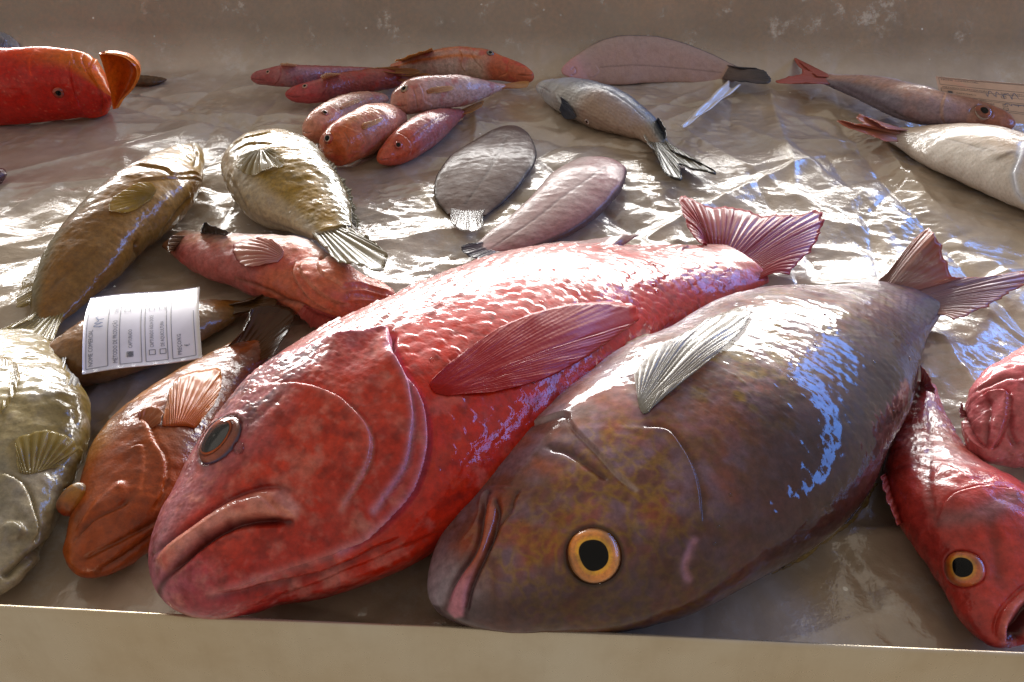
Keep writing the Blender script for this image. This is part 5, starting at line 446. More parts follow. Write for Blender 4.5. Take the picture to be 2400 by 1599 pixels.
 'pink_scorpionfish': {"body":{"C":[[-0.09516,0.55312,0.01817],[-0.0956,0.55315,0.01817],[-0.09661,0.5532,0.01817],[-0.0981,0.55326,0.01817],[-0.10003,0.55329,0.01817],[-0.10237,0.55328,0.01817],[-0.1051,0.55321,0.01817],[-0.10821,0.55308,0.01817],[-0.11167,0.55287,0.01819],[-0.11542,0.5523,0.01844],[-0.11945,0.55153,0.01886],[-0.12378,0.55071,0.0194],[-0.1284,0.55003,0.02004],[-0.13335,0.54976,0.0207],[-0.13868,0.55023,0.0213],[-0.14442,0.55175,0.02184],[-0.15067,0.55481,0.0222],[-0.15739,0.55909,0.02255],[-0.16454,0.56427,0.02295],[-0.17213,0.57021,0.02329],[-0.18019,0.57671,0.0234],[-0.18862,0.58314,0.02334],[-0.19726,0.58874,0.02315],[-0.20623,0.59367,0.02277],[-0.21561,0.59851,0.02208],[-0.22543,0.60364,0.02101],[-0.23557,0.60915,0.01969],[-0.2459,0.61512,0.0183],[-0.25643,0.62199,0.01682],[-0.26707,0.62961,0.01522],[-0.27789,0.63779,0.0135],[-0.28878,0.64599,0.01193],[-0.29978,0.65404,0.01056],[-0.31098,0.66176,0.00942]],"a":[0.00012,0.00266,0.00476,0.00676,0.00873,0.01067,0.01262,0.0147,0.01678,0.01899,0.02166,0.02463,0.02703,0.02881,0.03015,0.03108,0.03135,0.03078,0.03026,0.03081,0.03254,0.0344,0.03487,0.0338,0.03225,0.03124,0.0307,0.02996,0.0285,0.02657,0.02437,0.02201,0.01954,0.0173],"w":[8e-05,0.00191,0.00342,0.00487,0.00628,0.00768,0.00909,0.01058,0.01208,0.01367,0.0156,0.01773,0.01946,0.02074,0.02171,0.02238,0.02257,0.02217,0.02179,0.02218,0.02343,0.02477,0.02492,0.02346,0.0217,0.02034,0.01931,0.01816,0.01662,0.01487,0.01293,0.01043,0.00815,0.00623],"flip":-1,"tilt":0,"q":0.9,"floor":0.0005},"feats":{"g1":[[-0.1739,0.5632,0.0447],[-0.1738,0.5578,0.0436],[-0.1738,0.5528,0.0423],[-0.1727,0.5479,0.0408],[-0.1706,0.5433,0.0395],[-0.168,0.539,0.0383],[-0.1652,0.5351,0.0371],[-0.1625,0.5318,0.0356],[-0.1598,0.5289,0.034],[-0.1571,0.5264,0.0322],[-0.1541,0.5244,0.0306],[-0.1509,0.5229,0.0291],[-0.1475,0.5219,0.0279],[-0.1441,0.5212,0.0266],[-0.1408,0.5207,0.025]],"g2":[[-0.1703,0.5632,0.0448],[-0.1688,0.5568,0.0439],[-0.1672,0.5508,0.043],[-0.1646,0.5454,0.042],[-0.1615,0.5407,0.0412],[-0.1583,0.5367,0.0402],[-0.155,0.5334,0.0391],[-0.1517,0.5306,0.0378],[-0.1484,0.5282,0.0364],[-0.1452,0.5263,0.0349],[-0.1419,0.5249,0.0333],[-0.1384,0.524,0.0319],[-0.1347,0.5238,0.0308],[-0.1311,0.524,0.0298],[-0.1275,0.5246,0.0285]],"g3":[[-0.1571,0.5635,0.0445],[-0.1551,0.5579,0.0447],[-0.1533,0.5526,0.0447],[-0.1515,0.5482,0.0442],[-0.1493,0.5447,0.0437],[-0.1467,0.5425,0.0431],[-0.1439,0.5412,0.0426],[-0.1412,0.5403,0.042],[-0.1385,0.5392,0.0413],[-0.136,0.5377,0.0403],[-0.1337,0.5361,0.0392],[-0.1314,0.5347,0.0381]],"g4":[[-0.1571,0.5635,0.0445],[-0.155,0.5678,0.0439],[-0.1534,0.574,0.0423],[-0.1528,0.5845,0.0377],[-0.151,0.5859,0.0357],[-0.1466,0.5805,0.0372],[-0.1421,0.5766,0.038],[-0.1385,0.5759,0.0371],[-0.1364,0.5759,0.036],[-0.1351,0.5772,0.034],[-0.1343,0.5784,0.0319],[-0.1276,0.5681,0.0328]],"m1":[[-0.1348,0.5358,0.0394],[-0.1314,0.5375,0.039],[-0.128,0.5397,0.0384],[-0.1247,0.5421,0.0374],[-0.1214,0.5444,0.0358],[-0.1181,0.5461,0.0338],[-0.1147,0.5473,0.0318],[-0.1113,0.5481,0.0299],[-0.1078,0.5487,0.0282],[-0.1043,0.5493,0.0265],[-0.1008,0.5501,0.0246],[-0.0974,0.5517,0.0222]],"m2":[[-0.131,0.5306,0.0359],[-0.1278,0.532,0.0355],[-0.1247,0.5338,0.035],[-0.1217,0.5359,0.0341],[-0.1187,0.538,0.0327],[-0.1157,0.5397,0.0309],[-0.1126,0.5411,0.029],[-0.1096,0.5423,0.027],[-0.1065,0.5431,0.0253],[-0.1033,0.5442,0.0236],[-0.1002,0.5457,0.0217],[-0.0972,0.548,0.0192]],"m3":[[-0.1275,0.5266,0.0312],[-0.1244,0.5277,0.0305],[-0.1213,0.5292,0.0296],[-0.1183,0.5311,0.0283],[-0.1154,0.5333,0.0268],[-0.1125,0.5356,0.0251],[-0.1096,0.5382,0.0232],[-0.1065,0.5399,0.0218],[-0.1034,0.5419,0.0203]],"f1":[[-0.1877,0.544,0.0197],[-0.1815,0.5392,0.022],[-0.1754,0.5342,0.0244],[-0.1697,0.5302,0.026],[-0.1646,0.5271,0.0263],[-0.1604,0.5248,0.0249],[-0.1567,0.5232,0.0227],[-0.1528,0.522,0.0206],[-0.1485,0.5211,0.0193],[-0.144,0.5207,0.0185],[-0.1395,0.5207,0.0177],[-0.1352,0.5212,0.0164]],"f2":[[-0.2284,0.5686,0.0249],[-0.2212,0.5634,0.0261],[-0.2141,0.5585,0.0272],[-0.2078,0.555,0.0272],[-0.2018,0.5521,0.0266],[-0.196,0.549,0.0258],[-0.1902,0.5455,0.025],[-0.1843,0.5413,0.0246],[-0.1782,0.5365,0.0247]]},"eyes":[],"fins":{"pelvic_fin":[[[-0.1853,0.5731,0.0475],[-0.1853,0.5718,0.0473],[-0.1853,0.5706,0.047],[-0.1853,0.5694,0.0468],[-0.1854,0.5683,0.0465],[-0.1857,0.5673,0.0462],[-0.1861,0.5664,0.046],[-0.1866,0.5656,0.0457],[-0.1871,0.5649,0.0455],[-0.1877,0.5642,0.0452],[-0.1882,0.5635,0.0449],[-0.1887,0.5629,0.0446]],[[-0.189,0.5787,0.0508],[-0.1949,0.583,0.0512],[-0.2016,0.5884,0.0505],[-0.2086,0.5937,0.0488],[-0.2155,0.5979,0.0469],[-0.2219,0.6002,0.0454],[-0.2279,0.6008,0.0441],[-0.233,0.5991,0.043],[-0.2334,0.5906,0.042],[-0.2305,0.5815,0.0407],[-0.2264,0.5738,0.0393],[-0.2209,0.5674,0.0387],[-0.2145,0.5622,0.0392],[-0.2079,0.5595,0.0406],[-0.2021,0.5593,0.0426],[-0.1968,0.5601,0.0444]]],"pectoral_fin":[[[-0.1622,0.5252,0.0279],[-0.1595,0.5239,0.0275],[-0.1568,0.5228,0.0271],[-0.1542,0.5218,0.0266],[-0.1516,0.521,0.026],[-0.149,0.5204,0.0253],[-0.1466,0.5199,0.0244],[-0.1441,0.5196,0.0235],[-0.1418,0.5195,0.0224],[-0.1394,0.5194,0.0213],[-0.137,0.5196,0.02],[-0.1347,0.5199,0.0186]],[[-0.1684,0.5255,0.0197],[-0.1661,0.5244,0.0181],[-0.164,0.5238,0.0161],[-0.162,0.5237,0.0137],[-0.16,0.5241,0.0112],[-0.1579,0.525,0.0087],[-0.1551,0.5289,0.011],[-0.1524,0.529,0.0101],[-0.15,0.5283,0.0101],[-0.1474,0.5288,0.0092],[-0.1452,0.5295,0.0084],[-0.1416,0.5281,0.0092],[-0.1395,0.5291,0.0084],[-0.1359,0.5281,0.0092],[-0.1342,0.5304,0.0078],[-0.1308,0.5288,0.0093]]],"dorsal_fin":[[[-0.2833,0.652,0.0209],[-0.28,0.6492,0.0222],[-0.2766,0.6461,0.0236],[-0.2734,0.6433,0.0249],[-0.2703,0.6408,0.026],[-0.2673,0.6386,0.0271],[-0.2644,0.6365,0.028],[-0.2616,0.6345,0.0289],[-0.2588,0.6327,0.0298],[-0.2561,0.6309,0.0306],[-0.2533,0.6292,0.0314],[-0.2506,0.6275,0.0323]],[[-0.2651,0.6101,0.045],[-0.2658,0.6145,0.045],[-0.2667,0.6189,0.045],[-0.2675,0.6233,0.045],[-0.2672,0.6269,0.045],[-0.265,0.6269,0.045],[-0.2624,0.625,0.045],[-0.2598,0.623,0.045],[-0.2573,0.6213,0.045],[-0.2547,0.6197,0.045],[-0.2522,0.6181,0.045],[-0.2497,0.6165,0.045],[-0.2471,0.6149,0.045],[-0.2446,0.6133,0.045],[-0.2421,0.6117,0.045],[-0.2396,0.6101,0.045]]]},"tail":[[[-0.287,0.6649,0.0111],[-0.2887,0.6625,0.0111],[-0.2904,0.66,0.0111],[-0.2921,0.6575,0.0111],[-0.2938,0.6551,0.0111],[-0.2955,0.6526,0.0111],[-0.2972,0.6502,0.0111],[-0.2989,0.6477,0.0111],[-0.3006,0.6452,0.0111],[-0.3023,0.6428,0.0111],[-0.304,0.6403,0.0111],[-0.3057,0.6379,0.0111]],[[-0.3009,0.632,0.03],[-0.301,0.6311,0.03],[-0.3012,0.6303,0.03],[-0.3014,0.6295,0.03],[-0.3016,0.6287,0.03],[-0.3016,0.6277,0.03],[-0.3015,0.6266,0.03],[-0.3014,0.6254,0.03],[-0.3011,0.6243,0.03],[-0.3009,0.6231,0.03],[-0.3006,0.6219,0.03],[-0.3003,0.6207,0.03],[-0.3,0.6195,0.03],[-0.2997,0.6183,0.03],[-0.2993,0.6171,0.03],[-0.299,0.6159,0.03],[-0.2986,0.6147,0.03],[-0.2983,0.6135,0.03],[-0.2979,0.6123,0.03],[-0.2975,0.6111,0.03],[-0.297,0.6099,0.03],[-0.2965,0.6087,0.03],[-0.296,0.6076,0.03],[-0.2954,0.6064,0.03],[-0.2948,0.6054,0.03],[-0.2942,0.6043,0.03],[-0.2936,0.6032,0.03],[-0.293,0.6021,0.03]]]},
 'hidden_grouper': {"body":{"C":[[-0.35104,0.46449,0.01353],[-0.35082,0.4646,0.01353],[-0.35031,0.46484,0.01353],[-0.34957,0.46518,0.01353],[-0.34862,0.46561,0.01353],[-0.3475,0.46611,0.01353],[-0.3462,0.46667,0.01353],[-0.34474,0.46729,0.01353],[-0.34311,0.46797,0.01353],[-0.34131,0.46872,0.01353],[-0.33925,0.46948,0.0136],[-0.33683,0.4702,0.01382],[-0.33402,0.47094,0.01416],[-0.33076,0.47179,0.01463],[-0.32699,0.47287,0.01519],[-0.32261,0.47433,0.01582],[-0.31755,0.47634,0.0165],[-0.31192,0.479,0.01711],[-0.30589,0.48236,0.01754],[-0.29961,0.48634,0.01778],[-0.29326,0.49086,0.01777],[-0.28707,0.49572,0.01749],[-0.28127,0.50066,0.01696],[-0.27564,0.50584,0.0162],[-0.27007,0.51133,0.01523],[-0.26455,0.51705,0.0141],[-0.25908,0.52287,0.01287],[-0.25367,0.5287,0.01157],[-0.24844,0.53458,0.01014],[-0.24349,0.5403,0.00864],[-0.23871,0.54577,0.00715],[-0.23385,0.55086,0.00586],[-0.22877,0.55571,0.00476],[-0.22331,0.56052,0.00382]],"a":[7e-05,0.00171,0.00316,0.00472,0.00652,0.00865,0.01115,0.01389,0.01621,0.01807,0.01985,0.02172,0.02364,0.02545,0.02721,0.02887,0.03035,0.03159,0.03254,0.03307,0.03311,0.03276,0.03215,0.03128,0.03008,0.02856,0.02677,0.02478,0.0228,0.02098,0.01855,0.0152,0.01173,0.00899],"w":[4e-05,0.00102,0.00189,0.00283,0.00391,0.00519,0.00669,0.00834,0.00973,0.01084,0.01191,0.01303,0.01418,0.01527,0.01632,0.01732,0.01821,0.01895,0.01952,0.01984,0.01987,0.01965,0.01915,0.01809,0.01686,0.0155,0.01403,0.01251,0.01108,0.00978,0.0082,0.00601,0.00408,0.0027],"flip":1,"tilt":0,"q":0.9,"floor":0.0005},"feats":{},"eyes":[],"fins":{},"tail":[[[-0.2421,0.5549,0.0064],[-0.2411,0.5537,0.0064],[-0.24,0.5526,0.0064],[-0.239,0.5514,0.0064],[-0.238,0.5502,0.0064],[-0.237,0.5491,0.0064],[-0.2359,0.5479,0.0064],[-0.2349,0.5467,0.0064],[-0.2339,0.5456,0.0064],[-0.2329,0.5444,0.0064],[-0.2318,0.5432,0.0064],[-0.2308,0.5421,0.0064]],[[-0.2101,0.541,0.02],[-0.2088,0.5427,0.02],[-0.2076,0.5446,0.02],[-0.2064,0.5465,0.02],[-0.2052,0.5483,0.02],[-0.2039,0.5501,0.02],[-0.2024,0.5515,0.02],[-0.2007,0.5522,0.02],[-0.1987,0.5523,0.02],[-0.1966,0.5518,0.02],[-0.1945,0.551,0.02],[-0.1923,0.5496,0.02],[-0.1902,0.5476,0.02],[-0.1885,0.5446,0.02],[-0.1875,0.5411,0.02],[-0.1869,0.5376,0.02],[-0.1867,0.5342,0.02],[-0.1868,0.5311,0.02],[-0.1875,0.5286,0.02],[-0.1889,0.5272,0.02],[-0.1908,0.527,0.02],[-0.1928,0.5273,0.02],[-0.1949,0.5279,0.02],[-0.1969,0.5286,0.02],[-0.199,0.5293,0.02],[-0.2011,0.53,0.02],[-0.2031,0.5307,0.02],[-0.2052,0.5312,0.02]]]},
 'orange_grouper': {"body":{"C":[[-0.48786,0.97302,0.03203],[-0.48842,0.97345,0.03203],[-0.48969,0.97444,0.03203],[-0.49155,0.97594,0.03203],[-0.49395,0.97795,0.03203],[-0.49686,0.98048,0.03203],[-0.50026,0.98354,0.03203],[-0.50414,0.98714,0.03203],[-0.50802,0.9903,0.03236],[-0.51171,0.9926,0.03314],[-0.51567,0.99482,0.03405],[-0.52004,0.99703,0.03501],[-0.52489,0.99908,0.036],[-0.53007,1.00034,0.03712],[-0.53562,1.00045,0.03836],[-0.54215,0.99994,0.03938],[-0.55002,0.99899,0.04003],[-0.55876,0.99695,0.04055],[-0.5681,0.99388,0.04102],[-0.57778,0.99002,0.04148],[-0.58775,0.98612,0.04186],[-0.59778,0.98275,0.04215],[-0.60762,0.98052,0.04238],[-0.61729,0.97881,0.0426],[-0.62684,0.97724,0.04281],[-0.63642,0.97599,0.04294],[-0.64623,0.97529,0.04288],[-0.65646,0.97536,0.04254],[-0.66728,0.97637,0.04182],[-0.67863,0.97856,0.04066],[-0.69058,0.98193,0.03908],[-0.70249,0.9853,0.03748],[-0.71432,0.98839,0.03596],[-0.72611,0.991,0.03461]],"a":[4e-05,0.00089,0.00169,0.00267,0.00393,0.00564,0.00795,0.0109,0.01382,0.01683,0.02019,0.0237,0.0265,0.02783,0.02818,0.02842,0.0292,0.02997,0.03065,0.03114,0.03137,0.03152,0.03179,0.03218,0.03259,0.03298,0.03347,0.03375,0.03347,0.03277,0.03163,0.02999,0.02797,0.02603],"w":[7e-05,0.00159,0.00303,0.00474,0.00693,0.00984,0.01369,0.01851,0.02309,0.02762,0.03247,0.03727,0.04068,0.04173,0.0421,0.0423,0.04329,0.04425,0.04506,0.04556,0.04568,0.04568,0.04584,0.04615,0.04649,0.04679,0.04721,0.04732,0.04665,0.04539,0.04354,0.04102,0.03801,0.03514],"flip":-1,"tilt":0,"q":0.9,"floor":0.0005},"feats":{"lipb":[[-0.5226,1.0112,0.0733],[-0.5213,1.0035,0.0747],[-0.5212,0.997,0.0733],[-0.5202,0.9934,0.0703],[-0.5189,0.9912,0.0671],[-0.5174,0.9894,0.0639],[-0.5159,0.9879,0.0607],[-0.5142,0.9865,0.0575],[-0.5124,0.9855,0.0544],[-0.5106,0.9844,0.0512],[-0.5087,0.9828,0.0482],[-0.5069,0.9811,0.045],[-0.5052,0.9795,0.0419],[-0.5038,0.978,0.0385],[-0.5032,0.9771,0.0348],[-0.5034,0.9771,0.0307],[-0.5044,0.978,0.0261],[-0.5064,0.9801,0.021],[-0.5092,0.983,0.0156],[-0.5125,0.9859,0.0101],[-0.5162,0.9896,0.0043]],"lipa":[[-0.5161,1.0151,0.0646],[-0.5161,1.0151,0.0646],[-0.5147,1.0114,0.0656],[-0.5131,1.001,0.0657],[-0.5135,0.995,0.0642],[-0.5137,0.9908,0.0615],[-0.5127,0.9883,0.0582],[-0.5113,0.9867,0.055],[-0.5095,0.9852,0.0518],[-0.5075,0.9834,0.0488],[-0.5053,0.9817,0.0459],[-0.5028,0.98,0.0431],[-0.5002,0.9782,0.0404],[-0.4978,0.9764,0.0376],[-0.496,0.975,0.0344],[-0.495,0.9745,0.0307],[-0.4953,0.9763,0.0262],[-0.4986,0.984,0.0194]],"neck":[[-0.5313,0.9978,0.079],[-0.5301,0.9949,0.0778],[-0.5291,0.9926,0.0764],[-0.5284,0.9907,0.0749],[-0.5278,0.9892,0.0733],[-0.5271,0.9882,0.0716],[-0.5263,0.9874,0.07],[-0.5254,0.9867,0.0684],[-0.5244,0.9861,0.0669],[-0.5235,0.9857,0.0653],[-0.5225,0.9854,0.0637],[-0.5215,0.985,0.0621]],"gill":[[-0.5702,0.9867,0.0858],[-0.5702,0.9824,0.0846],[-0.5708,0.9789,0.0831],[-0.5714,0.9759,0.0815],[-0.572,0.9731,0.0796],[-0.5723,0.9707,0.0775],[-0.5724,0.9686,0.0752],[-0.5723,0.9668,0.0728],[-0.5722,0.9653,0.0703],[-0.5718,0.9641,0.0678],[-0.5714,0.9631,0.0652],[-0.5711,0.9622,0.0626]],"brow":[[-0.5553,0.9661,0.0403],[-0.5545,0.9665,0.0421],[-0.5537,0.9668,0.0438],[-0.5525,0.9674,0.0452],[-0.551,0.9681,0.0459],[-0.5493,0.9688,0.0462],[-0.5477,0.9694,0.0463],[-0.5462,0.97,0.046],[-0.5448,0.9704,0.0452],[-0.5437,0.9708,0.0442],[-0.5425,0.9711,0.0431],[-0.5413,0.9713,0.042]]},"eyes":[[[-0.5493,0.9687,0.0394],[0.358,-0.934,-0.013],0.0062]],"fins":{}},
 'orange_jaw': {"hinge":[[-0.4823,0.961,0.0884],[-0.4822,0.961,0.0862],[-0.4821,0.961,0.084],[-0.482,0.961,0.0819],[-0.4819,0.961,0.0797],[-0.4819,0.961,0.0775],[-0.4818,0.961,0.0753],[-0.4818,0.961,0.0731],[-0.4817,0.961,0.0709],[-0.4817,0.961,0.0687],[-0.4817,0.961,0.0664],[-0.4817,0.961,0.0642],[-0.4817,0.961,0.062],[-0.4817,0.961,0.0597],[-0.4818,0.961,0.0574],[-0.4818,0.961,0.0551],[-0.4819,0.961,0.0528],[-0.482,0.961,0.0505],[-0.4822,0.961,0.0482],[-0.4823,0.961,0.0459],[-0.4825,0.961,0.0436],[-0.4827,0.961,0.0412],[-0.483,0.961,0.0388],[-0.4832,0.961,0.0364],[-0.4836,0.961,0.034],[-0.484,0.961,0.0316],[-0.4844,0.961,0.0292],[-0.4849,0.961,0.0268],[-0.4853,0.961,0.0243],[-0.4857,0.961,0.0219]],"rim":[[-0.4804,0.961,0.0879],[-0.4773,0.961,0.0874],[-0.4742,0.961,0.0869],[-0.4711,0.961,0.0864],[-0.4681,0.961,0.0856],[-0.4652,0.961,0.0847],[-0.4624,0.961,0.0837],[-0.4596,0.961,0.0825],[-0.4571,0.961,0.081],[-0.4549,0.961,0.0791],[-0.453,0.961,0.077],[-0.4514,0.961,0.0746],[-0.4499,0.961,0.0721],[-0.4488,0.961,0.0694],[-0.4485,0.961,0.0663],[-0.449,0.961,0.063],[-0.45,0.961,0.0596],[-0.4515,0.961,0.0563],[-0.4535,0.961,0.0531],[-0.4558,0.961,0.05],[-0.4583,0.961,0.0471],[-0.4608,0.961,0.0441],[-0.4636,0.961,0.0413],[-0.4665,0.961,0.0387],[-0.4697,0.961,0.0364],[-0.4728,0.961,0.0339],[-0.4757,0.961,0.0312],[-0.4782,0.961,0.0282],[-0.4807,0.961,0.025],[-0.4832,0.961,0.0219]]},
 'mullet_a': {"body":{"C":[[-0.34928,1.08057,0.01992],[-0.34891,1.0806,0.01994],[-0.34807,1.08067,0.01997],[-0.34683,1.08076,0.02003],[-0.34519,1.08082,0.02012],[-0.34317,1.08083,0.02026],[-0.34076,1.08072,0.02045],[-0.33797,1.08046,0.02072],[-0.33481,1.08006,0.02107],[-0.3313,1.07952,0.02147],[-0.32746,1.07884,0.02195],[-0.32333,1.07805,0.02247],[-0.31897,1.07722,0.02302],[-0.31447,1.0765,0.02354],[-0.30991,1.07605,0.02397],[-0.30538,1.07593,0.02428],[-0.30097,1.07607,0.02447],[-0.29669,1.07656,0.02451],[-0.29249,1.0775,0.0244],[-0.28826,1.07892,0.02413],[-0.28389,1.08087,0.02374],[-0.27921,1.08336,0.02324],[-0.27406,1.08646,0.02265],[-0.26852,1.09025,0.02198],[-0.26262,1.09459,0.02125],[-0.25636,1.0993,0.02047],[-0.24973,1.10419,0.01967],[-0.24272,1.10899,0.01886],[-0.23537,1.11359,0.01803],[-0.22753,1.11798,0.01721],[-0.21924,1.12216,0.01642],[-0.21057,1.1259,0.01575],[-0.20165,1.12931,0.01519],[-0.19262,1.13246,0.01474]],"a":[9e-05,0.00197,0.00349,0.00487,0.00614,0.00729,0.00833,0.00927,0.01005,0.01063,0.01124,0.01193,0.01258,0.01328,0.01399,0.01455,0.01476,0.01469,0.01443,0.0141,0.01362,0.01306,0.01252,0.01201,0.01144,0.01077,0.01002,0.00923,0.00846,0.0077,0.00694,0.00619,0.00545,0.0048],"w":[8e-05,0.00187,0.00331,0.00462,0.00583,0.00693,0.00792,0.00881,0.00954,0.0101,0.01068,0.01133,0.01195,0.01262,0.01329,0.01382,0.01402,0.01396,0.01371,0.01339,0.01294,0.01241,0.01181,0.011,0.01016,0.00925,0.00831,0.00738,0.00651,0.00569,0.00486,0.00387,0.003,0.00228],"flip":1,"tilt":0,"q":0.95,"floor":0.0005},"feats":{"gill":[[-0.3069,1.0773,0.0378],[-0.3047,1.0708,0.0373],[-0.3033,1.0675,0.0359],[-0.3028,1.0652,0.0341],[-0.303,1.0635,0.032],[-0.3038,1.0624,0.0298],[-0.3048,1.0617,0.0275],[-0.3062,1.0615,0.0251],[-0.3078,1.0617,0.0227],[-0.31,1.0624,0.0203],[-0.3127,1.0638,0.0181],[-0.3158,1.0661,0.0156]],"mouth":[[-0.3462,1.0755,0.0201],[-0.3437,1.0738,0.0205],[-0.3414,1.0724,0.0207],[-0.3392,1.0713,0.0208],[-0.337,1.0704,0.0209],[-0.3349,1.0697,0.0209],[-0.3328,1.069,0.0209],[-0.3307,1.0682,0.0209],[-0.3286,1.0675,0.0209]]},"eyes":[[[-0.3213,1.069,0.0318],[-0.33,-0.591,0.736],0.00337]],"fins":{"dorsal_fin":[[[-0.3045,1.076,0.0372],[-0.3026,1.0755,0.0374],[-0.3009,1.0753,0.0375],[-0.2991,1.0753,0.0375],[-0.2975,1.0754,0.0375],[-0.2958,1.0756,0.0374],[-0.2942,1.0758,0.0373],[-0.2925,1.0761,0.0371],[-0.2909,1.0764,0.0369],[-0.2893,1.0768,0.0367],[-0.2877,1.0772,0.0364],[-0.2862,1.0777,0.0361]],[[-0.2959,1.0401,0.052],[-0.2945,1.0405,0.052],[-0.2931,1.041,0.052],[-0.2917,1.0415,0.052],[-0.2903,1.0419,0.052],[-0.2889,1.0422,0.052],[-0.2874,1.0424,0.052],[-0.2859,1.0423,0.052],[-0.2843,1.0419,0.052],[-0.2826,1.041,0.052],[-0.281,1.04,0.052],[-0.2793,1.039,0.052],[-0.2776,1.0379,0.052],[-0.2759,1.0367,0.052],[-0.2742,1.0355,0.052],[-0.2725,1.0343,0.052]]]},"tail":[[[-0.211,1.1306,0.0157],[-0.2107,1.1298,0.0157],[-0.2105,1.129,0.0157],[-0.2102,1.1282,0.0157],[-0.2099,1.1275,0.0157],[-0.2096,1.1267,0.0157],[-0.2094,1.1259,0.0157],[-0.2091,1.1251,0.0157],[-0.2088,1.1243,0.0157],[-0.2086,1.1236,0.0157],[-0.2083,1.1228,0.0157],[-0.208,1.122,0.0157]],[[-0.1796,1.092,0.03],[-0.1751,1.0917,0.03],[-0.1705,1.0915,0.03],[-0.166,1.0912,0.03],[-0.1615,1.0909,0.03],[-0.1569,1.0905,0.03],[-0.1524,1.0901,0.03],[-0.1479,1.0898,0.03],[-0.1433,1.0895,0.03],[-0.1388,1.0891,0.03],[-0.1343,1.0885,0.03],[-0.1297,1.0873,0.03],[-0.125,1.0846,0.03],[-0.1205,1.0787,0.03],[-0.1194,1.0691,0.03],[-0.1235,1.0664,0.03],[-0.1279,1.0658,0.03],[-0.1323,1.066,0.03],[-0.1367,1.0664,0.03],[-0.1412,1.0671,0.03],[-0.1457,1.0679,0.03],[-0.1502,1.0689,0.03],[-0.1548,1.0702,0.03],[-0.1594,1.0718,0.03],[-0.164,1.0737,0.03],[-0.1686,1.0757,0.03],[-0.1733,1.0778,0.03],[-0.1779,1.0797,0.03]]]},
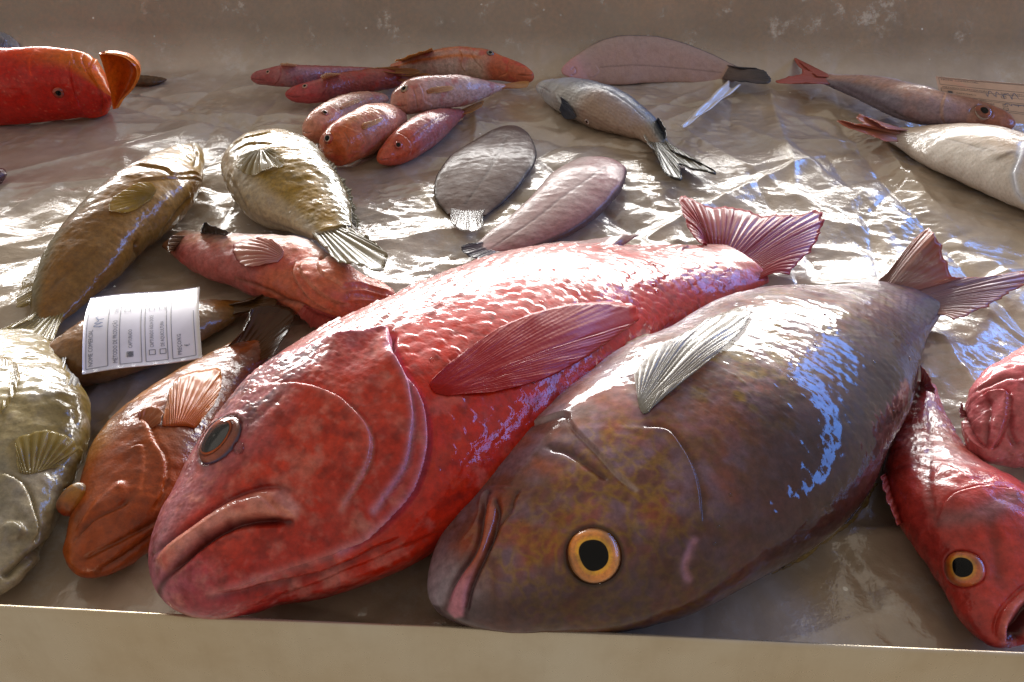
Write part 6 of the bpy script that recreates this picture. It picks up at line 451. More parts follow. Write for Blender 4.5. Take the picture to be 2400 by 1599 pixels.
 'mullet_b': {"body":{"C":[[-0.29201,1.02842,0.01538],[-0.29163,1.02854,0.01538],[-0.29077,1.02883,0.01538],[-0.28949,1.02925,0.01538],[-0.2878,1.02967,0.01542],[-0.28568,1.02999,0.01552],[-0.28314,1.03018,0.0157],[-0.28018,1.0302,0.01597],[-0.27682,1.03006,0.01632],[-0.27309,1.02981,0.01674],[-0.26905,1.02954,0.01721],[-0.26476,1.02941,0.01768],[-0.2603,1.0296,0.01811],[-0.25574,1.03022,0.01848],[-0.25117,1.03142,0.01876],[-0.24666,1.03334,0.01896],[-0.24229,1.0361,0.01909],[-0.23801,1.0396,0.01917],[-0.23376,1.04366,0.01922],[-0.22943,1.04805,0.01926],[-0.22495,1.05259,0.01926],[-0.22015,1.05693,0.01925],[-0.21491,1.06075,0.01922],[-0.20929,1.06417,0.01917],[-0.20338,1.06736,0.01908],[-0.19726,1.07043,0.01894],[-0.19099,1.07344,0.01875],[-0.18467,1.07665,0.01847],[-0.17847,1.08065,0.01792],[-0.17235,1.08526,0.0171],[-0.16626,1.09033,0.01605],[-0.16005,1.0952,0.01503],[-0.15369,1.09994,0.01406],[-0.14718,1.1047,0.01312]],"a":[9e-05,0.00196,0.0035,0.00497,0.0064,0.00781,0.00916,0.01043,0.01144,0.01217,0.01286,0.01354,0.01409,0.01449,0.01477,0.01499,0.01512,0.01513,0.01511,0.01513,0.01514,0.01519,0.01537,0.01571,0.01612,0.01648,0.01682,0.01712,0.01738,0.01771,0.0175,0.01622,0.01431,0.01257],"w":[8e-05,0.00186,0.00333,0.00472,0.00608,0.00742,0.00871,0.00991,0.01087,0.01156,0.01221,0.01287,0.01339,0.01376,0.01403,0.01424,0.01436,0.01438,0.01435,0.01437,0.01438,0.01443,0.0145,0.01439,0.01431,0.01415,0.01396,0.01369,0.01337,0.01307,0.01224,0.01015,0.00788,0.00597],"flip":1,"tilt":0,"q":0.95,"floor":0.0005},"feats":{"gill":[[-0.2399,1.0452,0.0327],[-0.2384,1.0398,0.0335],[-0.2364,1.0334,0.0325],[-0.2358,1.0293,0.0305],[-0.2362,1.0261,0.0284],[-0.2373,1.0235,0.0261],[-0.2386,1.0215,0.0238],[-0.2402,1.02,0.0214],[-0.2421,1.019,0.0189],[-0.2444,1.0183,0.0164],[-0.2469,1.0181,0.0139],[-0.2496,1.0189,0.0111]],"mouth":[[-0.2892,1.0253,0.0164],[-0.2868,1.0236,0.0163],[-0.2844,1.022,0.0161],[-0.2821,1.0206,0.0159],[-0.2798,1.0195,0.0158],[-0.2775,1.0187,0.0159],[-0.2751,1.018,0.0163],[-0.2728,1.0174,0.0169],[-0.2705,1.0169,0.0175]]},"eyes":[[[-0.2634,1.0224,0.029],[-0.176,-0.482,0.858],0.0038]],"fins":{"dorsal_fin":[[[-0.2424,1.0369,0.0324],[-0.2409,1.0386,0.0325],[-0.2393,1.0405,0.0325],[-0.2379,1.0426,0.0324],[-0.2364,1.0446,0.0324],[-0.2349,1.0466,0.0323],[-0.2333,1.0483,0.0323],[-0.2317,1.0499,0.0323],[-0.2301,1.0513,0.0324],[-0.2284,1.0526,0.0324],[-0.2267,1.0539,0.0325],[-0.225,1.0553,0.0325]],[[-0.2362,0.997,0.05],[-0.2351,0.9995,0.05],[-0.2341,1.0021,0.05],[-0.2331,1.0047,0.05],[-0.232,1.0072,0.05],[-0.2308,1.0094,0.05],[-0.2294,1.011,0.05],[-0.2275,1.0105,0.05],[-0.2255,1.0087,0.05],[-0.2237,1.0079,0.05],[-0.2219,1.0077,0.05],[-0.2201,1.0077,0.05],[-0.2183,1.0077,0.05],[-0.2166,1.0078,0.05],[-0.2148,1.0079,0.05],[-0.2131,1.0079,0.05]]]},"tail":[[[-0.1686,1.1037,0.0153],[-0.1673,1.102,0.0153],[-0.166,1.1002,0.0153],[-0.1648,1.0985,0.0153],[-0.1635,1.0967,0.0153],[-0.1622,1.095,0.0153],[-0.1609,1.0932,0.0153],[-0.1596,1.0915,0.0153],[-0.1584,1.0897,0.0153],[-0.1571,1.0879,0.0153],[-0.1558,1.0862,0.0153],[-0.1545,1.0844,0.0153]],[[-0.1328,1.0591,0.03],[-0.1307,1.0612,0.03],[-0.1286,1.0635,0.03],[-0.1265,1.0658,0.03],[-0.1243,1.0677,0.03],[-0.122,1.069,0.03],[-0.1196,1.0695,0.03],[-0.1171,1.0696,0.03],[-0.1147,1.0694,0.03],[-0.1122,1.0688,0.03],[-0.1097,1.0677,0.03],[-0.1071,1.0654,0.03],[-0.1053,1.0596,0.03],[-0.1049,1.0524,0.03],[-0.1054,1.0458,0.03],[-0.1066,1.0406,0.03],[-0.1084,1.0373,0.03],[-0.1106,1.0353,0.03],[-0.1128,1.034,0.03],[-0.1151,1.0329,0.03],[-0.1174,1.0322,0.03],[-0.1197,1.0316,0.03],[-0.122,1.0311,0.03],[-0.1244,1.031,0.03],[-0.1268,1.0316,0.03],[-0.1293,1.0329,0.03],[-0.1318,1.0345,0.03],[-0.1343,1.0359,0.03]]]},
 'gurnard': {"body":{"C":[[0.0286,1.08264,0.01991],[0.02807,1.08309,0.01991],[0.02684,1.08413,0.01991],[0.02502,1.08568,0.01991],[0.02264,1.08774,0.01991],[0.0197,1.0903,0.01991],[0.01622,1.09337,0.01991],[0.01221,1.0969,0.01992],[0.00768,1.10063,0.02002],[0.00266,1.10445,0.02023],[-0.0028,1.10819,0.02059],[-0.00862,1.11164,0.02111],[-0.01472,1.11474,0.02178],[-0.02098,1.11758,0.02249],[-0.02723,1.12016,0.02317],[-0.03331,1.12251,0.02373],[-0.03905,1.12454,0.02418],[-0.04449,1.12627,0.02454],[-0.04973,1.12775,0.0248],[-0.05493,1.12904,0.02493],[-0.0603,1.13015,0.02496],[-0.06607,1.13098,0.02494],[-0.07255,1.13163,0.02487],[-0.07948,1.1319,0.0247],[-0.08672,1.13193,0.02435],[-0.09429,1.13199,0.02378],[-0.10223,1.13219,0.02303],[-0.11055,1.1327,0.02209],[-0.11936,1.13412,0.02085],[-0.12873,1.13599,0.01933],[-0.13857,1.13806,0.01762],[-0.14865,1.13947,0.01602],[-0.15882,1.1403,0.01458],[-0.16896,1.14071,0.01331]],"a":[0.0001,0.00233,0.0041,0.0057,0.00715,0.00844,0.00957,0.01053,0.01126,0.01171,0.01215,0.0127,0.01336,0.01425,0.01528,0.01614,0.01644,0.01629,0.01605,0.01613,0.01645,0.01682,0.01708,0.01723,0.01731,0.0173,0.01724,0.01701,0.01653,0.01591,0.01484,0.01309,0.01103,0.00926],"w":[0.00013,0.00291,0.00513,0.00713,0.00894,0.01055,0.01196,0.01316,0.01408,0.01464,0.01519,0.01588,0.0167,0.01781,0.0191,0.02018,0.02055,0.02036,0.02007,0.02016,0.02056,0.02103,0.02119,0.02076,0.02022,0.01955,0.01882,0.0179,0.01673,0.01546,0.01366,0.01077,0.00799,0.00579],"flip":-1,"tilt":0,"q":0.95,"floor":0.0005},"feats":{"snout":[[-0.0034,1.1061,0.0355],[-0.0039,1.1026,0.034],[-0.0044,1.1003,0.0322],[-0.0049,1.0987,0.0302],[-0.0054,1.0975,0.028],[-0.0054,1.0966,0.0257],[-0.0054,1.0959,0.0234],[-0.0065,1.0963,0.0209],[-0.0087,1.0977,0.0191],[-0.0112,1.0991,0.0178],[-0.0137,1.1006,0.0166],[-0.0162,1.102,0.0152]],"gill":[[-0.0716,1.1235,0.0437],[-0.0703,1.121,0.0418],[-0.069,1.1191,0.0398],[-0.0679,1.1175,0.0376],[-0.0676,1.1162,0.0351],[-0.0684,1.1153,0.0326],[-0.0694,1.1148,0.03],[-0.0698,1.1145,0.0272],[-0.0689,1.1143,0.0245],[-0.0674,1.1144,0.022],[-0.0657,1.1146,0.0195],[-0.0642,1.1152,0.0168]],"mouth":[[0.0277,1.0831,0.0234],[0.0254,1.082,0.0235],[0.0231,1.0817,0.0233],[0.0208,1.0819,0.0229],[0.0185,1.0825,0.0227],[0.0162,1.0833,0.0226],[0.0139,1.0843,0.0225],[0.0116,1.0855,0.0224],[0.0093,1.0867,0.0222]],"gill2":[[-0.0556,1.1178,0.0396],[-0.0539,1.1159,0.0376],[-0.0522,1.1141,0.0355],[-0.0505,1.1126,0.0333],[-0.0487,1.1113,0.0311],[-0.0467,1.1102,0.029],[-0.0445,1.1092,0.0271],[-0.0422,1.1083,0.0252],[-0.0399,1.1077,0.0233]]},"eyes":[[[-0.0296,1.1168,0.0419],[0.122,-0.393,0.911],0.00521]],"fins":{"dorsal_fin":[[[-0.108,1.1346,0.0394],[-0.112,1.1341,0.0385],[-0.1161,1.1343,0.0374],[-0.1203,1.1345,0.0363],[-0.1243,1.1344,0.0351],[-0.1284,1.1345,0.0339],[-0.1325,1.1348,0.0325],[-0.1366,1.1353,0.031],[-0.1407,1.1364,0.0293],[-0.145,1.1382,0.0273],[-0.1494,1.14,0.0253],[-0.1539,1.1423,0.0232]],[[-0.1013,1.0448,0.07],[-0.1042,1.0411,0.07],[-0.107,1.0373,0.07],[-0.1099,1.0337,0.07],[-0.1127,1.03,0.07],[-0.1155,1.0265,0.07],[-0.1184,1.0231,0.07],[-0.1212,1.0197,0.07],[-0.124,1.0165,0.07],[-0.1268,1.0133,0.07],[-0.1296,1.0101,0.07],[-0.1324,1.0069,0.07],[-0.1352,1.0037,0.07],[-0.1379,1.0005,0.07],[-0.1406,0.9972,0.07],[-0.1429,0.9924,0.07]]]},"tail":[[[-0.1508,1.1484,0.0157],[-0.1509,1.1468,0.0157],[-0.1509,1.1452,0.0157],[-0.151,1.1436,0.0157],[-0.1511,1.142,0.0157],[-0.1511,1.1404,0.0157],[-0.1512,1.1388,0.0157],[-0.1512,1.1372,0.0157],[-0.1513,1.1356,0.0157],[-0.1514,1.134,0.0157],[-0.1514,1.1324,0.0157],[-0.1515,1.1308,0.0157]],[[-0.1699,1.092,0.03],[-0.1719,1.0918,0.03],[-0.1739,1.0917,0.03],[-0.1759,1.0916,0.03],[-0.178,1.0915,0.03],[-0.18,1.0912,0.03],[-0.1819,1.0906,0.03],[-0.1838,1.0898,0.03],[-0.1857,1.0888,0.03],[-0.1876,1.0878,0.03],[-0.1894,1.0865,0.03],[-0.1912,1.0849,0.03],[-0.1927,1.0824,0.03],[-0.193,1.0774,0.03],[-0.1921,1.0713,0.03],[-0.1902,1.0664,0.03],[-0.188,1.0644,0.03],[-0.186,1.0643,0.03],[-0.1841,1.065,0.03],[-0.1823,1.066,0.03],[-0.1805,1.0672,0.03],[-0.1787,1.0684,0.03],[-0.1769,1.0697,0.03],[-0.1751,1.0711,0.03],[-0.1733,1.0724,0.03],[-0.1715,1.0738,0.03],[-0.1697,1.075,0.03],[-0.1679,1.0762,0.03]]]},
 'mullet_c': {"body":{"C":[[-0.14455,0.95144,0.02822],[-0.14435,0.95177,0.02822],[-0.14392,0.95252,0.02822],[-0.14329,0.95364,0.02822],[-0.14249,0.95512,0.02822],[-0.14152,0.95667,0.02832],[-0.14035,0.95814,0.02858],[-0.13901,0.95959,0.02897],[-0.13751,0.96104,0.02948],[-0.1358,0.96241,0.03012],[-0.13387,0.96366,0.0309],[-0.13167,0.96478,0.03179],[-0.12917,0.96603,0.03267],[-0.12631,0.96763,0.03342],[-0.12297,0.96951,0.03402],[-0.11899,0.97156,0.03446],[-0.11421,0.97376,0.03472],[-0.10868,0.97619,0.03479],[-0.10253,0.97882,0.03468],[-0.09593,0.98159,0.03445],[-0.0891,0.98443,0.03416],[-0.08234,0.98734,0.03383],[-0.07598,0.99068,0.0334],[-0.06988,0.99446,0.03279],[-0.06388,0.99865,0.03198],[-0.05795,1.00331,0.03096],[-0.05204,1.00856,0.02972],[-0.04611,1.01443,0.02826],[-0.04011,1.02097,0.0266],[-0.03416,1.02764,0.02487],[-0.02825,1.03409,0.0232],[-0.02228,1.03978,0.02178],[-0.01619,1.04472,0.02063],[-0.00991,1.04898,0.01974]],"a":[6e-05,0.00127,0.00239,0.00367,0.00525,0.00725,0.00973,0.01249,0.01464,0.01605,0.01709,0.01804,0.01912,0.02018,0.02111,0.02181,0.02207,0.0219,0.02153,0.02119,0.02072,0.02028,0.02013,0.02045,0.02064,0.01998,0.01866,0.01693,0.015,0.01294,0.0109,0.00901,0.00728,0.00586],"w":[5e-05,0.00121,0.00227,0.00349,0.00499,0.00689,0.00924,0.01187,0.01391,0.01525,0.01624,0.01714,0.01817,0.01917,0.02006,0.02072,0.02097,0.0208,0.02045,0.02013,0.01969,0.01927,0.01898,0.01872,0.01832,0.01716,0.01548,0.01354,0.01154,0.00955,0.00763,0.00564,0.00401,0.00278],"flip":1,"tilt":0,"q":0.95,"floor":0.0005},"feats":{"gill":[[-0.1114,0.9626,0.0527],[-0.1099,0.9602,0.0509],[-0.1085,0.9584,0.049],[-0.1071,0.957,0.0468],[-0.1061,0.9558,0.0445],[-0.1057,0.9547,0.042],[-0.1056,0.9539,0.0393],[-0.1054,0.9536,0.0364],[-0.1041,0.9541,0.0338],[-0.1017,0.9554,0.032],[-0.0991,0.957,0.0306],[-0.0969,0.9587,0.0284],[-0.0976,0.9598,0.0251],[-0.0995,0.9612,0.022],[-0.1016,0.9654,0.0178]],"mouth":[[-0.1424,0.9523,0.0308],[-0.1406,0.9521,0.0301],[-0.1389,0.9524,0.0293],[-0.1372,0.9526,0.0285],[-0.1353,0.9524,0.0281],[-0.1333,0.9519,0.0283],[-0.1313,0.9512,0.029],[-0.1293,0.9507,0.0299],[-0.1273,0.9499,0.0308]],"gill2":[[-0.118,0.9573,0.0493],[-0.1171,0.9551,0.047],[-0.1162,0.9534,0.0446],[-0.1154,0.9521,0.0421],[-0.1147,0.9513,0.0393],[-0.1143,0.9508,0.0364],[-0.1141,0.9507,0.0332],[-0.114,0.9511,0.0299],[-0.1139,0.9521,0.0264]]},"eyes":[[[-0.1287,0.9586,0.0476],[-0.36,-0.507,0.784],0.0051]],"fins":{"pectoral_fin":[[[-0.1026,0.9576,0.0458],[-0.1024,0.9575,0.0455],[-0.1023,0.9574,0.0452],[-0.1021,0.9573,0.0449],[-0.102,0.9572,0.0446],[-0.1018,0.9571,0.0443],[-0.1017,0.957,0.0441],[-0.1015,0.9569,0.0437],[-0.1014,0.9568,0.0434],[-0.1012,0.9567,0.0432],[-0.1011,0.9567,0.0429],[-0.1009,0.9566,0.0425]],[[-0.097,0.9602,0.0481],[-0.0933,0.962,0.048],[-0.0897,0.9639,0.048],[-0.0859,0.9658,0.0478],[-0.0822,0.9676,0.0475],[-0.0785,0.9693,0.0471],[-0.0746,0.9709,0.0465],[-0.0708,0.9726,0.0458],[-0.0696,0.9715,0.0434],[-0.073,0.969,0.0423],[-0.0767,0.9669,0.042],[-0.0804,0.965,0.0419],[-0.0841,0.9631,0.042],[-0.0879,0.9613,0.0423],[-0.0916,0.9596,0.0427],[-0.0953,0.9579,0.043]]]},"tail":[[[-0.0273,1.0429,0.0221],[-0.0268,1.0421,0.0221],[-0.0262,1.0413,0.0221],[-0.0256,1.0404,0.0221],[-0.0251,1.0396,0.0221],[-0.0245,1.0387,0.0221],[-0.0239,1.0379,0.0221],[-0.0234,1.0371,0.0221],[-0.0228,1.0362,0.0221],[-0.0222,1.0354,0.0221],[-0.0217,1.0346,0.0221],[-0.0211,1.0337,0.0221]],[[-0.0045,1.0538,0.02],[-0.0023,1.0559,0.02],[-0.0001,1.0581,0.02],[0.0021,1.0603,0.02],[0.0043,1.0624,0.02],[0.0065,1.0642,0.02],[0.0088,1.0657,0.02],[0.0111,1.0669,0.02],[0.0134,1.0681,0.02],[0.0157,1.0691,0.02],[0.018,1.0699,0.02],[0.0204,1.0702,0.02],[0.0226,1.0688,0.02],[0.0236,1.0629,0.02],[0.0233,1.0561,0.02],[0.0223,1.05,0.02],[0.0205,1.0455,0.02],[0.0183,1.0432,0.02],[0.0161,1.0423,0.02],[0.0138,1.0419,0.02],[0.0115,1.0417,0.02],[0.0092,1.0418,0.02],[0.007,1.0419,0.02],[0.0047,1.0421,0.02],[0.0024,1.0422,0.02],[0.0001,1.0424,0.02],[-0.0022,1.0424,0.02],[-0.0044,1.0424,0.02]]]},
 'mullet_d': {"body":{"C":[[-0.2367,0.88878,0.0157],[-0.23658,0.88922,0.0157],[-0.23629,0.89021,0.0157],[-0.23588,0.89168,0.0157],[-0.23534,0.8936,0.0157],[-0.23463,0.89574,0.01579],[-0.23373,0.89801,0.016],[-0.23266,0.90046,0.01631],[-0.23144,0.90313,0.01669],[-0.23006,0.90599,0.01715],[-0.22855,0.90908,0.01766],[-0.2269,0.9124,0.01821],[-0.22518,0.91617,0.01868],[-0.22342,0.92044,0.01903],[-0.22159,0.92511,0.01927],[-0.21968,0.93008,0.01941],[-0.21769,0.93539,0.01943],[-0.21562,0.941,0.01937],[-0.21345,0.94683,0.01924],[-0.21118,0.95284,0.01905],[-0.20882,0.95905,0.01876],[-0.20636,0.96539,0.01841],[-0.20381,0.97181,0.01798],[-0.20118,0.97825,0.01749],[-0.19847,0.9847,0.01692],[-0.19566,0.99116,0.01627],[-0.19274,0.99763,0.01553],[-0.18965,1.00403,0.01472],[-0.18642,1.01049,0.01378],[-0.18298,1.01667,0.01274],[-0.17938,1.0226,0.01161],[-0.17557,1.02797,0.01059],[-0.17159,1.03298,0.0097],[-0.16751,1.03786,0.00894]],"a":[7e-05,0.00163,0.00301,0.00451,0.00625,0.00833,0.01073,0.01324,0.01509,0.01621,0.01697,0.01759,0.0182,0.01863,0.01888,0.01901,0.01903,0.01889,0.01865,0.01842,0.01814,0.01784,0.01758,0.01738,0.01716,0.01688,0.01658,0.01617,0.01556,0.01481,0.01394,0.01296,0.01191,0.01092],"w":[7e-05,0.00155,0.00286,0.00429,0.00594,0.00791,0.01019,0.01257,0.01433,0.0154,0.01612,0.01671,0.01729,0.0177,0.01794,0.01806,0.01808,0.01794,0.01772,0.0175,0.01723,0.01695,0.01658,0.01591,0.01523,0.0145,0.01375,0.01293,0.01197,0.01094,0.00975,0.00811,0.00656,0.00519],"flip":1,"tilt":0,"q":0.95,"floor":0.0005},"feats":{"gill":[[-0.2118,0.9303,0.0362],[-0.2097,0.9291,0.0351],[-0.2077,0.9285,0.0338],[-0.2058,0.9283,0.0323],[-0.2041,0.9282,0.0306],[-0.2028,0.9278,0.0286],[-0.202,0.9269,0.0265],[-0.202,0.925,0.0246],[-0.2029,0.922,0.0235],[-0.2042,0.9186,0.023],[-0.2056,0.9153,0.0226],[-0.2071,0.9122,0.0221]],"mouth":[[-0.242,0.8986,0.0187],[-0.2399,0.8951,0.0197],[-0.2383,0.8931,0.0199],[-0.2368,0.892,0.0199],[-0.2355,0.8914,0.0199],[-0.2342,0.8914,0.0199],[-0.2329,0.8918,0.02],[-0.2317,0.8922,0.0201],[-0.2305,0.8927,0.0202]]},"eyes":[[[-0.2173,0.9148,0.0347],[0.301,-0.299,0.906],0.00396]],"fins":{"pectoral_fin":[[[-0.2041,0.9344,0.0333],[-0.2039,0.9342,0.0331],[-0.2038,0.9341,0.0329],[-0.2036,0.9339,0.0328],[-0.2035,0.9337,0.0326],[-0.2033,0.9336,0.0324],[-0.2031,0.9334,0.0322],[-0.203,0.9333,0.032],[-0.2028,0.9332,0.0318],[-0.2027,0.9331,0.0316],[-0.2025,0.9329,0.0314],[-0.2023,0.9328,0.0312]],[[-0.2025,0.9398,0.0351],[-0.2002,0.9452,0.0345],[-0.198,0.9508,0.034],[-0.1957,0.9563,0.0332],[-0.1931,0.9616,0.0322],[-0.1905,0.9668,0.031],[-0.1879,0.9721,0.0296],[-0.1853,0.9774,0.0282],[-0.1843,0.9765,0.0267],[-0.1864,0.9702,0.0272],[-0.1887,0.9641,0.0279],[-0.191,0.9582,0.0287],[-0.1932,0.9523,0.0295],[-0.1955,0.9465,0.0303],[-0.1978,0.941,0.0311],[-0.2001,0.9355,0.0319]]]}},
 'mullet_e': {"body":{"C":[[-0.20164,0.82618,0.02053],[-0.20152,0.82652,0.02053],[-0.20124,0.82728,0.02053],[-0.20084,0.82841,0.02053],[-0.20033,0.82987,0.02053],[-0.19972,0.83167,0.02053],[-0.19893,0.83349,0.02067],[-0.19799,0.83533,0.02092],[-0.1969,0.83726,0.02126],[-0.19565,0.83922,0.02172],[-0.19425,0.84125,0.02227],[-0.1927,0.84338,0.02287],[-0.19098,0.84559,0.02353],[-0.18913,0.84816,0.02412],[-0.18712,0.85102,0.02465],[-0.18489,0.85409,0.02512],[-0.18234,0.85748,0.02551],[-0.17951,0.86121,0.0258],[-0.17645,0.86518,0.02603],[-0.17327,0.86933,0.02623],[-0.17009,0.87367,0.02637],[-0.16708,0.87818,0.02646],[-0.16446,0.883,0.02644],[-0.16221,0.88829,0.02626],[-0.16025,0.89399,0.02594],[-0.15853,0.89998,0.02548],[-0.15699,0.90622,0.02488],[-0.15558,0.9127,0.02411],[-0.15432,0.91969,0.02301],[-0.15333,0.92686,0.02164],[-0.15257,0.93412,0.02009],[-0.15181,0.94078,0.01869],[-0.15099,0.9471,0.01743],[-0.15001,0.95335,0.01629]],"a":[6e-05,0.00145,0.00275,0.00428,0.00622,0.00876,0.012,0.01563,0.01835,0.01997,0.02093,0.02166,0.02256,0.02325,0.02375,0.0242,0.02468,0.02511,0.02546,0.02566,0.02562,0.0256,0.02594,0.02677,0.02765,0.02798,0.02776,0.02735,0.02711,0.02697,0.02662,0.02584,0.02476,0.0237],"w":[6e-05,0.00138,0.00262,0.00406,0.00591,0.00832,0.0114,0.01485,0.01743,0.01897,0.01988,0.02058,0.02143,0.02209,0.02256,0.02299,0.02345,0.02385,0.02418,0.02438,0.02434,0.02432,0.02446,0.02451,0.02455,0.02404,0.02303,0.02187,0.02085,0.01991,0.01863,0.01616,0.01364,0.01126],"flip":1,"tilt":0,"q":0.95,"floor":0.0005},"feats":{"gill":[[-0.1829,0.8466,0.0462],[-0.1801,0.8454,0.0455],[-0.1775,0.8446,0.0446],[-0.1748,0.8442,0.0436],[-0.1723,0.8441,0.0424],[-0.1697,0.8445,0.0413],[-0.1672,0.8453,0.0401],[-0.1649,0.8457,0.0385],[-0.1633,0.8454,0.0362],[-0.1622,0.8449,0.0336],[-0.1621,0.844,0.031],[-0.1632,0.8423,0.0288],[-0.1648,0.8404,0.0271],[-0.1665,0.8386,0.0255],[-0.1682,0.8368,0.0237]],"mouth":[[-0.2105,0.8401,0.0207],[-0.2077,0.8347,0.0221],[-0.2056,0.8314,0.0225],[-0.2036,0.8288,0.0228],[-0.2017,0.8272,0.0229],[-0.1999,0.8269,0.023],[-0.1983,0.8273,0.0233],[-0.1967,0.8278,0.0237],[-0.1952,0.8283,0.024]],"gill2":[[-0.1805,0.8381,0.0414],[-0.1792,0.8365,0.0397],[-0.1778,0.8352,0.038],[-0.1766,0.8341,0.0361],[-0.1759,0.833,0.0339],[-0.1762,0.8317,0.0318],[-0.1771,0.8306,0.0297],[-0.1782,0.8293,0.0278],[-0.1793,0.8284,0.0257]]},"eyes":[[[-0.1991,0.8361,0.036],[-0.428,-0.706,0.564],0.006]],"fins":{"pectoral_fin":[[[-0.1649,0.8512,0.0438],[-0.1647,0.851,0.0436],[-0.1645,0.8508,0.0434],[-0.1644,0.8506,0.0431],[-0.1642,0.8505,0.0429],[-0.1641,0.8503,0.0427],[-0.1639,0.8501,0.0424],[-0.1638,0.8499,0.0422],[-0.1637,0.8498,0.042],[-0.1635,0.8496,0.0417],[-0.1634,0.8494,0.0415],[-0.1632,0.8493,0.0412]],[[-0.1629,0.8529,0.0457],[-0.1602,0.8554,0.0456],[-0.1575,0.8582,0.0454],[-0.1548,0.8612,0.0451],[-0.1522,0.8643,0.0448],[-0.1496,0.8677,0.0446],[-0.147,0.8712,0.0442],[-0.1444,0.8748,0.0437],[-0.1441,0.8728,0.0422],[-0.1462,0.8686,0.0417],[-0.1485,0.8648,0.0416],[-0.1509,0.8612,0.0415],[-0.1533,0.8577,0.0414],[-0.1558,0.8545,0.0413],[-0.1584,0.8516,0.0413],[-0.1609,0.8488,0.0411]]]}},
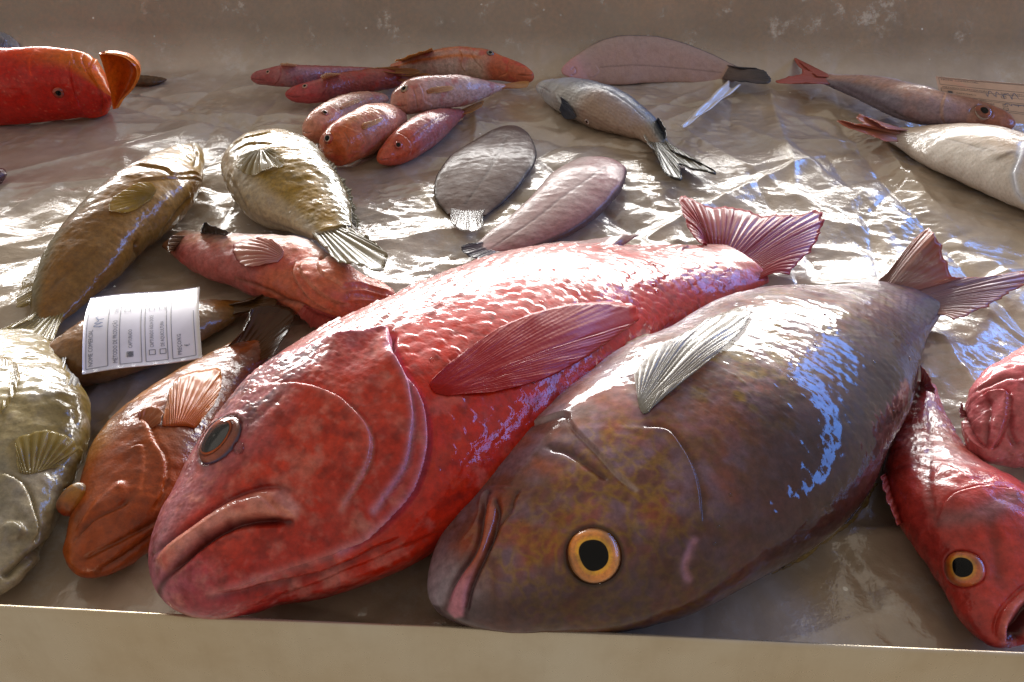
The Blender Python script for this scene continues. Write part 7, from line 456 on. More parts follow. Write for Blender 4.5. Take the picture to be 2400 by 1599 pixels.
 'mullet_f': {"body":{"C":[[-0.14552,0.8272,0.01345],[-0.14533,0.82755,0.01345],[-0.1449,0.82835,0.01345],[-0.14426,0.82952,0.01345],[-0.14344,0.83105,0.01345],[-0.14243,0.8329,0.01345],[-0.14124,0.83507,0.01345],[-0.13989,0.83754,0.01345],[-0.13836,0.84032,0.01345],[-0.13663,0.8432,0.01354],[-0.1347,0.8461,0.01375],[-0.13258,0.84905,0.01407],[-0.13028,0.85211,0.01448],[-0.12783,0.85533,0.01495],[-0.12524,0.8588,0.01546],[-0.12252,0.8626,0.01598],[-0.11969,0.86703,0.01645],[-0.11676,0.87217,0.01681],[-0.11374,0.87792,0.01708],[-0.11064,0.88422,0.01724],[-0.10751,0.89104,0.01724],[-0.10437,0.89818,0.01711],[-0.10126,0.90549,0.01681],[-0.09822,0.91311,0.01634],[-0.09525,0.92116,0.01567],[-0.0923,0.92961,0.01481],[-0.08931,0.93837,0.01377],[-0.08622,0.94728,0.01261],[-0.08297,0.95635,0.0113],[-0.07959,0.96519,0.0099],[-0.07611,0.97373,0.00848],[-0.07248,0.98164,0.00722],[-0.06873,0.9891,0.00616],[-0.06484,0.99636,0.00528]],"a":[7e-05,0.00167,0.003,0.00431,0.00564,0.00699,0.00839,0.00983,0.01112,0.01227,0.01353,0.01489,0.01608,0.01706,0.01791,0.01864,0.01917,0.01944,0.01959,0.01978,0.01997,0.02007,0.02005,0.01993,0.01964,0.01909,0.01834,0.01737,0.0162,0.0149,0.01349,0.012,0.0105,0.00917],"w":[7e-05,0.00159,0.00285,0.0041,0.00535,0.00665,0.00797,0.00934,0.01056,0.01166,0.01286,0.01415,0.01527,0.01621,0.01702,0.01771,0.01821,0.01847,0.01861,0.01879,0.01897,0.01907,0.01891,0.01825,0.01743,0.0164,0.01521,0.01389,0.01247,0.011,0.00944,0.00751,0.00578,0.00435],"flip":1,"tilt":0,"q":0.95,"floor":0.0005},"feats":{"gill":[[-0.1275,0.8606,0.0323],[-0.1244,0.8576,0.0323],[-0.1215,0.8559,0.0318],[-0.1188,0.8545,0.031],[-0.1165,0.8531,0.0296],[-0.1146,0.8518,0.0279],[-0.1129,0.8508,0.0258],[-0.1116,0.85,0.0234],[-0.1109,0.8492,0.0208],[-0.1112,0.848,0.0182],[-0.1121,0.8469,0.0156],[-0.113,0.8463,0.0129]],"mouth":[[-0.1467,0.8305,0.0164],[-0.1451,0.8286,0.0164],[-0.1437,0.8276,0.0159],[-0.1423,0.8273,0.0154],[-0.1408,0.8276,0.0151],[-0.1393,0.8281,0.015],[-0.1379,0.8288,0.0149],[-0.1364,0.8296,0.0149],[-0.135,0.8304,0.0147]],"lat":[[-0.1126,0.8539,0.0283],[-0.109,0.8591,0.0296],[-0.1056,0.8653,0.0306],[-0.1021,0.8721,0.0312],[-0.0985,0.8793,0.0316],[-0.0948,0.8869,0.0316],[-0.091,0.8951,0.0314],[-0.0871,0.9043,0.0305],[-0.0832,0.915,0.0289],[-0.0791,0.9274,0.0263],[-0.075,0.9416,0.0229],[-0.0709,0.9575,0.0189]]},"eyes":[[[-0.1248,0.8435,0.0251],[0.215,-0.658,0.722],0.00468]],"fins":{"pelvic_fin":[[[-0.0686,0.9475,0.008],[-0.0683,0.9486,0.0079],[-0.0681,0.9497,0.0078],[-0.0678,0.9508,0.0077],[-0.0675,0.9519,0.0076],[-0.0673,0.953,0.0076],[-0.067,0.9541,0.0075],[-0.0668,0.9552,0.0074],[-0.0665,0.9562,0.0073],[-0.0663,0.9573,0.0072],[-0.066,0.9584,0.0071],[-0.0657,0.9594,0.0071]],[[-0.0687,0.9594,0.0053],[-0.0678,0.9611,0.0057],[-0.0673,0.965,0.005],[-0.0664,0.9666,0.0053],[-0.0659,0.9702,0.0048],[-0.065,0.9717,0.0051],[-0.0643,0.9732,0.0054],[-0.0636,0.9767,0.005],[-0.0628,0.9782,0.0053],[-0.0618,0.9814,0.0052],[-0.0611,0.9829,0.0055],[-0.0613,0.983,0.0052],[-0.0607,0.9795,0.0021],[-0.061,0.973,0.0048],[-0.0619,0.9685,0.0062],[-0.0627,0.9643,0.0078]]]},"tail":[[[-0.0808,0.9846,0.0074],[-0.0794,0.9839,0.0074],[-0.078,0.9831,0.0074],[-0.0766,0.9824,0.0074],[-0.0752,0.9816,0.0074],[-0.0738,0.9809,0.0074],[-0.0724,0.9801,0.0074],[-0.071,0.9794,0.0074],[-0.0696,0.9786,0.0074],[-0.0682,0.9779,0.0074],[-0.0668,0.9771,0.0074],[-0.0654,0.9764,0.0074]],[[-0.0559,0.9861,0.012],[-0.0544,0.9889,0.012],[-0.0529,0.9917,0.012],[-0.0513,0.9945,0.012],[-0.0498,0.9974,0.012],[-0.0482,1.0001,0.012],[-0.0466,1.0029,0.012],[-0.045,1.0056,0.012],[-0.0434,1.0083,0.012],[-0.0417,1.0111,0.012],[-0.0401,1.0139,0.012],[-0.0384,1.0165,0.012],[-0.0367,1.0188,0.012],[-0.0351,1.0173,0.012],[-0.0351,1.0118,0.012],[-0.0356,1.0066,0.012],[-0.0364,1.0017,0.012],[-0.0374,0.9973,0.012],[-0.0387,0.9935,0.012],[-0.0401,0.9904,0.012],[-0.0417,0.9875,0.012],[-0.0433,0.9849,0.012],[-0.0449,0.9825,0.012],[-0.0466,0.9802,0.012],[-0.0483,0.9781,0.012],[-0.0501,0.9768,0.012],[-0.052,0.9764,0.012],[-0.0539,0.9759,0.012]]]},
 'sole': {"body":{"C":[[0.06753,1.10518,0.0197],[0.06823,1.10559,0.0197],[0.06985,1.10656,0.0197],[0.07224,1.10801,0.0197],[0.07536,1.10995,0.0197],[0.07919,1.11236,0.0197],[0.08372,1.11525,0.0197],[0.08894,1.11862,0.0197],[0.09482,1.12245,0.0197],[0.10127,1.12609,0.01989],[0.10826,1.1294,0.02029],[0.1157,1.13242,0.02084],[0.12351,1.13513,0.0215],[0.1316,1.13748,0.02221],[0.13982,1.13946,0.02289],[0.14802,1.14084,0.02351],[0.15624,1.14221,0.02392],[0.1645,1.14359,0.0241],[0.17277,1.14485,0.0241],[0.18109,1.14597,0.02392],[0.18949,1.14696,0.02357],[0.19801,1.14769,0.02311],[0.20667,1.1481,0.02258],[0.2151,1.14791,0.02196],[0.22328,1.14718,0.0212],[0.23143,1.14612,0.02028],[0.23979,1.14479,0.01921],[0.24864,1.14338,0.018],[0.25833,1.14214,0.0166],[0.2687,1.14066,0.015],[0.27955,1.13886,0.01325],[0.29052,1.13612,0.01164],[0.30145,1.13265,0.01024],[0.31219,1.12872,0.00904]],"a":[0.00013,0.00294,0.00527,0.00752,0.00974,0.01195,0.01423,0.01668,0.01918,0.02188,0.0252,0.0289,0.0319,0.03411,0.03574,0.03689,0.03742,0.0371,0.03647,0.03616,0.03603,0.03574,0.03501,0.03384,0.03245,0.0311,0.02988,0.02837,0.02635,0.02412,0.02133,0.01787,0.0143,0.01137],"w":[4e-05,0.00088,0.00158,0.00225,0.00292,0.00359,0.00427,0.005,0.00575,0.00656,0.00756,0.00867,0.00957,0.01023,0.01072,0.01107,0.01123,0.01113,0.01094,0.01085,0.01081,0.01072,0.01043,0.00979,0.0091,0.00844,0.00783,0.00716,0.0064,0.00562,0.00471,0.00353,0.00249,0.00171],"flip":1,"tilt":0.75,"q":0.8,"floor":0.0005},"feats":{"gill":[[0.1154,1.1231,0.0236],[0.1168,1.1216,0.0219],[0.1182,1.1202,0.0202],[0.1195,1.1188,0.0183],[0.1194,1.1171,0.0163],[0.118,1.1157,0.0146],[0.1161,1.1145,0.0132],[0.1139,1.1135,0.0119],[0.1116,1.1126,0.011],[0.109,1.1119,0.0106],[0.1064,1.1113,0.0106],[0.1037,1.1105,0.0106]],"face":[[0.0803,1.1089,0.0211],[0.0819,1.1105,0.022],[0.0836,1.1123,0.023],[0.0854,1.1139,0.0238],[0.0869,1.1134,0.0227],[0.0875,1.1119,0.0211],[0.0878,1.1103,0.0195],[0.0878,1.1087,0.0178],[0.0866,1.1072,0.0165],[0.0845,1.106,0.016],[0.0824,1.1051,0.0159],[0.0802,1.1042,0.0155]],"lat":[[0.1211,1.1215,0.0213],[0.1364,1.1233,0.0218],[0.1517,1.1246,0.0225],[0.1671,1.1267,0.0225],[0.1826,1.1287,0.0216],[0.1982,1.1299,0.0202],[0.2138,1.131,0.0185],[0.2292,1.1313,0.017],[0.2446,1.131,0.0157],[0.2601,1.1311,0.0142],[0.2756,1.1313,0.0125],[0.291,1.1307,0.0111]]},"eyes":[],"fins":{},"tail":[[[0.298,1.1419,0.0184],[0.2975,1.1406,0.0171],[0.297,1.1392,0.0158],[0.2965,1.1379,0.0144],[0.296,1.1365,0.0131],[0.2955,1.1352,0.0117],[0.295,1.1338,0.0104],[0.2945,1.1325,0.0091],[0.294,1.1311,0.0077],[0.2935,1.1298,0.0064],[0.293,1.1284,0.005],[0.2925,1.1271,0.0037]],[[0.3143,1.1214,0.02],[0.3177,1.1209,0.02],[0.3211,1.1205,0.02],[0.3246,1.1203,0.02],[0.328,1.12,0.02],[0.3314,1.1196,0.02],[0.3348,1.1189,0.02],[0.338,1.1178,0.02],[0.3409,1.1156,0.02],[0.3432,1.1119,0.02],[0.3448,1.1064,0.02],[0.3456,1.0993,0.02],[0.3459,1.0916,0.02],[0.3461,1.0836,0.02],[0.3456,1.0749,0.02],[0.3433,1.0654,0.02],[0.3392,1.0615,0.02],[0.3357,1.0605,0.02],[0.3323,1.0604,0.02],[0.3289,1.0605,0.02],[0.3257,1.061,0.02],[0.3225,1.0617,0.02],[0.3194,1.0625,0.02],[0.3163,1.0634,0.02],[0.3131,1.0644,0.02],[0.31,1.0654,0.02],[0.3069,1.0663,0.02],[0.3037,1.0672,0.02]]]},
 'sea_bream': {"body":{"C":[[0.03424,1.06471,0.01526],[0.03464,1.06437,0.01526],[0.03557,1.06358,0.01526],[0.03694,1.06243,0.01526],[0.03871,1.06096,0.01526],[0.04087,1.0592,0.01526],[0.04338,1.05716,0.01526],[0.04624,1.05486,0.01526],[0.04944,1.0523,0.01526],[0.05293,1.04918,0.01536],[0.05668,1.0454,0.01561],[0.06068,1.04101,0.01598],[0.06489,1.03604,0.01644],[0.06927,1.03053,0.01698],[0.0738,1.02455,0.01755],[0.07842,1.0181,0.01815],[0.08306,1.01161,0.01867],[0.08772,1.00512,0.0191],[0.09246,0.99853,0.01946],[0.09735,0.99189,0.01968],[0.10251,0.98526,0.0197],[0.10803,0.97853,0.01951],[0.11406,0.97164,0.01907],[0.12092,0.96459,0.01832],[0.12846,0.95759,0.01724],[0.13629,0.9508,0.01582],[0.14396,0.94426,0.01414],[0.15098,0.93784,0.01235],[0.1568,0.93156,0.01052],[0.16134,0.92493,0.00875],[0.16492,0.91775,0.00711],[0.16784,0.90975,0.00576],[0.17052,0.90103,0.0047],[0.1734,0.89173,0.00394]],"a":[0.00016,0.00362,0.0064,0.00894,0.01126,0.01336,0.0153,0.0172,0.01907,0.02096,0.02323,0.02576,0.02784,0.02952,0.03096,0.03219,0.03306,0.03347,0.03371,0.03417,0.03483,0.03531,0.03515,0.03452,0.03328,0.03125,0.02861,0.02553,0.02212,0.01851,0.01544,0.01324,0.0115,0.00998],"w":[0.0001,0.00224,0.00397,0.00554,0.00698,0.00828,0.00948,0.01066,0.01182,0.01299,0.0144,0.01597,0.01726,0.0183,0.0192,0.01996,0.02049,0.02075,0.0209,0.02118,0.02159,0.02189,0.02163,0.02063,0.01928,0.01752,0.01549,0.01333,0.01111,0.00892,0.00705,0.00541,0.00413,0.00309],"flip":1,"tilt":0.1,"q":0.95,"floor":0.0005},"feats":{"gill":[[0.0555,1.0011,0.026],[0.0569,0.9965,0.0251],[0.0584,0.9924,0.0239],[0.06,0.9886,0.0228],[0.0619,0.985,0.0218],[0.0638,0.9815,0.0208],[0.0659,0.9781,0.02],[0.068,0.9747,0.0192],[0.0702,0.9713,0.0186],[0.0724,0.9679,0.018],[0.0747,0.9646,0.0175],[0.0769,0.9615,0.0168]],"mouth":[[0.0334,1.052,0.0191],[0.0354,1.0475,0.02],[0.0375,1.0437,0.0207],[0.0396,1.0398,0.0213],[0.0415,1.035,0.022],[0.0432,1.0294,0.0227],[0.0449,1.024,0.0233],[0.0465,1.0192,0.0236],[0.0482,1.0149,0.0238]],"lat":[[0.0785,1.0034,0.0384],[0.088,0.9909,0.0395],[0.0973,0.9797,0.0404],[0.1065,0.9702,0.0404],[0.1155,0.9622,0.0388],[0.1239,0.9543,0.0363],[0.1319,0.9468,0.0329],[0.1396,0.9399,0.029],[0.1471,0.9333,0.0247],[0.1542,0.9268,0.0199],[0.1607,0.9192,0.0151],[0.1669,0.9098,0.0112]],"back":[[0.0865,1.0072,0.0397],[0.0939,0.9972,0.0406],[0.1013,0.9879,0.0413],[0.1086,0.9794,0.0415],[0.1157,0.9723,0.0408],[0.1227,0.9661,0.0391],[0.1294,0.9599,0.0369],[0.1358,0.954,0.0343],[0.1419,0.9481,0.0313],[0.1477,0.942,0.028],[0.1533,0.9361,0.0245],[0.1589,0.9308,0.0208]]},"eyes":[[[0.0908,0.9466,0.0118],[-0.671,-0.68,-0.297],0.00361]],"fins":{"pectoral_fin":[[[0.0611,0.9885,0.0254],[0.0611,0.9878,0.0249],[0.0612,0.9871,0.0245],[0.0613,0.9865,0.0239],[0.0614,0.9859,0.0234],[0.0615,0.9853,0.0229],[0.0616,0.9847,0.0224],[0.0618,0.9842,0.0218],[0.0619,0.9838,0.0212],[0.062,0.9833,0.0206],[0.0621,0.9829,0.0201],[0.0622,0.9826,0.0194]],[[0.0613,0.9877,0.0277],[0.0639,0.9825,0.027],[0.0666,0.9775,0.0264],[0.0691,0.9726,0.0255],[0.0713,0.9681,0.024],[0.0733,0.964,0.0222],[0.0752,0.9605,0.02],[0.0771,0.9577,0.0176],[0.0789,0.9558,0.0146],[0.0778,0.9596,0.0103],[0.0747,0.9666,0.0078],[0.0717,0.9741,0.0059],[0.0686,0.9792,0.0055],[0.0655,0.9805,0.0077],[0.0627,0.9817,0.0104],[0.0601,0.984,0.0127]]],"dorsal_fin":[[[0.1731,0.9414,0.0155],[0.1743,0.9394,0.0145],[0.1752,0.9374,0.0134],[0.1763,0.9355,0.0119],[0.1768,0.9308,0.0117],[0.1777,0.9289,0.0104],[0.1782,0.9246,0.0098],[0.1789,0.9227,0.0086],[0.1794,0.9184,0.0082],[0.1787,0.9136,0.0083],[0.1786,0.9089,0.0079],[0.1787,0.9046,0.0073]],[[0.1703,0.9134,0.03],[0.1707,0.9092,0.03],[0.1712,0.9052,0.03],[0.1717,0.9013,0.03],[0.1722,0.8973,0.03],[0.1726,0.8933,0.03],[0.173,0.8892,0.03],[0.1732,0.885,0.03],[0.1732,0.8805,0.03],[0.1729,0.876,0.03],[0.1725,0.8714,0.03],[0.172,0.8668,0.03],[0.1714,0.8622,0.03],[0.1707,0.8576,0.03],[0.1701,0.8531,0.03],[0.1696,0.8486,0.03]]],"anal_fin":[[[0.1563,0.9118,0.01],[0.1572,0.9098,0.0092],[0.158,0.9076,0.0083],[0.1587,0.9054,0.0075],[0.1595,0.9031,0.0068],[0.1603,0.9006,0.0061],[0.1611,0.8982,0.0054],[0.162,0.8957,0.0049],[0.163,0.8932,0.0044],[0.1639,0.8908,0.004],[0.1658,0.8954,0.0002],[0.1665,0.8912,0.0005]],[[0.153,0.9015,0.012],[0.1534,0.8982,0.012],[0.1537,0.8948,0.012],[0.1541,0.8914,0.012],[0.1544,0.8881,0.012],[0.1547,0.8847,0.012],[0.1551,0.8814,0.012],[0.1555,0.8782,0.012],[0.1559,0.8751,0.012],[0.1564,0.8721,0.012],[0.1571,0.8693,0.012],[0.1579,0.8669,0.012],[0.1588,0.8648,0.012],[0.1599,0.8631,0.012],[0.161,0.8614,0.012],[0.162,0.8595,0.012]]]},"tail":[[[0.1771,0.9116,0.0066],[0.1755,0.9111,0.0064],[0.1739,0.9106,0.0063],[0.1722,0.9101,0.0061],[0.1706,0.9096,0.0059],[0.1689,0.9091,0.0058],[0.1673,0.9086,0.0056],[0.1657,0.9081,0.0054],[0.164,0.9076,0.0052],[0.1624,0.9071,0.0051],[0.1607,0.9066,0.0049],[0.1591,0.9061,0.0047]],[[0.1788,0.8632,0.012],[0.1831,0.8549,0.012],[0.1873,0.8466,0.012],[0.1916,0.839,0.012],[0.1964,0.8328,0.012],[0.2014,0.8275,0.012],[0.2063,0.822,0.012],[0.2106,0.8151,0.012],[0.2146,0.8077,0.012],[0.2182,0.7998,0.012],[0.2164,0.7946,0.012],[0.2109,0.7975,0.012],[0.2054,0.8007,0.012],[0.1999,0.8035,0.012],[0.1944,0.8068,0.012],[0.1896,0.8123,0.012],[0.1856,0.8201,0.012],[0.1808,0.8189,0.012],[0.18,0.8045,0.012],[0.1796,0.7907,0.012],[0.1766,0.7776,0.012],[0.1711,0.7796,0.012],[0.1665,0.7855,0.012],[0.1632,0.7946,0.012],[0.1624,0.8075,0.012],[0.1627,0.8218,0.012],[0.163,0.8364,0.012],[0.1631,0.8514,0.012]]]},
 'pink_porgy': {"body":{"C":[[0.5854,0.90861,0.02112],[0.58515,0.90893,0.02112],[0.58457,0.90965,0.02114],[0.58369,0.91065,0.02118],[0.58253,0.91188,0.02127],[0.58112,0.91332,0.0214],[0.57946,0.91496,0.02158],[0.57754,0.91675,0.02182],[0.57535,0.91865,0.02213],[0.57287,0.92069,0.02251],[0.57007,0.92284,0.02294],[0.5669,0.92509,0.02342],[0.56326,0.92741,0.02397],[0.55909,0.92985,0.02453],[0.55428,0.93245,0.02508],[0.54865,0.93514,0.02562],[0.54187,0.93763,0.02616],[0.534,0.93991,0.02673],[0.52527,0.94216,0.02731],[0.51611,0.94479,0.02783],[0.50699,0.9483,0.0282],[0.49839,0.9531,0.02842],[0.49083,0.95964,0.02846],[0.48436,0.96853,0.0283],[0.47875,0.97969,0.02786],[0.47372,0.99268,0.02713],[0.46885,1.00667,0.02615],[0.46362,1.02057,0.02501],[0.45764,1.03349,0.02371],[0.45105,1.04539,0.02228],[0.444,1.05659,0.02079],[0.43634,1.06686,0.01945],[0.42816,1.0766,0.01831],[0.41957,1.08634,0.01737]],"a":[0.00015,0.00332,0.00587,0.00823,0.01041,0.01243,0.01426,0.01588,0.0171,0.01787,0.0186,0.01944,0.02037,0.02144,0.02264,0.0238,0.02466,0.02528,0.02592,0.02688,0.02826,0.02961,0.03028,0.03023,0.02973,0.02906,0.02826,0.02704,0.02524,0.02306,0.02058,0.0179,0.01516,0.0128],"w":[9e-05,0.00206,0.00364,0.0051,0.00646,0.00771,0.00884,0.00984,0.0106,0.01108,0.01153,0.01205,0.01263,0.01329,0.01404,0.01476,0.01529,0.01567,0.01607,0.01667,0.01752,0.01836,0.01864,0.01806,0.01722,0.01629,0.0153,0.01411,0.01267,0.01111,0.0094,0.00731,0.00545,0.00397],"flip":-1,"tilt":0.15,"q":0.95,"floor":0.0005},"feats":{"gill":[[0.5196,0.958,0.0438],[0.5124,0.9448,0.0449],[0.5088,0.9386,0.0437],[0.5061,0.9339,0.0418],[0.5042,0.93,0.0397],[0.5031,0.9268,0.0372],[0.5026,0.9241,0.0344],[0.5027,0.922,0.0315],[0.5035,0.9207,0.0282],[0.5052,0.92,0.0249],[0.5082,0.92,0.0217],[0.5119,0.9211,0.0182]],"mouth":[[0.5856,0.9098,0.0184],[0.5846,0.9095,0.0177],[0.5805,0.9062,0.0191],[0.5771,0.905,0.0202],[0.5743,0.9047,0.0208],[0.5718,0.9047,0.021],[0.5694,0.9048,0.021],[0.5671,0.905,0.0208],[0.565,0.9055,0.0205]],"brow":[[0.5328,0.9185,0.0331],[0.5351,0.9204,0.035],[0.5377,0.9228,0.0368],[0.541,0.925,0.0379],[0.5447,0.9265,0.0384],[0.5485,0.9277,0.0386],[0.5523,0.9286,0.0386],[0.556,0.9292,0.0382],[0.5589,0.9282,0.0376],[0.5601,0.9248,0.0364],[0.5605,0.9209,0.035],[0.5614,0.9176,0.0334]],"belly":[[0.4242,1.0555,0.0207],[0.4292,1.0408,0.0211],[0.4341,1.0262,0.0216],[0.4385,1.0114,0.0223],[0.4427,0.9965,0.023],[0.4468,0.9824,0.0232],[0.4513,0.9696,0.0228],[0.4564,0.9585,0.0218],[0.4623,0.9493,0.0204],[0.469,0.9418,0.0191],[0.4763,0.9357,0.0181],[0.4847,0.9317,0.0166]]},"eyes":[[[0.5497,0.9195,0.0347],[0.012,-0.532,0.847],0.00995]],"fins":{},"tail":[[[0.4403,1.0807,0.0206],[0.4387,1.0792,0.0203],[0.437,1.0778,0.02],[0.4354,1.0764,0.0196],[0.4337,1.0749,0.0193],[0.4321,1.0735,0.019],[0.4305,1.072,0.0187],[0.4288,1.0706,0.0183],[0.4272,1.0691,0.018],[0.4255,1.0677,0.0177],[0.4239,1.0662,0.0173],[0.4223,1.0648,0.017]],[[0.4046,1.076,0.025],[0.4027,1.0866,0.025],[0.4009,1.0974,0.025],[0.3994,1.1093,0.025],[0.3988,1.1228,0.025],[0.3982,1.1368,0.025],[0.3975,1.1508,0.025],[0.3951,1.153,0.025],[0.3932,1.1351,0.025],[0.3918,1.1181,0.025],[0.3916,1.1032,0.025],[0.3878,1.0865,0.025],[0.3801,1.0791,0.025],[0.373,1.0748,0.025],[0.3658,1.07,0.025],[0.3586,1.0651,0.025],[0.3515,1.0604,0.025],[0.3443,1.0553,0.025],[0.3422,1.0475,0.025],[0.3476,1.0455,0.025],[0.3533,1.0446,0.025],[0.3592,1.0441,0.025],[0.3651,1.0441,0.025],[0.3712,1.0445,0.025],[0.3774,1.0452,0.025],[0.3836,1.046,0.025],[0.3898,1.0467,0.025],[0.396,1.0474,0.025]]]},
 'white_porgy': {"body":{"C":[[0.54029,0.64468,0.01545],[0.54035,0.64543,0.01545],[0.5405,0.64718,0.01545],[0.54072,0.64978,0.01545],[0.54102,0.65319,0.01545],[0.54142,0.6574,0.01545],[0.54192,0.66243,0.01545],[0.54251,0.66826,0.01545],[0.5432,0.67489,0.01545],[0.54397,0.68231,0.01545],[0.54471,0.69038,0.0155],[0.54525,0.69884,0.01569],[0.54549,0.70758,0.01604],[0.54534,0.71639,0.01656],[0.54467,0.72505,0.01725],[0.54336,0.73333,0.01811],[0.54161,0.74127,0.01911],[0.53953,0.74905,0.02017],[0.53721,0.75692,0.02116],[0.53463,0.76498,0.02204],[0.53184,0.77351,0.02269],[0.52875,0.78265,0.02309],[0.52523,0.79255,0.02321],[0.5211,0.80302,0.0231],[0.5164,0.81396,0.02272],[0.51127,0.82547,0.02201],[0.50577,0.83749,0.02095],[0.49997,0.84989,0.01954],[0.49404,0.86277,0.01769],[0.48744,0.87539,0.01548],[0.48005,0.88765,0.01305],[0.47166,0.89905,0.01077],[0.46247,0.90987,0.00876],[0.4528,0.92057,0.00705]],"a":[0.00016,0.00356,0.00632,0.00887,0.01125,0.01345,0.01555,0.01771,0.0199,0.02221,0.02507,0.02835,0.03119,0.03355,0.03574,0.03803,0.04054,0.04318,0.04572,0.0478,0.04932,0.05047,0.0514,0.05203,0.05232,0.05232,0.05237,0.05137,0.04851,0.04452,0.03891,0.03162,0.02411,0.01825],"w":[8e-05,0.00178,0.00316,0.00444,0.00562,0.00673,0.00777,0.00885,0.00995,0.0111,0.01253,0.01417,0.0156,0.01678,0.01787,0.01902,0.02027,0.02159,0.02286,0.0239,0.02466,0.02523,0.02551,0.02508,0.02444,0.02365,0.02287,0.02162,0.01964,0.0173,0.01433,0.01041,0.00699,0.00456],"flip":-1,"tilt":0.12,"q":0.95,"floor":0.0005},"feats":{"gill":[[0.526,0.7945,0.0489],[0.5211,0.7855,0.048],[0.5171,0.778,0.0465],[0.5136,0.7714,0.0447],[0.5104,0.7656,0.0426],[0.5073,0.7609,0.0403],[0.5043,0.7568,0.0378],[0.5019,0.7528,0.0351],[0.5007,0.7486,0.0323],[0.5003,0.7446,0.0295],[0.5004,0.7408,0.0266],[0.5009,0.7372,0.0238],[0.5019,0.7339,0.021],[0.5036,0.7306,0.0185],[0.5054,0.7275,0.0161]],"spot":[[0.4953,0.775,0.0392],[0.4971,0.7753,0.0401],[0.4988,0.7757,0.0409],[0.5006,0.7762,0.0417],[0.5025,0.7767,0.0425],[0.5043,0.7771,0.0432],[0.5062,0.7776,0.0439],[0.5081,0.7779,0.0445],[0.5099,0.7775,0.0448],[0.5111,0.776,0.0449],[0.5122,0.7742,0.0449],[0.5132,0.7725,0.0448]],"lat":[[0.4535,0.9123,0.0127],[0.4585,0.9014,0.0158],[0.4621,0.8882,0.0198],[0.4642,0.8728,0.0247],[0.4668,0.8588,0.0288],[0.4698,0.846,0.0322],[0.4735,0.8351,0.0348],[0.4778,0.8254,0.0367],[0.4823,0.8163,0.0382],[0.4866,0.8072,0.0395],[0.4909,0.7984,0.0407],[0.4953,0.7901,0.0417]]},"eyes":[],"fins":{},"tail":[[[0.4773,0.9187,0.0114],[0.475,0.9166,0.0111],[0.4727,0.9145,0.0107],[0.4704,0.9124,0.0103],[0.468,0.9103,0.0099],[0.4657,0.9082,0.0096],[0.4634,0.9061,0.0092],[0.4611,0.904,0.0088],[0.4588,0.9019,0.0084],[0.4564,0.8998,0.0081],[0.4541,0.8977,0.0077],[0.4518,0.8956,0.0073]],[[0.4236,0.8808,0.03],[0.4211,0.888,0.03],[0.4187,0.8953,0.03],[0.4162,0.9028,0.03],[0.4141,0.911,0.03],[0.4118,0.919,0.03],[0.4075,0.923,0.03],[0.4,0.9148,0.03],[0.4011,0.9052,0.03],[0.4035,0.8975,0.03],[0.3993,0.8926,0.03],[0.3938,0.8936,0.03],[0.3886,0.8953,0.03],[0.3836,0.8978,0.03],[0.3796,0.9025,0.0296],[0.3759,0.9084,0.0289],[0.3734,0.9067,0.0281],[0.3762,0.8998,0.0274],[0.3797,0.8941,0.0267],[0.3839,0.8902,0.0259],[0.389,0.8878,0.0252],[0.3941,0.8859,0.0244],[0.3989,0.8831,0.0237],[0.403,0.8792,0.023],[0.4069,0.8748,0.0222],[0.411,0.8709,0.0215],[0.4161,0.869,0.0207],[0.4217,0.8683,0.02]]]},
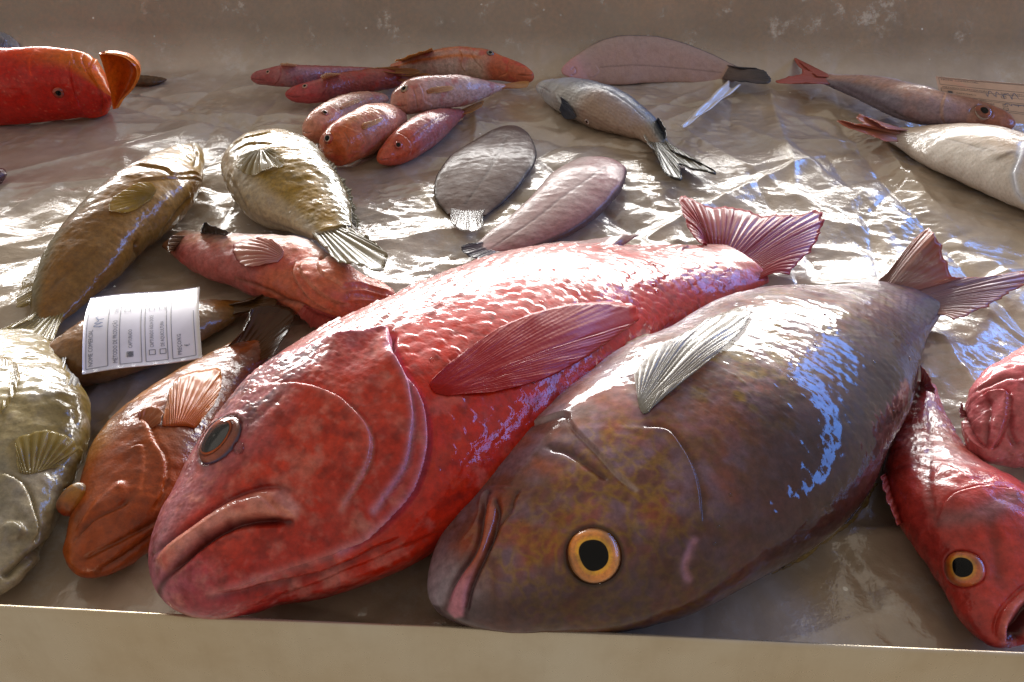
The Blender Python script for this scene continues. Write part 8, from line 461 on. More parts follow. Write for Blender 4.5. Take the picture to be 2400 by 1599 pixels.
 'grey_flatfish': {"body":{"C":[[0.00076,0.95101,0.00524],[0.00063,0.95031,0.00524],[0.00034,0.94869,0.00524],[-8e-05,0.94633,0.00524],[-0.00062,0.94327,0.00524],[-0.00126,0.93958,0.00524],[-0.00198,0.93528,0.00524],[-0.0028,0.93041,0.00524],[-0.00369,0.92501,0.00524],[-0.00467,0.91912,0.00524],[-0.00574,0.91269,0.00527],[-0.00691,0.90571,0.00536],[-0.00821,0.89825,0.00549],[-0.00966,0.89036,0.00567],[-0.01129,0.88214,0.00589],[-0.01317,0.87364,0.00613],[-0.01535,0.86494,0.00639],[-0.01781,0.85615,0.00662],[-0.02048,0.84737,0.00678],[-0.02327,0.8386,0.00688],[-0.02605,0.82989,0.0069],[-0.02869,0.82123,0.00685],[-0.03107,0.81262,0.00671],[-0.03329,0.80409,0.0065],[-0.03541,0.79567,0.00623],[-0.03739,0.78734,0.00589],[-0.03919,0.7791,0.00551],[-0.04078,0.77095,0.00507],[-0.04209,0.76297,0.00455],[-0.04304,0.75514,0.00398],[-0.04368,0.7474,0.00338],[-0.04414,0.73957,0.00285],[-0.04455,0.73164,0.00239],[-0.04507,0.72361,0.002]],"a":[0.00017,0.00375,0.00675,0.00966,0.01258,0.01554,0.01855,0.0216,0.02428,0.02659,0.02909,0.03186,0.03452,0.03707,0.03962,0.04205,0.0441,0.0458,0.04709,0.04782,0.04783,0.04743,0.04708,0.04682,0.04626,0.04509,0.04342,0.04129,0.0389,0.03643,0.03308,0.02845,0.0234,0.01916],"w":[3e-05,0.0006,0.00108,0.00155,0.00201,0.00249,0.00297,0.00346,0.00388,0.00425,0.00465,0.0051,0.00552,0.00593,0.00634,0.00673,0.00706,0.00733,0.00753,0.00765,0.00765,0.00759,0.00748,0.00722,0.00692,0.00652,0.00607,0.00556,0.00504,0.00453,0.0039,0.003,0.00217,0.00153],"flip":-1,"tilt":0,"q":0.75,"floor":0.0005},"feats":{"lat":[[-0.0055,0.9061,0.0104],[-0.009,0.8824,0.0122],[-0.0124,0.8603,0.0136],[-0.0159,0.8408,0.0144],[-0.0197,0.824,0.0144],[-0.0235,0.8089,0.014],[-0.0274,0.7953,0.0132],[-0.0313,0.7829,0.0121],[-0.0353,0.7713,0.0108],[-0.0393,0.7604,0.0093],[-0.0432,0.7501,0.0077],[-0.0472,0.7404,0.006]]},"eyes":[],"fins":{},"tail":[[[-0.0622,0.7427,0.003],[-0.0589,0.7425,0.003],[-0.0556,0.7423,0.003],[-0.0523,0.7421,0.003],[-0.049,0.7419,0.003],[-0.0457,0.7417,0.003],[-0.0424,0.7415,0.003],[-0.0391,0.7412,0.003],[-0.0358,0.741,0.003],[-0.0325,0.7408,0.003],[-0.0292,0.7406,0.003],[-0.0259,0.7404,0.003]],[[-0.0604,0.7092,0.008],[-0.0601,0.7051,0.008],[-0.0599,0.7011,0.008],[-0.0593,0.6972,0.008],[-0.058,0.6939,0.008],[-0.0565,0.6911,0.008],[-0.0548,0.6887,0.008],[-0.0532,0.6865,0.008],[-0.0514,0.6844,0.008],[-0.0497,0.6826,0.008],[-0.0479,0.681,0.008],[-0.046,0.6797,0.008],[-0.0442,0.6787,0.008],[-0.0423,0.6779,0.008],[-0.0405,0.6772,0.008],[-0.0386,0.6767,0.008],[-0.0367,0.6765,0.008],[-0.0348,0.6765,0.008],[-0.033,0.6771,0.008],[-0.0313,0.6785,0.008],[-0.03,0.6811,0.008],[-0.0291,0.6844,0.008],[-0.0284,0.6879,0.008],[-0.028,0.6917,0.008],[-0.028,0.6957,0.008],[-0.0291,0.699,0.008],[-0.0308,0.7014,0.008],[-0.0323,0.7039,0.008]]]},
 'pink_flatfish': {"body":{"C":[[0.10596,0.8447,0.00865],[0.10571,0.84416,0.00865],[0.10513,0.84294,0.00865],[0.10429,0.84115,0.00865],[0.10321,0.83887,0.00865],[0.10192,0.83614,0.00865],[0.10044,0.83299,0.00865],[0.09876,0.82937,0.00869],[0.0969,0.82525,0.00878],[0.09484,0.82063,0.00893],[0.09259,0.81551,0.00914],[0.09014,0.80987,0.0094],[0.08746,0.80371,0.00969],[0.08453,0.79701,0.01],[0.08132,0.78984,0.01027],[0.0778,0.78213,0.01046],[0.07401,0.77373,0.01057],[0.06998,0.76475,0.01061],[0.06572,0.75538,0.01056],[0.06123,0.74587,0.01044],[0.05653,0.73651,0.01024],[0.05163,0.72758,0.00997],[0.04653,0.7194,0.00964],[0.04126,0.7119,0.00924],[0.03581,0.70488,0.00877],[0.0301,0.69824,0.00824],[0.02407,0.69183,0.00767],[0.01767,0.68555,0.00705],[0.01081,0.67941,0.00632],[0.00337,0.67355,0.0055],[-0.00455,0.66789,0.00465],[-0.01274,0.66215,0.00389],[-0.02097,0.65627,0.00323],[-0.02902,0.6502,0.00264]],"a":[0.00019,0.00421,0.00761,0.01102,0.01459,0.01837,0.02232,0.02615,0.02901,0.03083,0.03228,0.03371,0.03516,0.03656,0.03784,0.0388,0.03917,0.03899,0.03852,0.03804,0.03741,0.03668,0.03595,0.03531,0.03452,0.03338,0.03194,0.03029,0.02868,0.02728,0.02489,0.02085,0.01635,0.01273],"w":[6e-05,0.00126,0.00228,0.00331,0.00438,0.00551,0.00669,0.00784,0.0087,0.00925,0.00969,0.01011,0.01055,0.01097,0.01135,0.01164,0.01175,0.0117,0.01156,0.01141,0.01122,0.011,0.01071,0.01021,0.00968,0.00905,0.00837,0.00765,0.00697,0.00636,0.0055,0.00412,0.00284,0.00191],"flip":-1,"tilt":0,"q":0.85,"floor":0.0005},"feats":{"lat":[[0.098,0.797,0.0199],[0.0851,0.7752,0.0219],[0.073,0.758,0.0221],[0.0616,0.7422,0.0217],[0.0507,0.7271,0.0209],[0.0404,0.713,0.0195],[0.0305,0.7003,0.0175],[0.0207,0.6888,0.0154],[0.0108,0.6784,0.0132],[0.0009,0.6687,0.011],[-0.009,0.6603,0.0084],[-0.0186,0.6519,0.0058]]},"eyes":[],"fins":{},"tail":[[[-0.0218,0.6705,0.0038],[-0.0205,0.6687,0.0038],[-0.0192,0.667,0.0038],[-0.0178,0.6652,0.0038],[-0.0165,0.6635,0.0038],[-0.0152,0.6617,0.0038],[-0.0139,0.66,0.0038],[-0.0126,0.6582,0.0038],[-0.0112,0.6564,0.0038],[-0.0099,0.6547,0.0038],[-0.0086,0.6529,0.0038],[-0.0073,0.6512,0.0038]],[[-0.0327,0.6564,0.008],[-0.0347,0.6563,0.008],[-0.0366,0.6564,0.008],[-0.0385,0.6564,0.008],[-0.0404,0.656,0.008],[-0.0422,0.655,0.008],[-0.044,0.6536,0.008],[-0.0456,0.6518,0.008],[-0.0468,0.649,0.008],[-0.0464,0.6454,0.008],[-0.0453,0.6421,0.008],[-0.044,0.6392,0.008],[-0.0425,0.6366,0.008],[-0.0408,0.6344,0.008],[-0.0391,0.6326,0.008],[-0.0373,0.6312,0.008],[-0.0355,0.63,0.008],[-0.0336,0.6291,0.008],[-0.0318,0.6284,0.008],[-0.0299,0.628,0.008],[-0.028,0.6279,0.008],[-0.0262,0.6283,0.008],[-0.0244,0.629,0.008],[-0.0226,0.6299,0.008],[-0.0208,0.6309,0.008],[-0.019,0.632,0.008],[-0.0172,0.633,0.008],[-0.0154,0.6339,0.008]]]},
 'red_rockfish': {"body":{"C":[[0.24165,0.23703,0.01518],[0.24182,0.23737,0.01518],[0.24221,0.23814,0.01518],[0.2428,0.23929,0.01518],[0.24358,0.24079,0.01518],[0.24454,0.24263,0.01518],[0.2457,0.24482,0.01518],[0.24705,0.24735,0.01518],[0.24859,0.25022,0.01518],[0.2503,0.25342,0.01518],[0.25209,0.25686,0.01529],[0.2539,0.26048,0.01554],[0.2557,0.26426,0.01592],[0.2574,0.26815,0.01644],[0.25894,0.27208,0.01708],[0.26024,0.27596,0.01783],[0.26133,0.27963,0.01871],[0.26231,0.2832,0.01959],[0.26317,0.2868,0.02044],[0.26391,0.29064,0.02118],[0.26456,0.29497,0.02175],[0.26513,0.30011,0.02208],[0.26563,0.30647,0.02206],[0.26554,0.31404,0.02161],[0.26497,0.32282,0.02066],[0.26442,0.33288,0.01922],[0.26441,0.34427,0.01735],[0.2656,0.35694,0.01515],[0.26877,0.37094,0.01271],[0.27387,0.38644,0.01024],[0.28042,0.40328,0.00791],[0.2878,0.42108,0.00596],[0.29544,0.43958,0.0044],[0.30267,0.4585,0.00324]],"a":[0.0001,0.00231,0.00421,0.00616,0.00825,0.01056,0.01308,0.01575,0.01805,0.01998,0.02196,0.02407,0.0261,0.0279,0.0296,0.0313,0.03294,0.03445,0.03589,0.03732,0.03874,0.03996,0.04076,0.04139,0.0412,0.0394,0.03637,0.03229,0.02751,0.02249,0.01757,0.01304,0.00919,0.00644],"w":[6e-05,0.00143,0.00261,0.00382,0.00512,0.00655,0.00811,0.00977,0.01119,0.01239,0.01361,0.01492,0.01618,0.0173,0.01835,0.01941,0.02042,0.02136,0.02225,0.02314,0.02402,0.02477,0.02509,0.02474,0.02387,0.02208,0.01969,0.01686,0.01381,0.01084,0.00802,0.00532,0.0033,0.00199],"flip":1,"tilt":0,"q":0.9,"floor":0.0005},"feats":{"mouth":[[0.2429,0.2371,0.017],[0.2428,0.2387,0.0185],[0.2429,0.2404,0.0198],[0.2434,0.2422,0.0211],[0.2441,0.244,0.0223],[0.2451,0.2457,0.0236],[0.2463,0.2474,0.0248],[0.2477,0.2491,0.0258],[0.2495,0.2507,0.0267],[0.2516,0.2523,0.0274],[0.2537,0.2538,0.0281],[0.2558,0.2552,0.0288],[0.258,0.2566,0.0295],[0.2602,0.258,0.0301],[0.2625,0.2594,0.0307],[0.2649,0.2607,0.0312],[0.2674,0.262,0.0316],[0.2699,0.2634,0.0319]],"lip":[[0.2462,0.2369,0.0173],[0.2461,0.2384,0.0191],[0.2463,0.2401,0.0205],[0.2468,0.2418,0.0218],[0.2477,0.2436,0.0231],[0.249,0.2452,0.0243],[0.2506,0.2469,0.0254],[0.2524,0.2486,0.0263],[0.2543,0.2504,0.027],[0.2565,0.252,0.0276],[0.2587,0.2536,0.0282],[0.261,0.2551,0.0288],[0.2633,0.2565,0.0294],[0.2658,0.2577,0.0298],[0.2684,0.2591,0.0301]],"gape":[[0.2473,0.2369,0.0173],[0.2473,0.2387,0.0195],[0.2475,0.2407,0.0212],[0.2484,0.2429,0.0228],[0.25,0.2449,0.0243],[0.252,0.2469,0.0255],[0.2543,0.249,0.0264],[0.2567,0.2512,0.0273],[0.2593,0.2532,0.0281],[0.2622,0.2549,0.0287],[0.2652,0.2565,0.0292],[0.2684,0.2574,0.0292],[0.2694,0.2555,0.028],[0.2694,0.2532,0.0265],[0.269,0.2509,0.025],[0.2684,0.2487,0.0234],[0.2672,0.2464,0.022],[0.2652,0.2442,0.0208],[0.263,0.2422,0.0198],[0.261,0.2405,0.0184],[0.2593,0.2394,0.0164],[0.2584,0.2393,0.0131],[0.2563,0.2392,0.0116],[0.2519,0.2374,0.0135]],"gill":[[0.2341,0.3015,0.038],[0.2356,0.3036,0.0394],[0.2373,0.3058,0.0406],[0.2393,0.308,0.0417],[0.2417,0.3098,0.0426],[0.2443,0.3114,0.0434],[0.247,0.3125,0.0441],[0.2498,0.3133,0.0447],[0.2526,0.3139,0.0451],[0.2554,0.3144,0.0455],[0.2582,0.3149,0.0458],[0.2611,0.3152,0.046],[0.2639,0.3154,0.0461],[0.2667,0.3154,0.0461],[0.2694,0.3152,0.0461],[0.2721,0.315,0.046],[0.2748,0.3146,0.0457],[0.2773,0.3141,0.0455],[0.2796,0.3131,0.0452],[0.2816,0.3119,0.0449],[0.2837,0.3108,0.0445]],"cheek":[[0.2569,0.2928,0.0443],[0.2564,0.2901,0.0431],[0.2559,0.2876,0.0419],[0.2556,0.2851,0.0406],[0.2553,0.2826,0.0394],[0.2553,0.2801,0.0382],[0.2553,0.2777,0.0371],[0.2551,0.2752,0.036],[0.2546,0.2727,0.0348],[0.2539,0.2701,0.0338],[0.2531,0.2676,0.0327],[0.2523,0.265,0.0317]],"shoulder":[[0.255,0.3436,0.0368],[0.256,0.3405,0.038],[0.2569,0.3375,0.0392],[0.2579,0.3345,0.0404],[0.2589,0.3316,0.0415],[0.2599,0.3288,0.0425],[0.2608,0.326,0.0434],[0.2619,0.3234,0.0442],[0.2633,0.3212,0.0449],[0.265,0.3195,0.0453],[0.2672,0.3184,0.0456],[0.2695,0.3175,0.0457]],"ridge":[[0.2907,0.4295,0.0095],[0.2865,0.4196,0.0117],[0.2821,0.4093,0.0143],[0.2771,0.3987,0.0174],[0.2715,0.3881,0.0208],[0.2656,0.3774,0.0245],[0.2598,0.3669,0.0283],[0.2545,0.3571,0.0317],[0.2498,0.3483,0.0343],[0.2458,0.3405,0.0361],[0.2423,0.3333,0.0375],[0.2394,0.3268,0.0383],[0.2372,0.3207,0.0388],[0.2355,0.3153,0.0389],[0.2343,0.3102,0.0387],[0.2334,0.3056,0.038],[0.233,0.3014,0.0371],[0.2332,0.2977,0.0358]],"plate":[[0.2375,0.2986,0.0394],[0.2397,0.2981,0.0405],[0.2419,0.2976,0.0415],[0.2442,0.2973,0.0424],[0.2466,0.2972,0.0432],[0.249,0.2972,0.044],[0.2515,0.2973,0.0446],[0.2541,0.2975,0.0453],[0.2567,0.298,0.0458],[0.2595,0.2988,0.0463],[0.2624,0.2999,0.0467],[0.2655,0.3012,0.047],[0.2687,0.3029,0.047],[0.2721,0.305,0.0469],[0.2759,0.3074,0.0464]]},"eyes":[[[0.2391,0.2737,0.0284],[-0.608,-0.224,0.762],0.00971]],"fins":{"dorsal_fin":[[[0.233,0.3574,0.0147],[0.2307,0.3509,0.0173],[0.2291,0.3454,0.0188],[0.228,0.3409,0.0196],[0.2271,0.3366,0.0202],[0.2263,0.3326,0.0206],[0.2257,0.3289,0.0208],[0.2253,0.3254,0.0207],[0.225,0.322,0.0205],[0.2249,0.319,0.0201],[0.225,0.3164,0.0193],[0.2253,0.3141,0.0182]],[[0.2179,0.3389,0.03],[0.2175,0.3363,0.03],[0.2172,0.3336,0.03],[0.2168,0.331,0.03],[0.2164,0.3284,0.03],[0.2161,0.3258,0.03],[0.2158,0.3233,0.03],[0.2155,0.3208,0.03],[0.2153,0.3183,0.03],[0.2151,0.3159,0.03],[0.215,0.3135,0.03],[0.2148,0.3112,0.03],[0.2147,0.3088,0.03],[0.2146,0.3065,0.03],[0.2144,0.3042,0.03],[0.2143,0.3019,0.03]]],"anal_fin":[[[0.2991,0.4598,0.0039],[0.2994,0.4597,0.0039],[0.2999,0.4595,0.004],[0.3002,0.4594,0.0041],[0.3005,0.4593,0.0041],[0.3004,0.4582,0.0043],[0.2999,0.4565,0.0045],[0.2995,0.4548,0.0047],[0.299,0.4531,0.0049],[0.2986,0.4514,0.0051],[0.2981,0.4498,0.0053],[0.2977,0.4481,0.0055]],[[0.2858,0.4465,0.03],[0.286,0.4446,0.03],[0.2863,0.4428,0.03],[0.2865,0.4409,0.03],[0.2867,0.439,0.03],[0.2867,0.437,0.03],[0.2866,0.4349,0.03],[0.2864,0.4327,0.03],[0.2861,0.4305,0.03],[0.2858,0.4283,0.03],[0.2854,0.4261,0.03],[0.285,0.4239,0.03],[0.2846,0.4217,0.03],[0.2842,0.4195,0.03],[0.2838,0.4174,0.03],[0.2834,0.4152,0.03]]]}},
 'rose_rockfish': {"body":{"C":[[0.29349,0.35962,0.02481],[0.29367,0.35981,0.02481],[0.2941,0.36025,0.02481],[0.29472,0.3609,0.02481],[0.29552,0.36174,0.02481],[0.29649,0.36276,0.02481],[0.29762,0.36396,0.02481],[0.2989,0.36532,0.02481],[0.30031,0.36683,0.02483],[0.30173,0.36831,0.02503],[0.30317,0.3698,0.02539],[0.30465,0.37128,0.02592],[0.30618,0.37276,0.0266],[0.30779,0.37424,0.02745],[0.3095,0.37573,0.02847],[0.31135,0.37725,0.02963],[0.31333,0.37892,0.03076],[0.31545,0.38075,0.03185],[0.31785,0.3828,0.03288],[0.32071,0.38518,0.03382],[0.3243,0.38808,0.03456],[0.32886,0.39161,0.03508],[0.33468,0.3959,0.03535],[0.34199,0.40073,0.0354],[0.35072,0.40619,0.03519],[0.36076,0.41257,0.03465],[0.37188,0.42011,0.03376],[0.38385,0.42914,0.03249],[0.39665,0.44026,0.03064],[0.4106,0.45378,0.02832],[0.42572,0.46936,0.0257],[0.44152,0.48614,0.02322],[0.45786,0.50359,0.02097],[0.47461,0.52111,0.019]],"a":[8e-05,0.00189,0.00341,0.00493,0.00651,0.00817,0.00993,0.0118,0.01351,0.01508,0.01682,0.01876,0.0206,0.02223,0.02383,0.02547,0.02717,0.02888,0.03054,0.03202,0.03326,0.03433,0.03525,0.03597,0.03648,0.03684,0.03727,0.037,0.03555,0.03349,0.02957,0.02335,0.01683,0.01201],"w":[6e-05,0.00141,0.00256,0.0037,0.00488,0.00613,0.00745,0.00885,0.01013,0.01131,0.01262,0.01407,0.01545,0.01668,0.01787,0.01911,0.02038,0.02166,0.0229,0.02401,0.02495,0.02575,0.02624,0.026,0.02557,0.02499,0.02441,0.02336,0.02159,0.01952,0.01633,0.01153,0.00732,0.0045],"flip":1,"tilt":0,"q":0.9,"floor":0.0005},"feats":{"m1":[[0.2934,0.3921,0.0281],[0.2923,0.3883,0.0288],[0.2917,0.3854,0.0286],[0.2915,0.3827,0.0283],[0.2913,0.3801,0.0281],[0.291,0.3773,0.0281],[0.2908,0.3746,0.0281],[0.2908,0.372,0.0281],[0.2911,0.3696,0.0281],[0.2916,0.3674,0.0284],[0.2923,0.3654,0.0287],[0.2932,0.3635,0.0289]],"m2":[[0.2998,0.3956,0.0446],[0.3015,0.3949,0.0468],[0.3032,0.3945,0.0487],[0.305,0.3936,0.0504],[0.3069,0.3925,0.0518],[0.3087,0.3912,0.053],[0.3101,0.389,0.0534],[0.3097,0.3862,0.0521],[0.3089,0.3838,0.0504],[0.3083,0.3814,0.0487],[0.3076,0.3792,0.0468],[0.3067,0.3771,0.045],[0.3057,0.375,0.0431],[0.3046,0.3731,0.0412],[0.3035,0.3713,0.0392],[0.3023,0.3695,0.0373],[0.3008,0.3676,0.0356],[0.2992,0.3656,0.0339],[0.2974,0.3641,0.0322],[0.2956,0.3629,0.0305],[0.2939,0.3619,0.0285]],"m3":[[0.2992,0.4024,0.0427],[0.3007,0.4017,0.0454],[0.3024,0.4015,0.0477],[0.3043,0.4014,0.0498],[0.3064,0.4013,0.0517],[0.3086,0.4013,0.0534],[0.3109,0.4014,0.0548],[0.3134,0.4014,0.0561],[0.3158,0.401,0.0573],[0.3179,0.3997,0.0582],[0.3196,0.3978,0.059],[0.3214,0.3959,0.0595]],"m4":[[0.3017,0.3914,0.0463],[0.3015,0.3887,0.0449],[0.3011,0.3859,0.0438],[0.3006,0.3832,0.0425],[0.2998,0.3807,0.041],[0.2989,0.3785,0.0393],[0.298,0.3763,0.0375],[0.2971,0.3741,0.0358],[0.2961,0.3717,0.0343],[0.2951,0.3692,0.0329],[0.2942,0.3669,0.0314],[0.2934,0.3647,0.0297]],"m5":[[0.3091,0.3774,0.047],[0.3083,0.3753,0.0452],[0.3074,0.3733,0.0433],[0.3067,0.3713,0.0414],[0.3063,0.3692,0.0395],[0.3064,0.367,0.0379],[0.307,0.3648,0.0364],[0.3079,0.3628,0.035],[0.3088,0.361,0.0333]]},"eyes":[],"fins":{"pelvic_fin":[[[0.2973,0.4029,0.0257],[0.297,0.4022,0.0256],[0.2974,0.4008,0.0271],[0.2971,0.4001,0.0273],[0.297,0.3995,0.0272],[0.2968,0.399,0.0271],[0.2967,0.3985,0.027],[0.2965,0.398,0.0269],[0.2964,0.3975,0.0268],[0.2963,0.397,0.0267],[0.2963,0.3966,0.0265],[0.2962,0.3963,0.0263]],[[0.2802,0.3837,0.05],[0.2795,0.3827,0.05],[0.2788,0.3817,0.05],[0.2781,0.3808,0.05],[0.2773,0.3798,0.05],[0.2766,0.3788,0.05],[0.2759,0.3778,0.05],[0.2753,0.3768,0.05],[0.2748,0.3757,0.05],[0.2744,0.3747,0.05],[0.274,0.3737,0.05],[0.2738,0.3727,0.05],[0.2735,0.3717,0.05],[0.2733,0.3707,0.05],[0.2731,0.3697,0.05],[0.2728,0.3687,0.05]]]}},
 'silver_tail': {"body":{"C":[[-0.71953,1.20096,0.02316],[-0.71973,1.20114,0.02316],[-0.72013,1.20149,0.02319],[-0.72065,1.20189,0.02326],[-0.72126,1.2023,0.02339],[-0.72196,1.20273,0.02357],[-0.72273,1.20316,0.02381],[-0.72355,1.20355,0.02411],[-0.72439,1.20387,0.02449],[-0.72529,1.20416,0.02493],[-0.72625,1.20445,0.0254],[-0.72726,1.20471,0.02592],[-0.72829,1.2049,0.02647],[-0.72937,1.20502,0.02705],[-0.7305,1.2051,0.02762],[-0.73166,1.2051,0.02818],[-0.73275,1.20502,0.02872],[-0.73382,1.20492,0.02923],[-0.73493,1.20477,0.02972],[-0.73613,1.20457,0.03019],[-0.73754,1.20433,0.03064],[-0.73922,1.20398,0.03109],[-0.74129,1.20349,0.03157],[-0.74371,1.20281,0.03206],[-0.74639,1.20192,0.03259],[-0.74939,1.20096,0.03308],[-0.75277,1.20007,0.03349],[-0.75642,1.1992,0.03381],[-0.76042,1.19849,0.03399],[-0.76483,1.19782,0.03402],[-0.76979,1.19742,0.03386],[-0.77503,1.19709,0.03361],[-0.78041,1.19684,0.03332],[-0.78579,1.19667,0.03305]],"a":[6e-05,0.00127,0.00231,0.00337,0.00448,0.00569,0.00698,0.00835,0.00952,0.01049,0.0115,0.01264,0.01387,0.0152,0.01664,0.01808,0.01925,0.0202,0.02109,0.02207,0.02302,0.02407,0.02541,0.02706,0.02902,0.03125,0.03397,0.03681,0.03897,0.04036,0.04209,0.04524,0.04957,0.05443],"w":[3e-05,0.00064,0.00116,0.00168,0.00224,0.00284,0.00349,0.00417,0.00476,0.00525,0.00575,0.00632,0.00693,0.0076,0.00832,0.00904,0.00963,0.0101,0.01055,0.01104,0.01151,0.01203,0.01261,0.01304,0.01356,0.01413,0.01483,0.01549,0.01578,0.01568,0.0155,0.0149,0.01437,0.01361],"flip":-1,"tilt":0,"q":1.05,"floor":0.0005},"feats":{},"eyes":[],"fins":{}},
 'dark_tail': {"body":{"C":[[-0.47887,1.12107,0.00416],[-0.47902,1.12103,0.00416],[-0.47936,1.12096,0.00416],[-0.47985,1.12085,0.00416],[-0.48048,1.1207,0.00416],[-0.48125,1.12052,0.00416],[-0.48215,1.1203,0.00416],[-0.48316,1.12004,0.00416],[-0.4843,1.11976,0.00416],[-0.48555,1.11944,0.00416],[-0.48688,1.11903,0.00419],[-0.48828,1.11847,0.00425],[-0.48974,1.1178,0.00436],[-0.49128,1.11703,0.0045],[-0.49292,1.11621,0.00468],[-0.49467,1.11536,0.00487],[-0.49649,1.11447,0.00509],[-0.49842,1.11364,0.00529],[-0.5005,1.11293,0.00547],[-0.50277,1.11236,0.00562],[-0.50525,1.11196,0.00574],[-0.50798,1.11175,0.00583],[-0.51099,1.11175,0.0059],[-0.51431,1.11203,0.00594],[-0.51789,1.11255,0.00597],[-0.52172,1.11326,0.00598],[-0.52579,1.11411,0.00596],[-0.53005,1.11499,0.00591],[-0.53451,1.11589,0.00582],[-0.53924,1.11686,0.00567],[-0.54423,1.11797,0.00547],[-0.54936,1.11904,0.00527],[-0.55455,1.12009,0.00508],[-0.55973,1.12111,0.00491]],"a":[3e-05,0.0006,0.00111,0.00166,0.0023,0.00305,0.00394,0.00493,0.00579,0.00652,0.00724,0.00801,0.00877,0.00945,0.01007,0.01067,0.0112,0.01163,0.01201,0.01233,0.01255,0.01275,0.01306,0.01348,0.01396,0.01444,0.01493,0.01544,0.01588,0.01623,0.01672,0.01756,0.01871,0.01997],"w":[1e-05,0.0003,0.00056,0.00083,0.00115,0.00153,0.00197,0.00246,0.00289,0.00326,0.00362,0.00401,0.00438,0.00472,0.00504,0.00533,0.0056,0.00582,0.006,0.00617,0.00627,0.00637,0.00648,0.0065,0.00652,0.00653,0.00652,0.0065,0.00643,0.00631,0.00616,0.00578,0.00542,0.00499],"flip":-1,"tilt":0,"q":1.05,"floor":0.0005},"feats":{},"eyes":[],"fins":{}},
 'dark_snout': {"body":{"C":[[-0.54306,0.80785,0.00712],[-0.54318,0.80783,0.00712],[-0.54345,0.80778,0.00712],[-0.54384,0.80771,0.00712],[-0.54433,0.80761,0.00712],[-0.5449,0.80749,0.00712],[-0.54554,0.80735,0.00712],[-0.54625,0.80718,0.00712],[-0.54703,0.807,0.00712],[-0.5479,0.8068,0.00712],[-0.5488,0.80648,0.00717],[-0.54973,0.80598,0.00729],[-0.55076,0.80533,0.00748],[-0.55196,0.80456,0.00773],[-0.55345,0.8037,0.00801],[-0.55535,0.80279,0.00833],[-0.55781,0.80171,0.00866],[-0.56089,0.80065,0.00894],[-0.56452,0.79975,0.00913],[-0.5685,0.79903,0.00929],[-0.57259,0.79855,0.00942],[-0.57655,0.79843,0.00957],[-0.58017,0.79887,0.00969],[-0.58392,0.79999,0.00976],[-0.58781,0.80168,0.00979],[-0.59157,0.80381,0.00981],[-0.59488,0.80623,0.00984],[-0.59764,0.80912,0.00974],[-0.59987,0.81295,0.00925],[-0.60129,0.81784,0.00841],[-0.60195,0.82349,0.00737],[-0.60188,0.82927,0.00637],[-0.60162,0.83512,0.00539],[-0.60177,0.84102,0.00439]],"a":[4e-05,0.00096,0.00179,0.00272,0.00383,0.0052,0.00686,0.00874,0.01031,0.01154,0.01266,0.01381,0.01503,0.0162,0.01733,0.01836,0.0192,0.01981,0.02024,0.02051,0.02041,0.02035,0.02085,0.02207,0.02351,0.0244,0.02471,0.02485,0.02555,0.02714,0.02675,0.02212,0.01608,0.01154],"w":[2e-05,0.00048,0.0009,0.00136,0.00192,0.0026,0.00343,0.00437,0.00516,0.00577,0.00633,0.00691,0.00751,0.0081,0.00866,0.00918,0.0096,0.0099,0.01012,0.01025,0.01021,0.01017,0.01035,0.01064,0.01099,0.01103,0.01079,0.01046,0.01035,0.01055,0.00985,0.00728,0.00466,0.00288],"flip":-1,"tilt":0,"q":1.05,"floor":0.0005},"feats":{},"eyes":[],"fins":{}},
 'card_front': [[-0.3001,0.4833,0.062],[-0.23,0.5043,0.058],[-0.2056,0.4265,0.052],[-0.2742,0.4039,0.056]],
 'card_back': [[0.5054,0.9668,0.06],[0.6114,0.9294,0.062],[0.6253,0.906,0.02],[0.5243,0.9576,0.02]],
 'strip': [[0.2009,0.9219,0.01],[0.2196,0.9585,0.01],[0.2523,1.0079,0.01],[0.2873,1.0865,0.01],[0.2942,1.0916,0.01],[0.2869,1.0631,0.01],[0.2919,1.0549,0.01],[0.2912,1.0389,0.01],[0.2577,0.9944,0.01],[0.23,0.9585,0.01]],
}

def head_mask(s, name, w=0.002, lo=0.1, hi=0.6):
    i, d, sd, t = s.dist(name, 0.5); m = np.zeros(len(s.P)); m[i] = sm(-w, w, sd*d)
    m = np.where(s.S < lo, 1, m); return np.where(s.S > hi, 0, m)
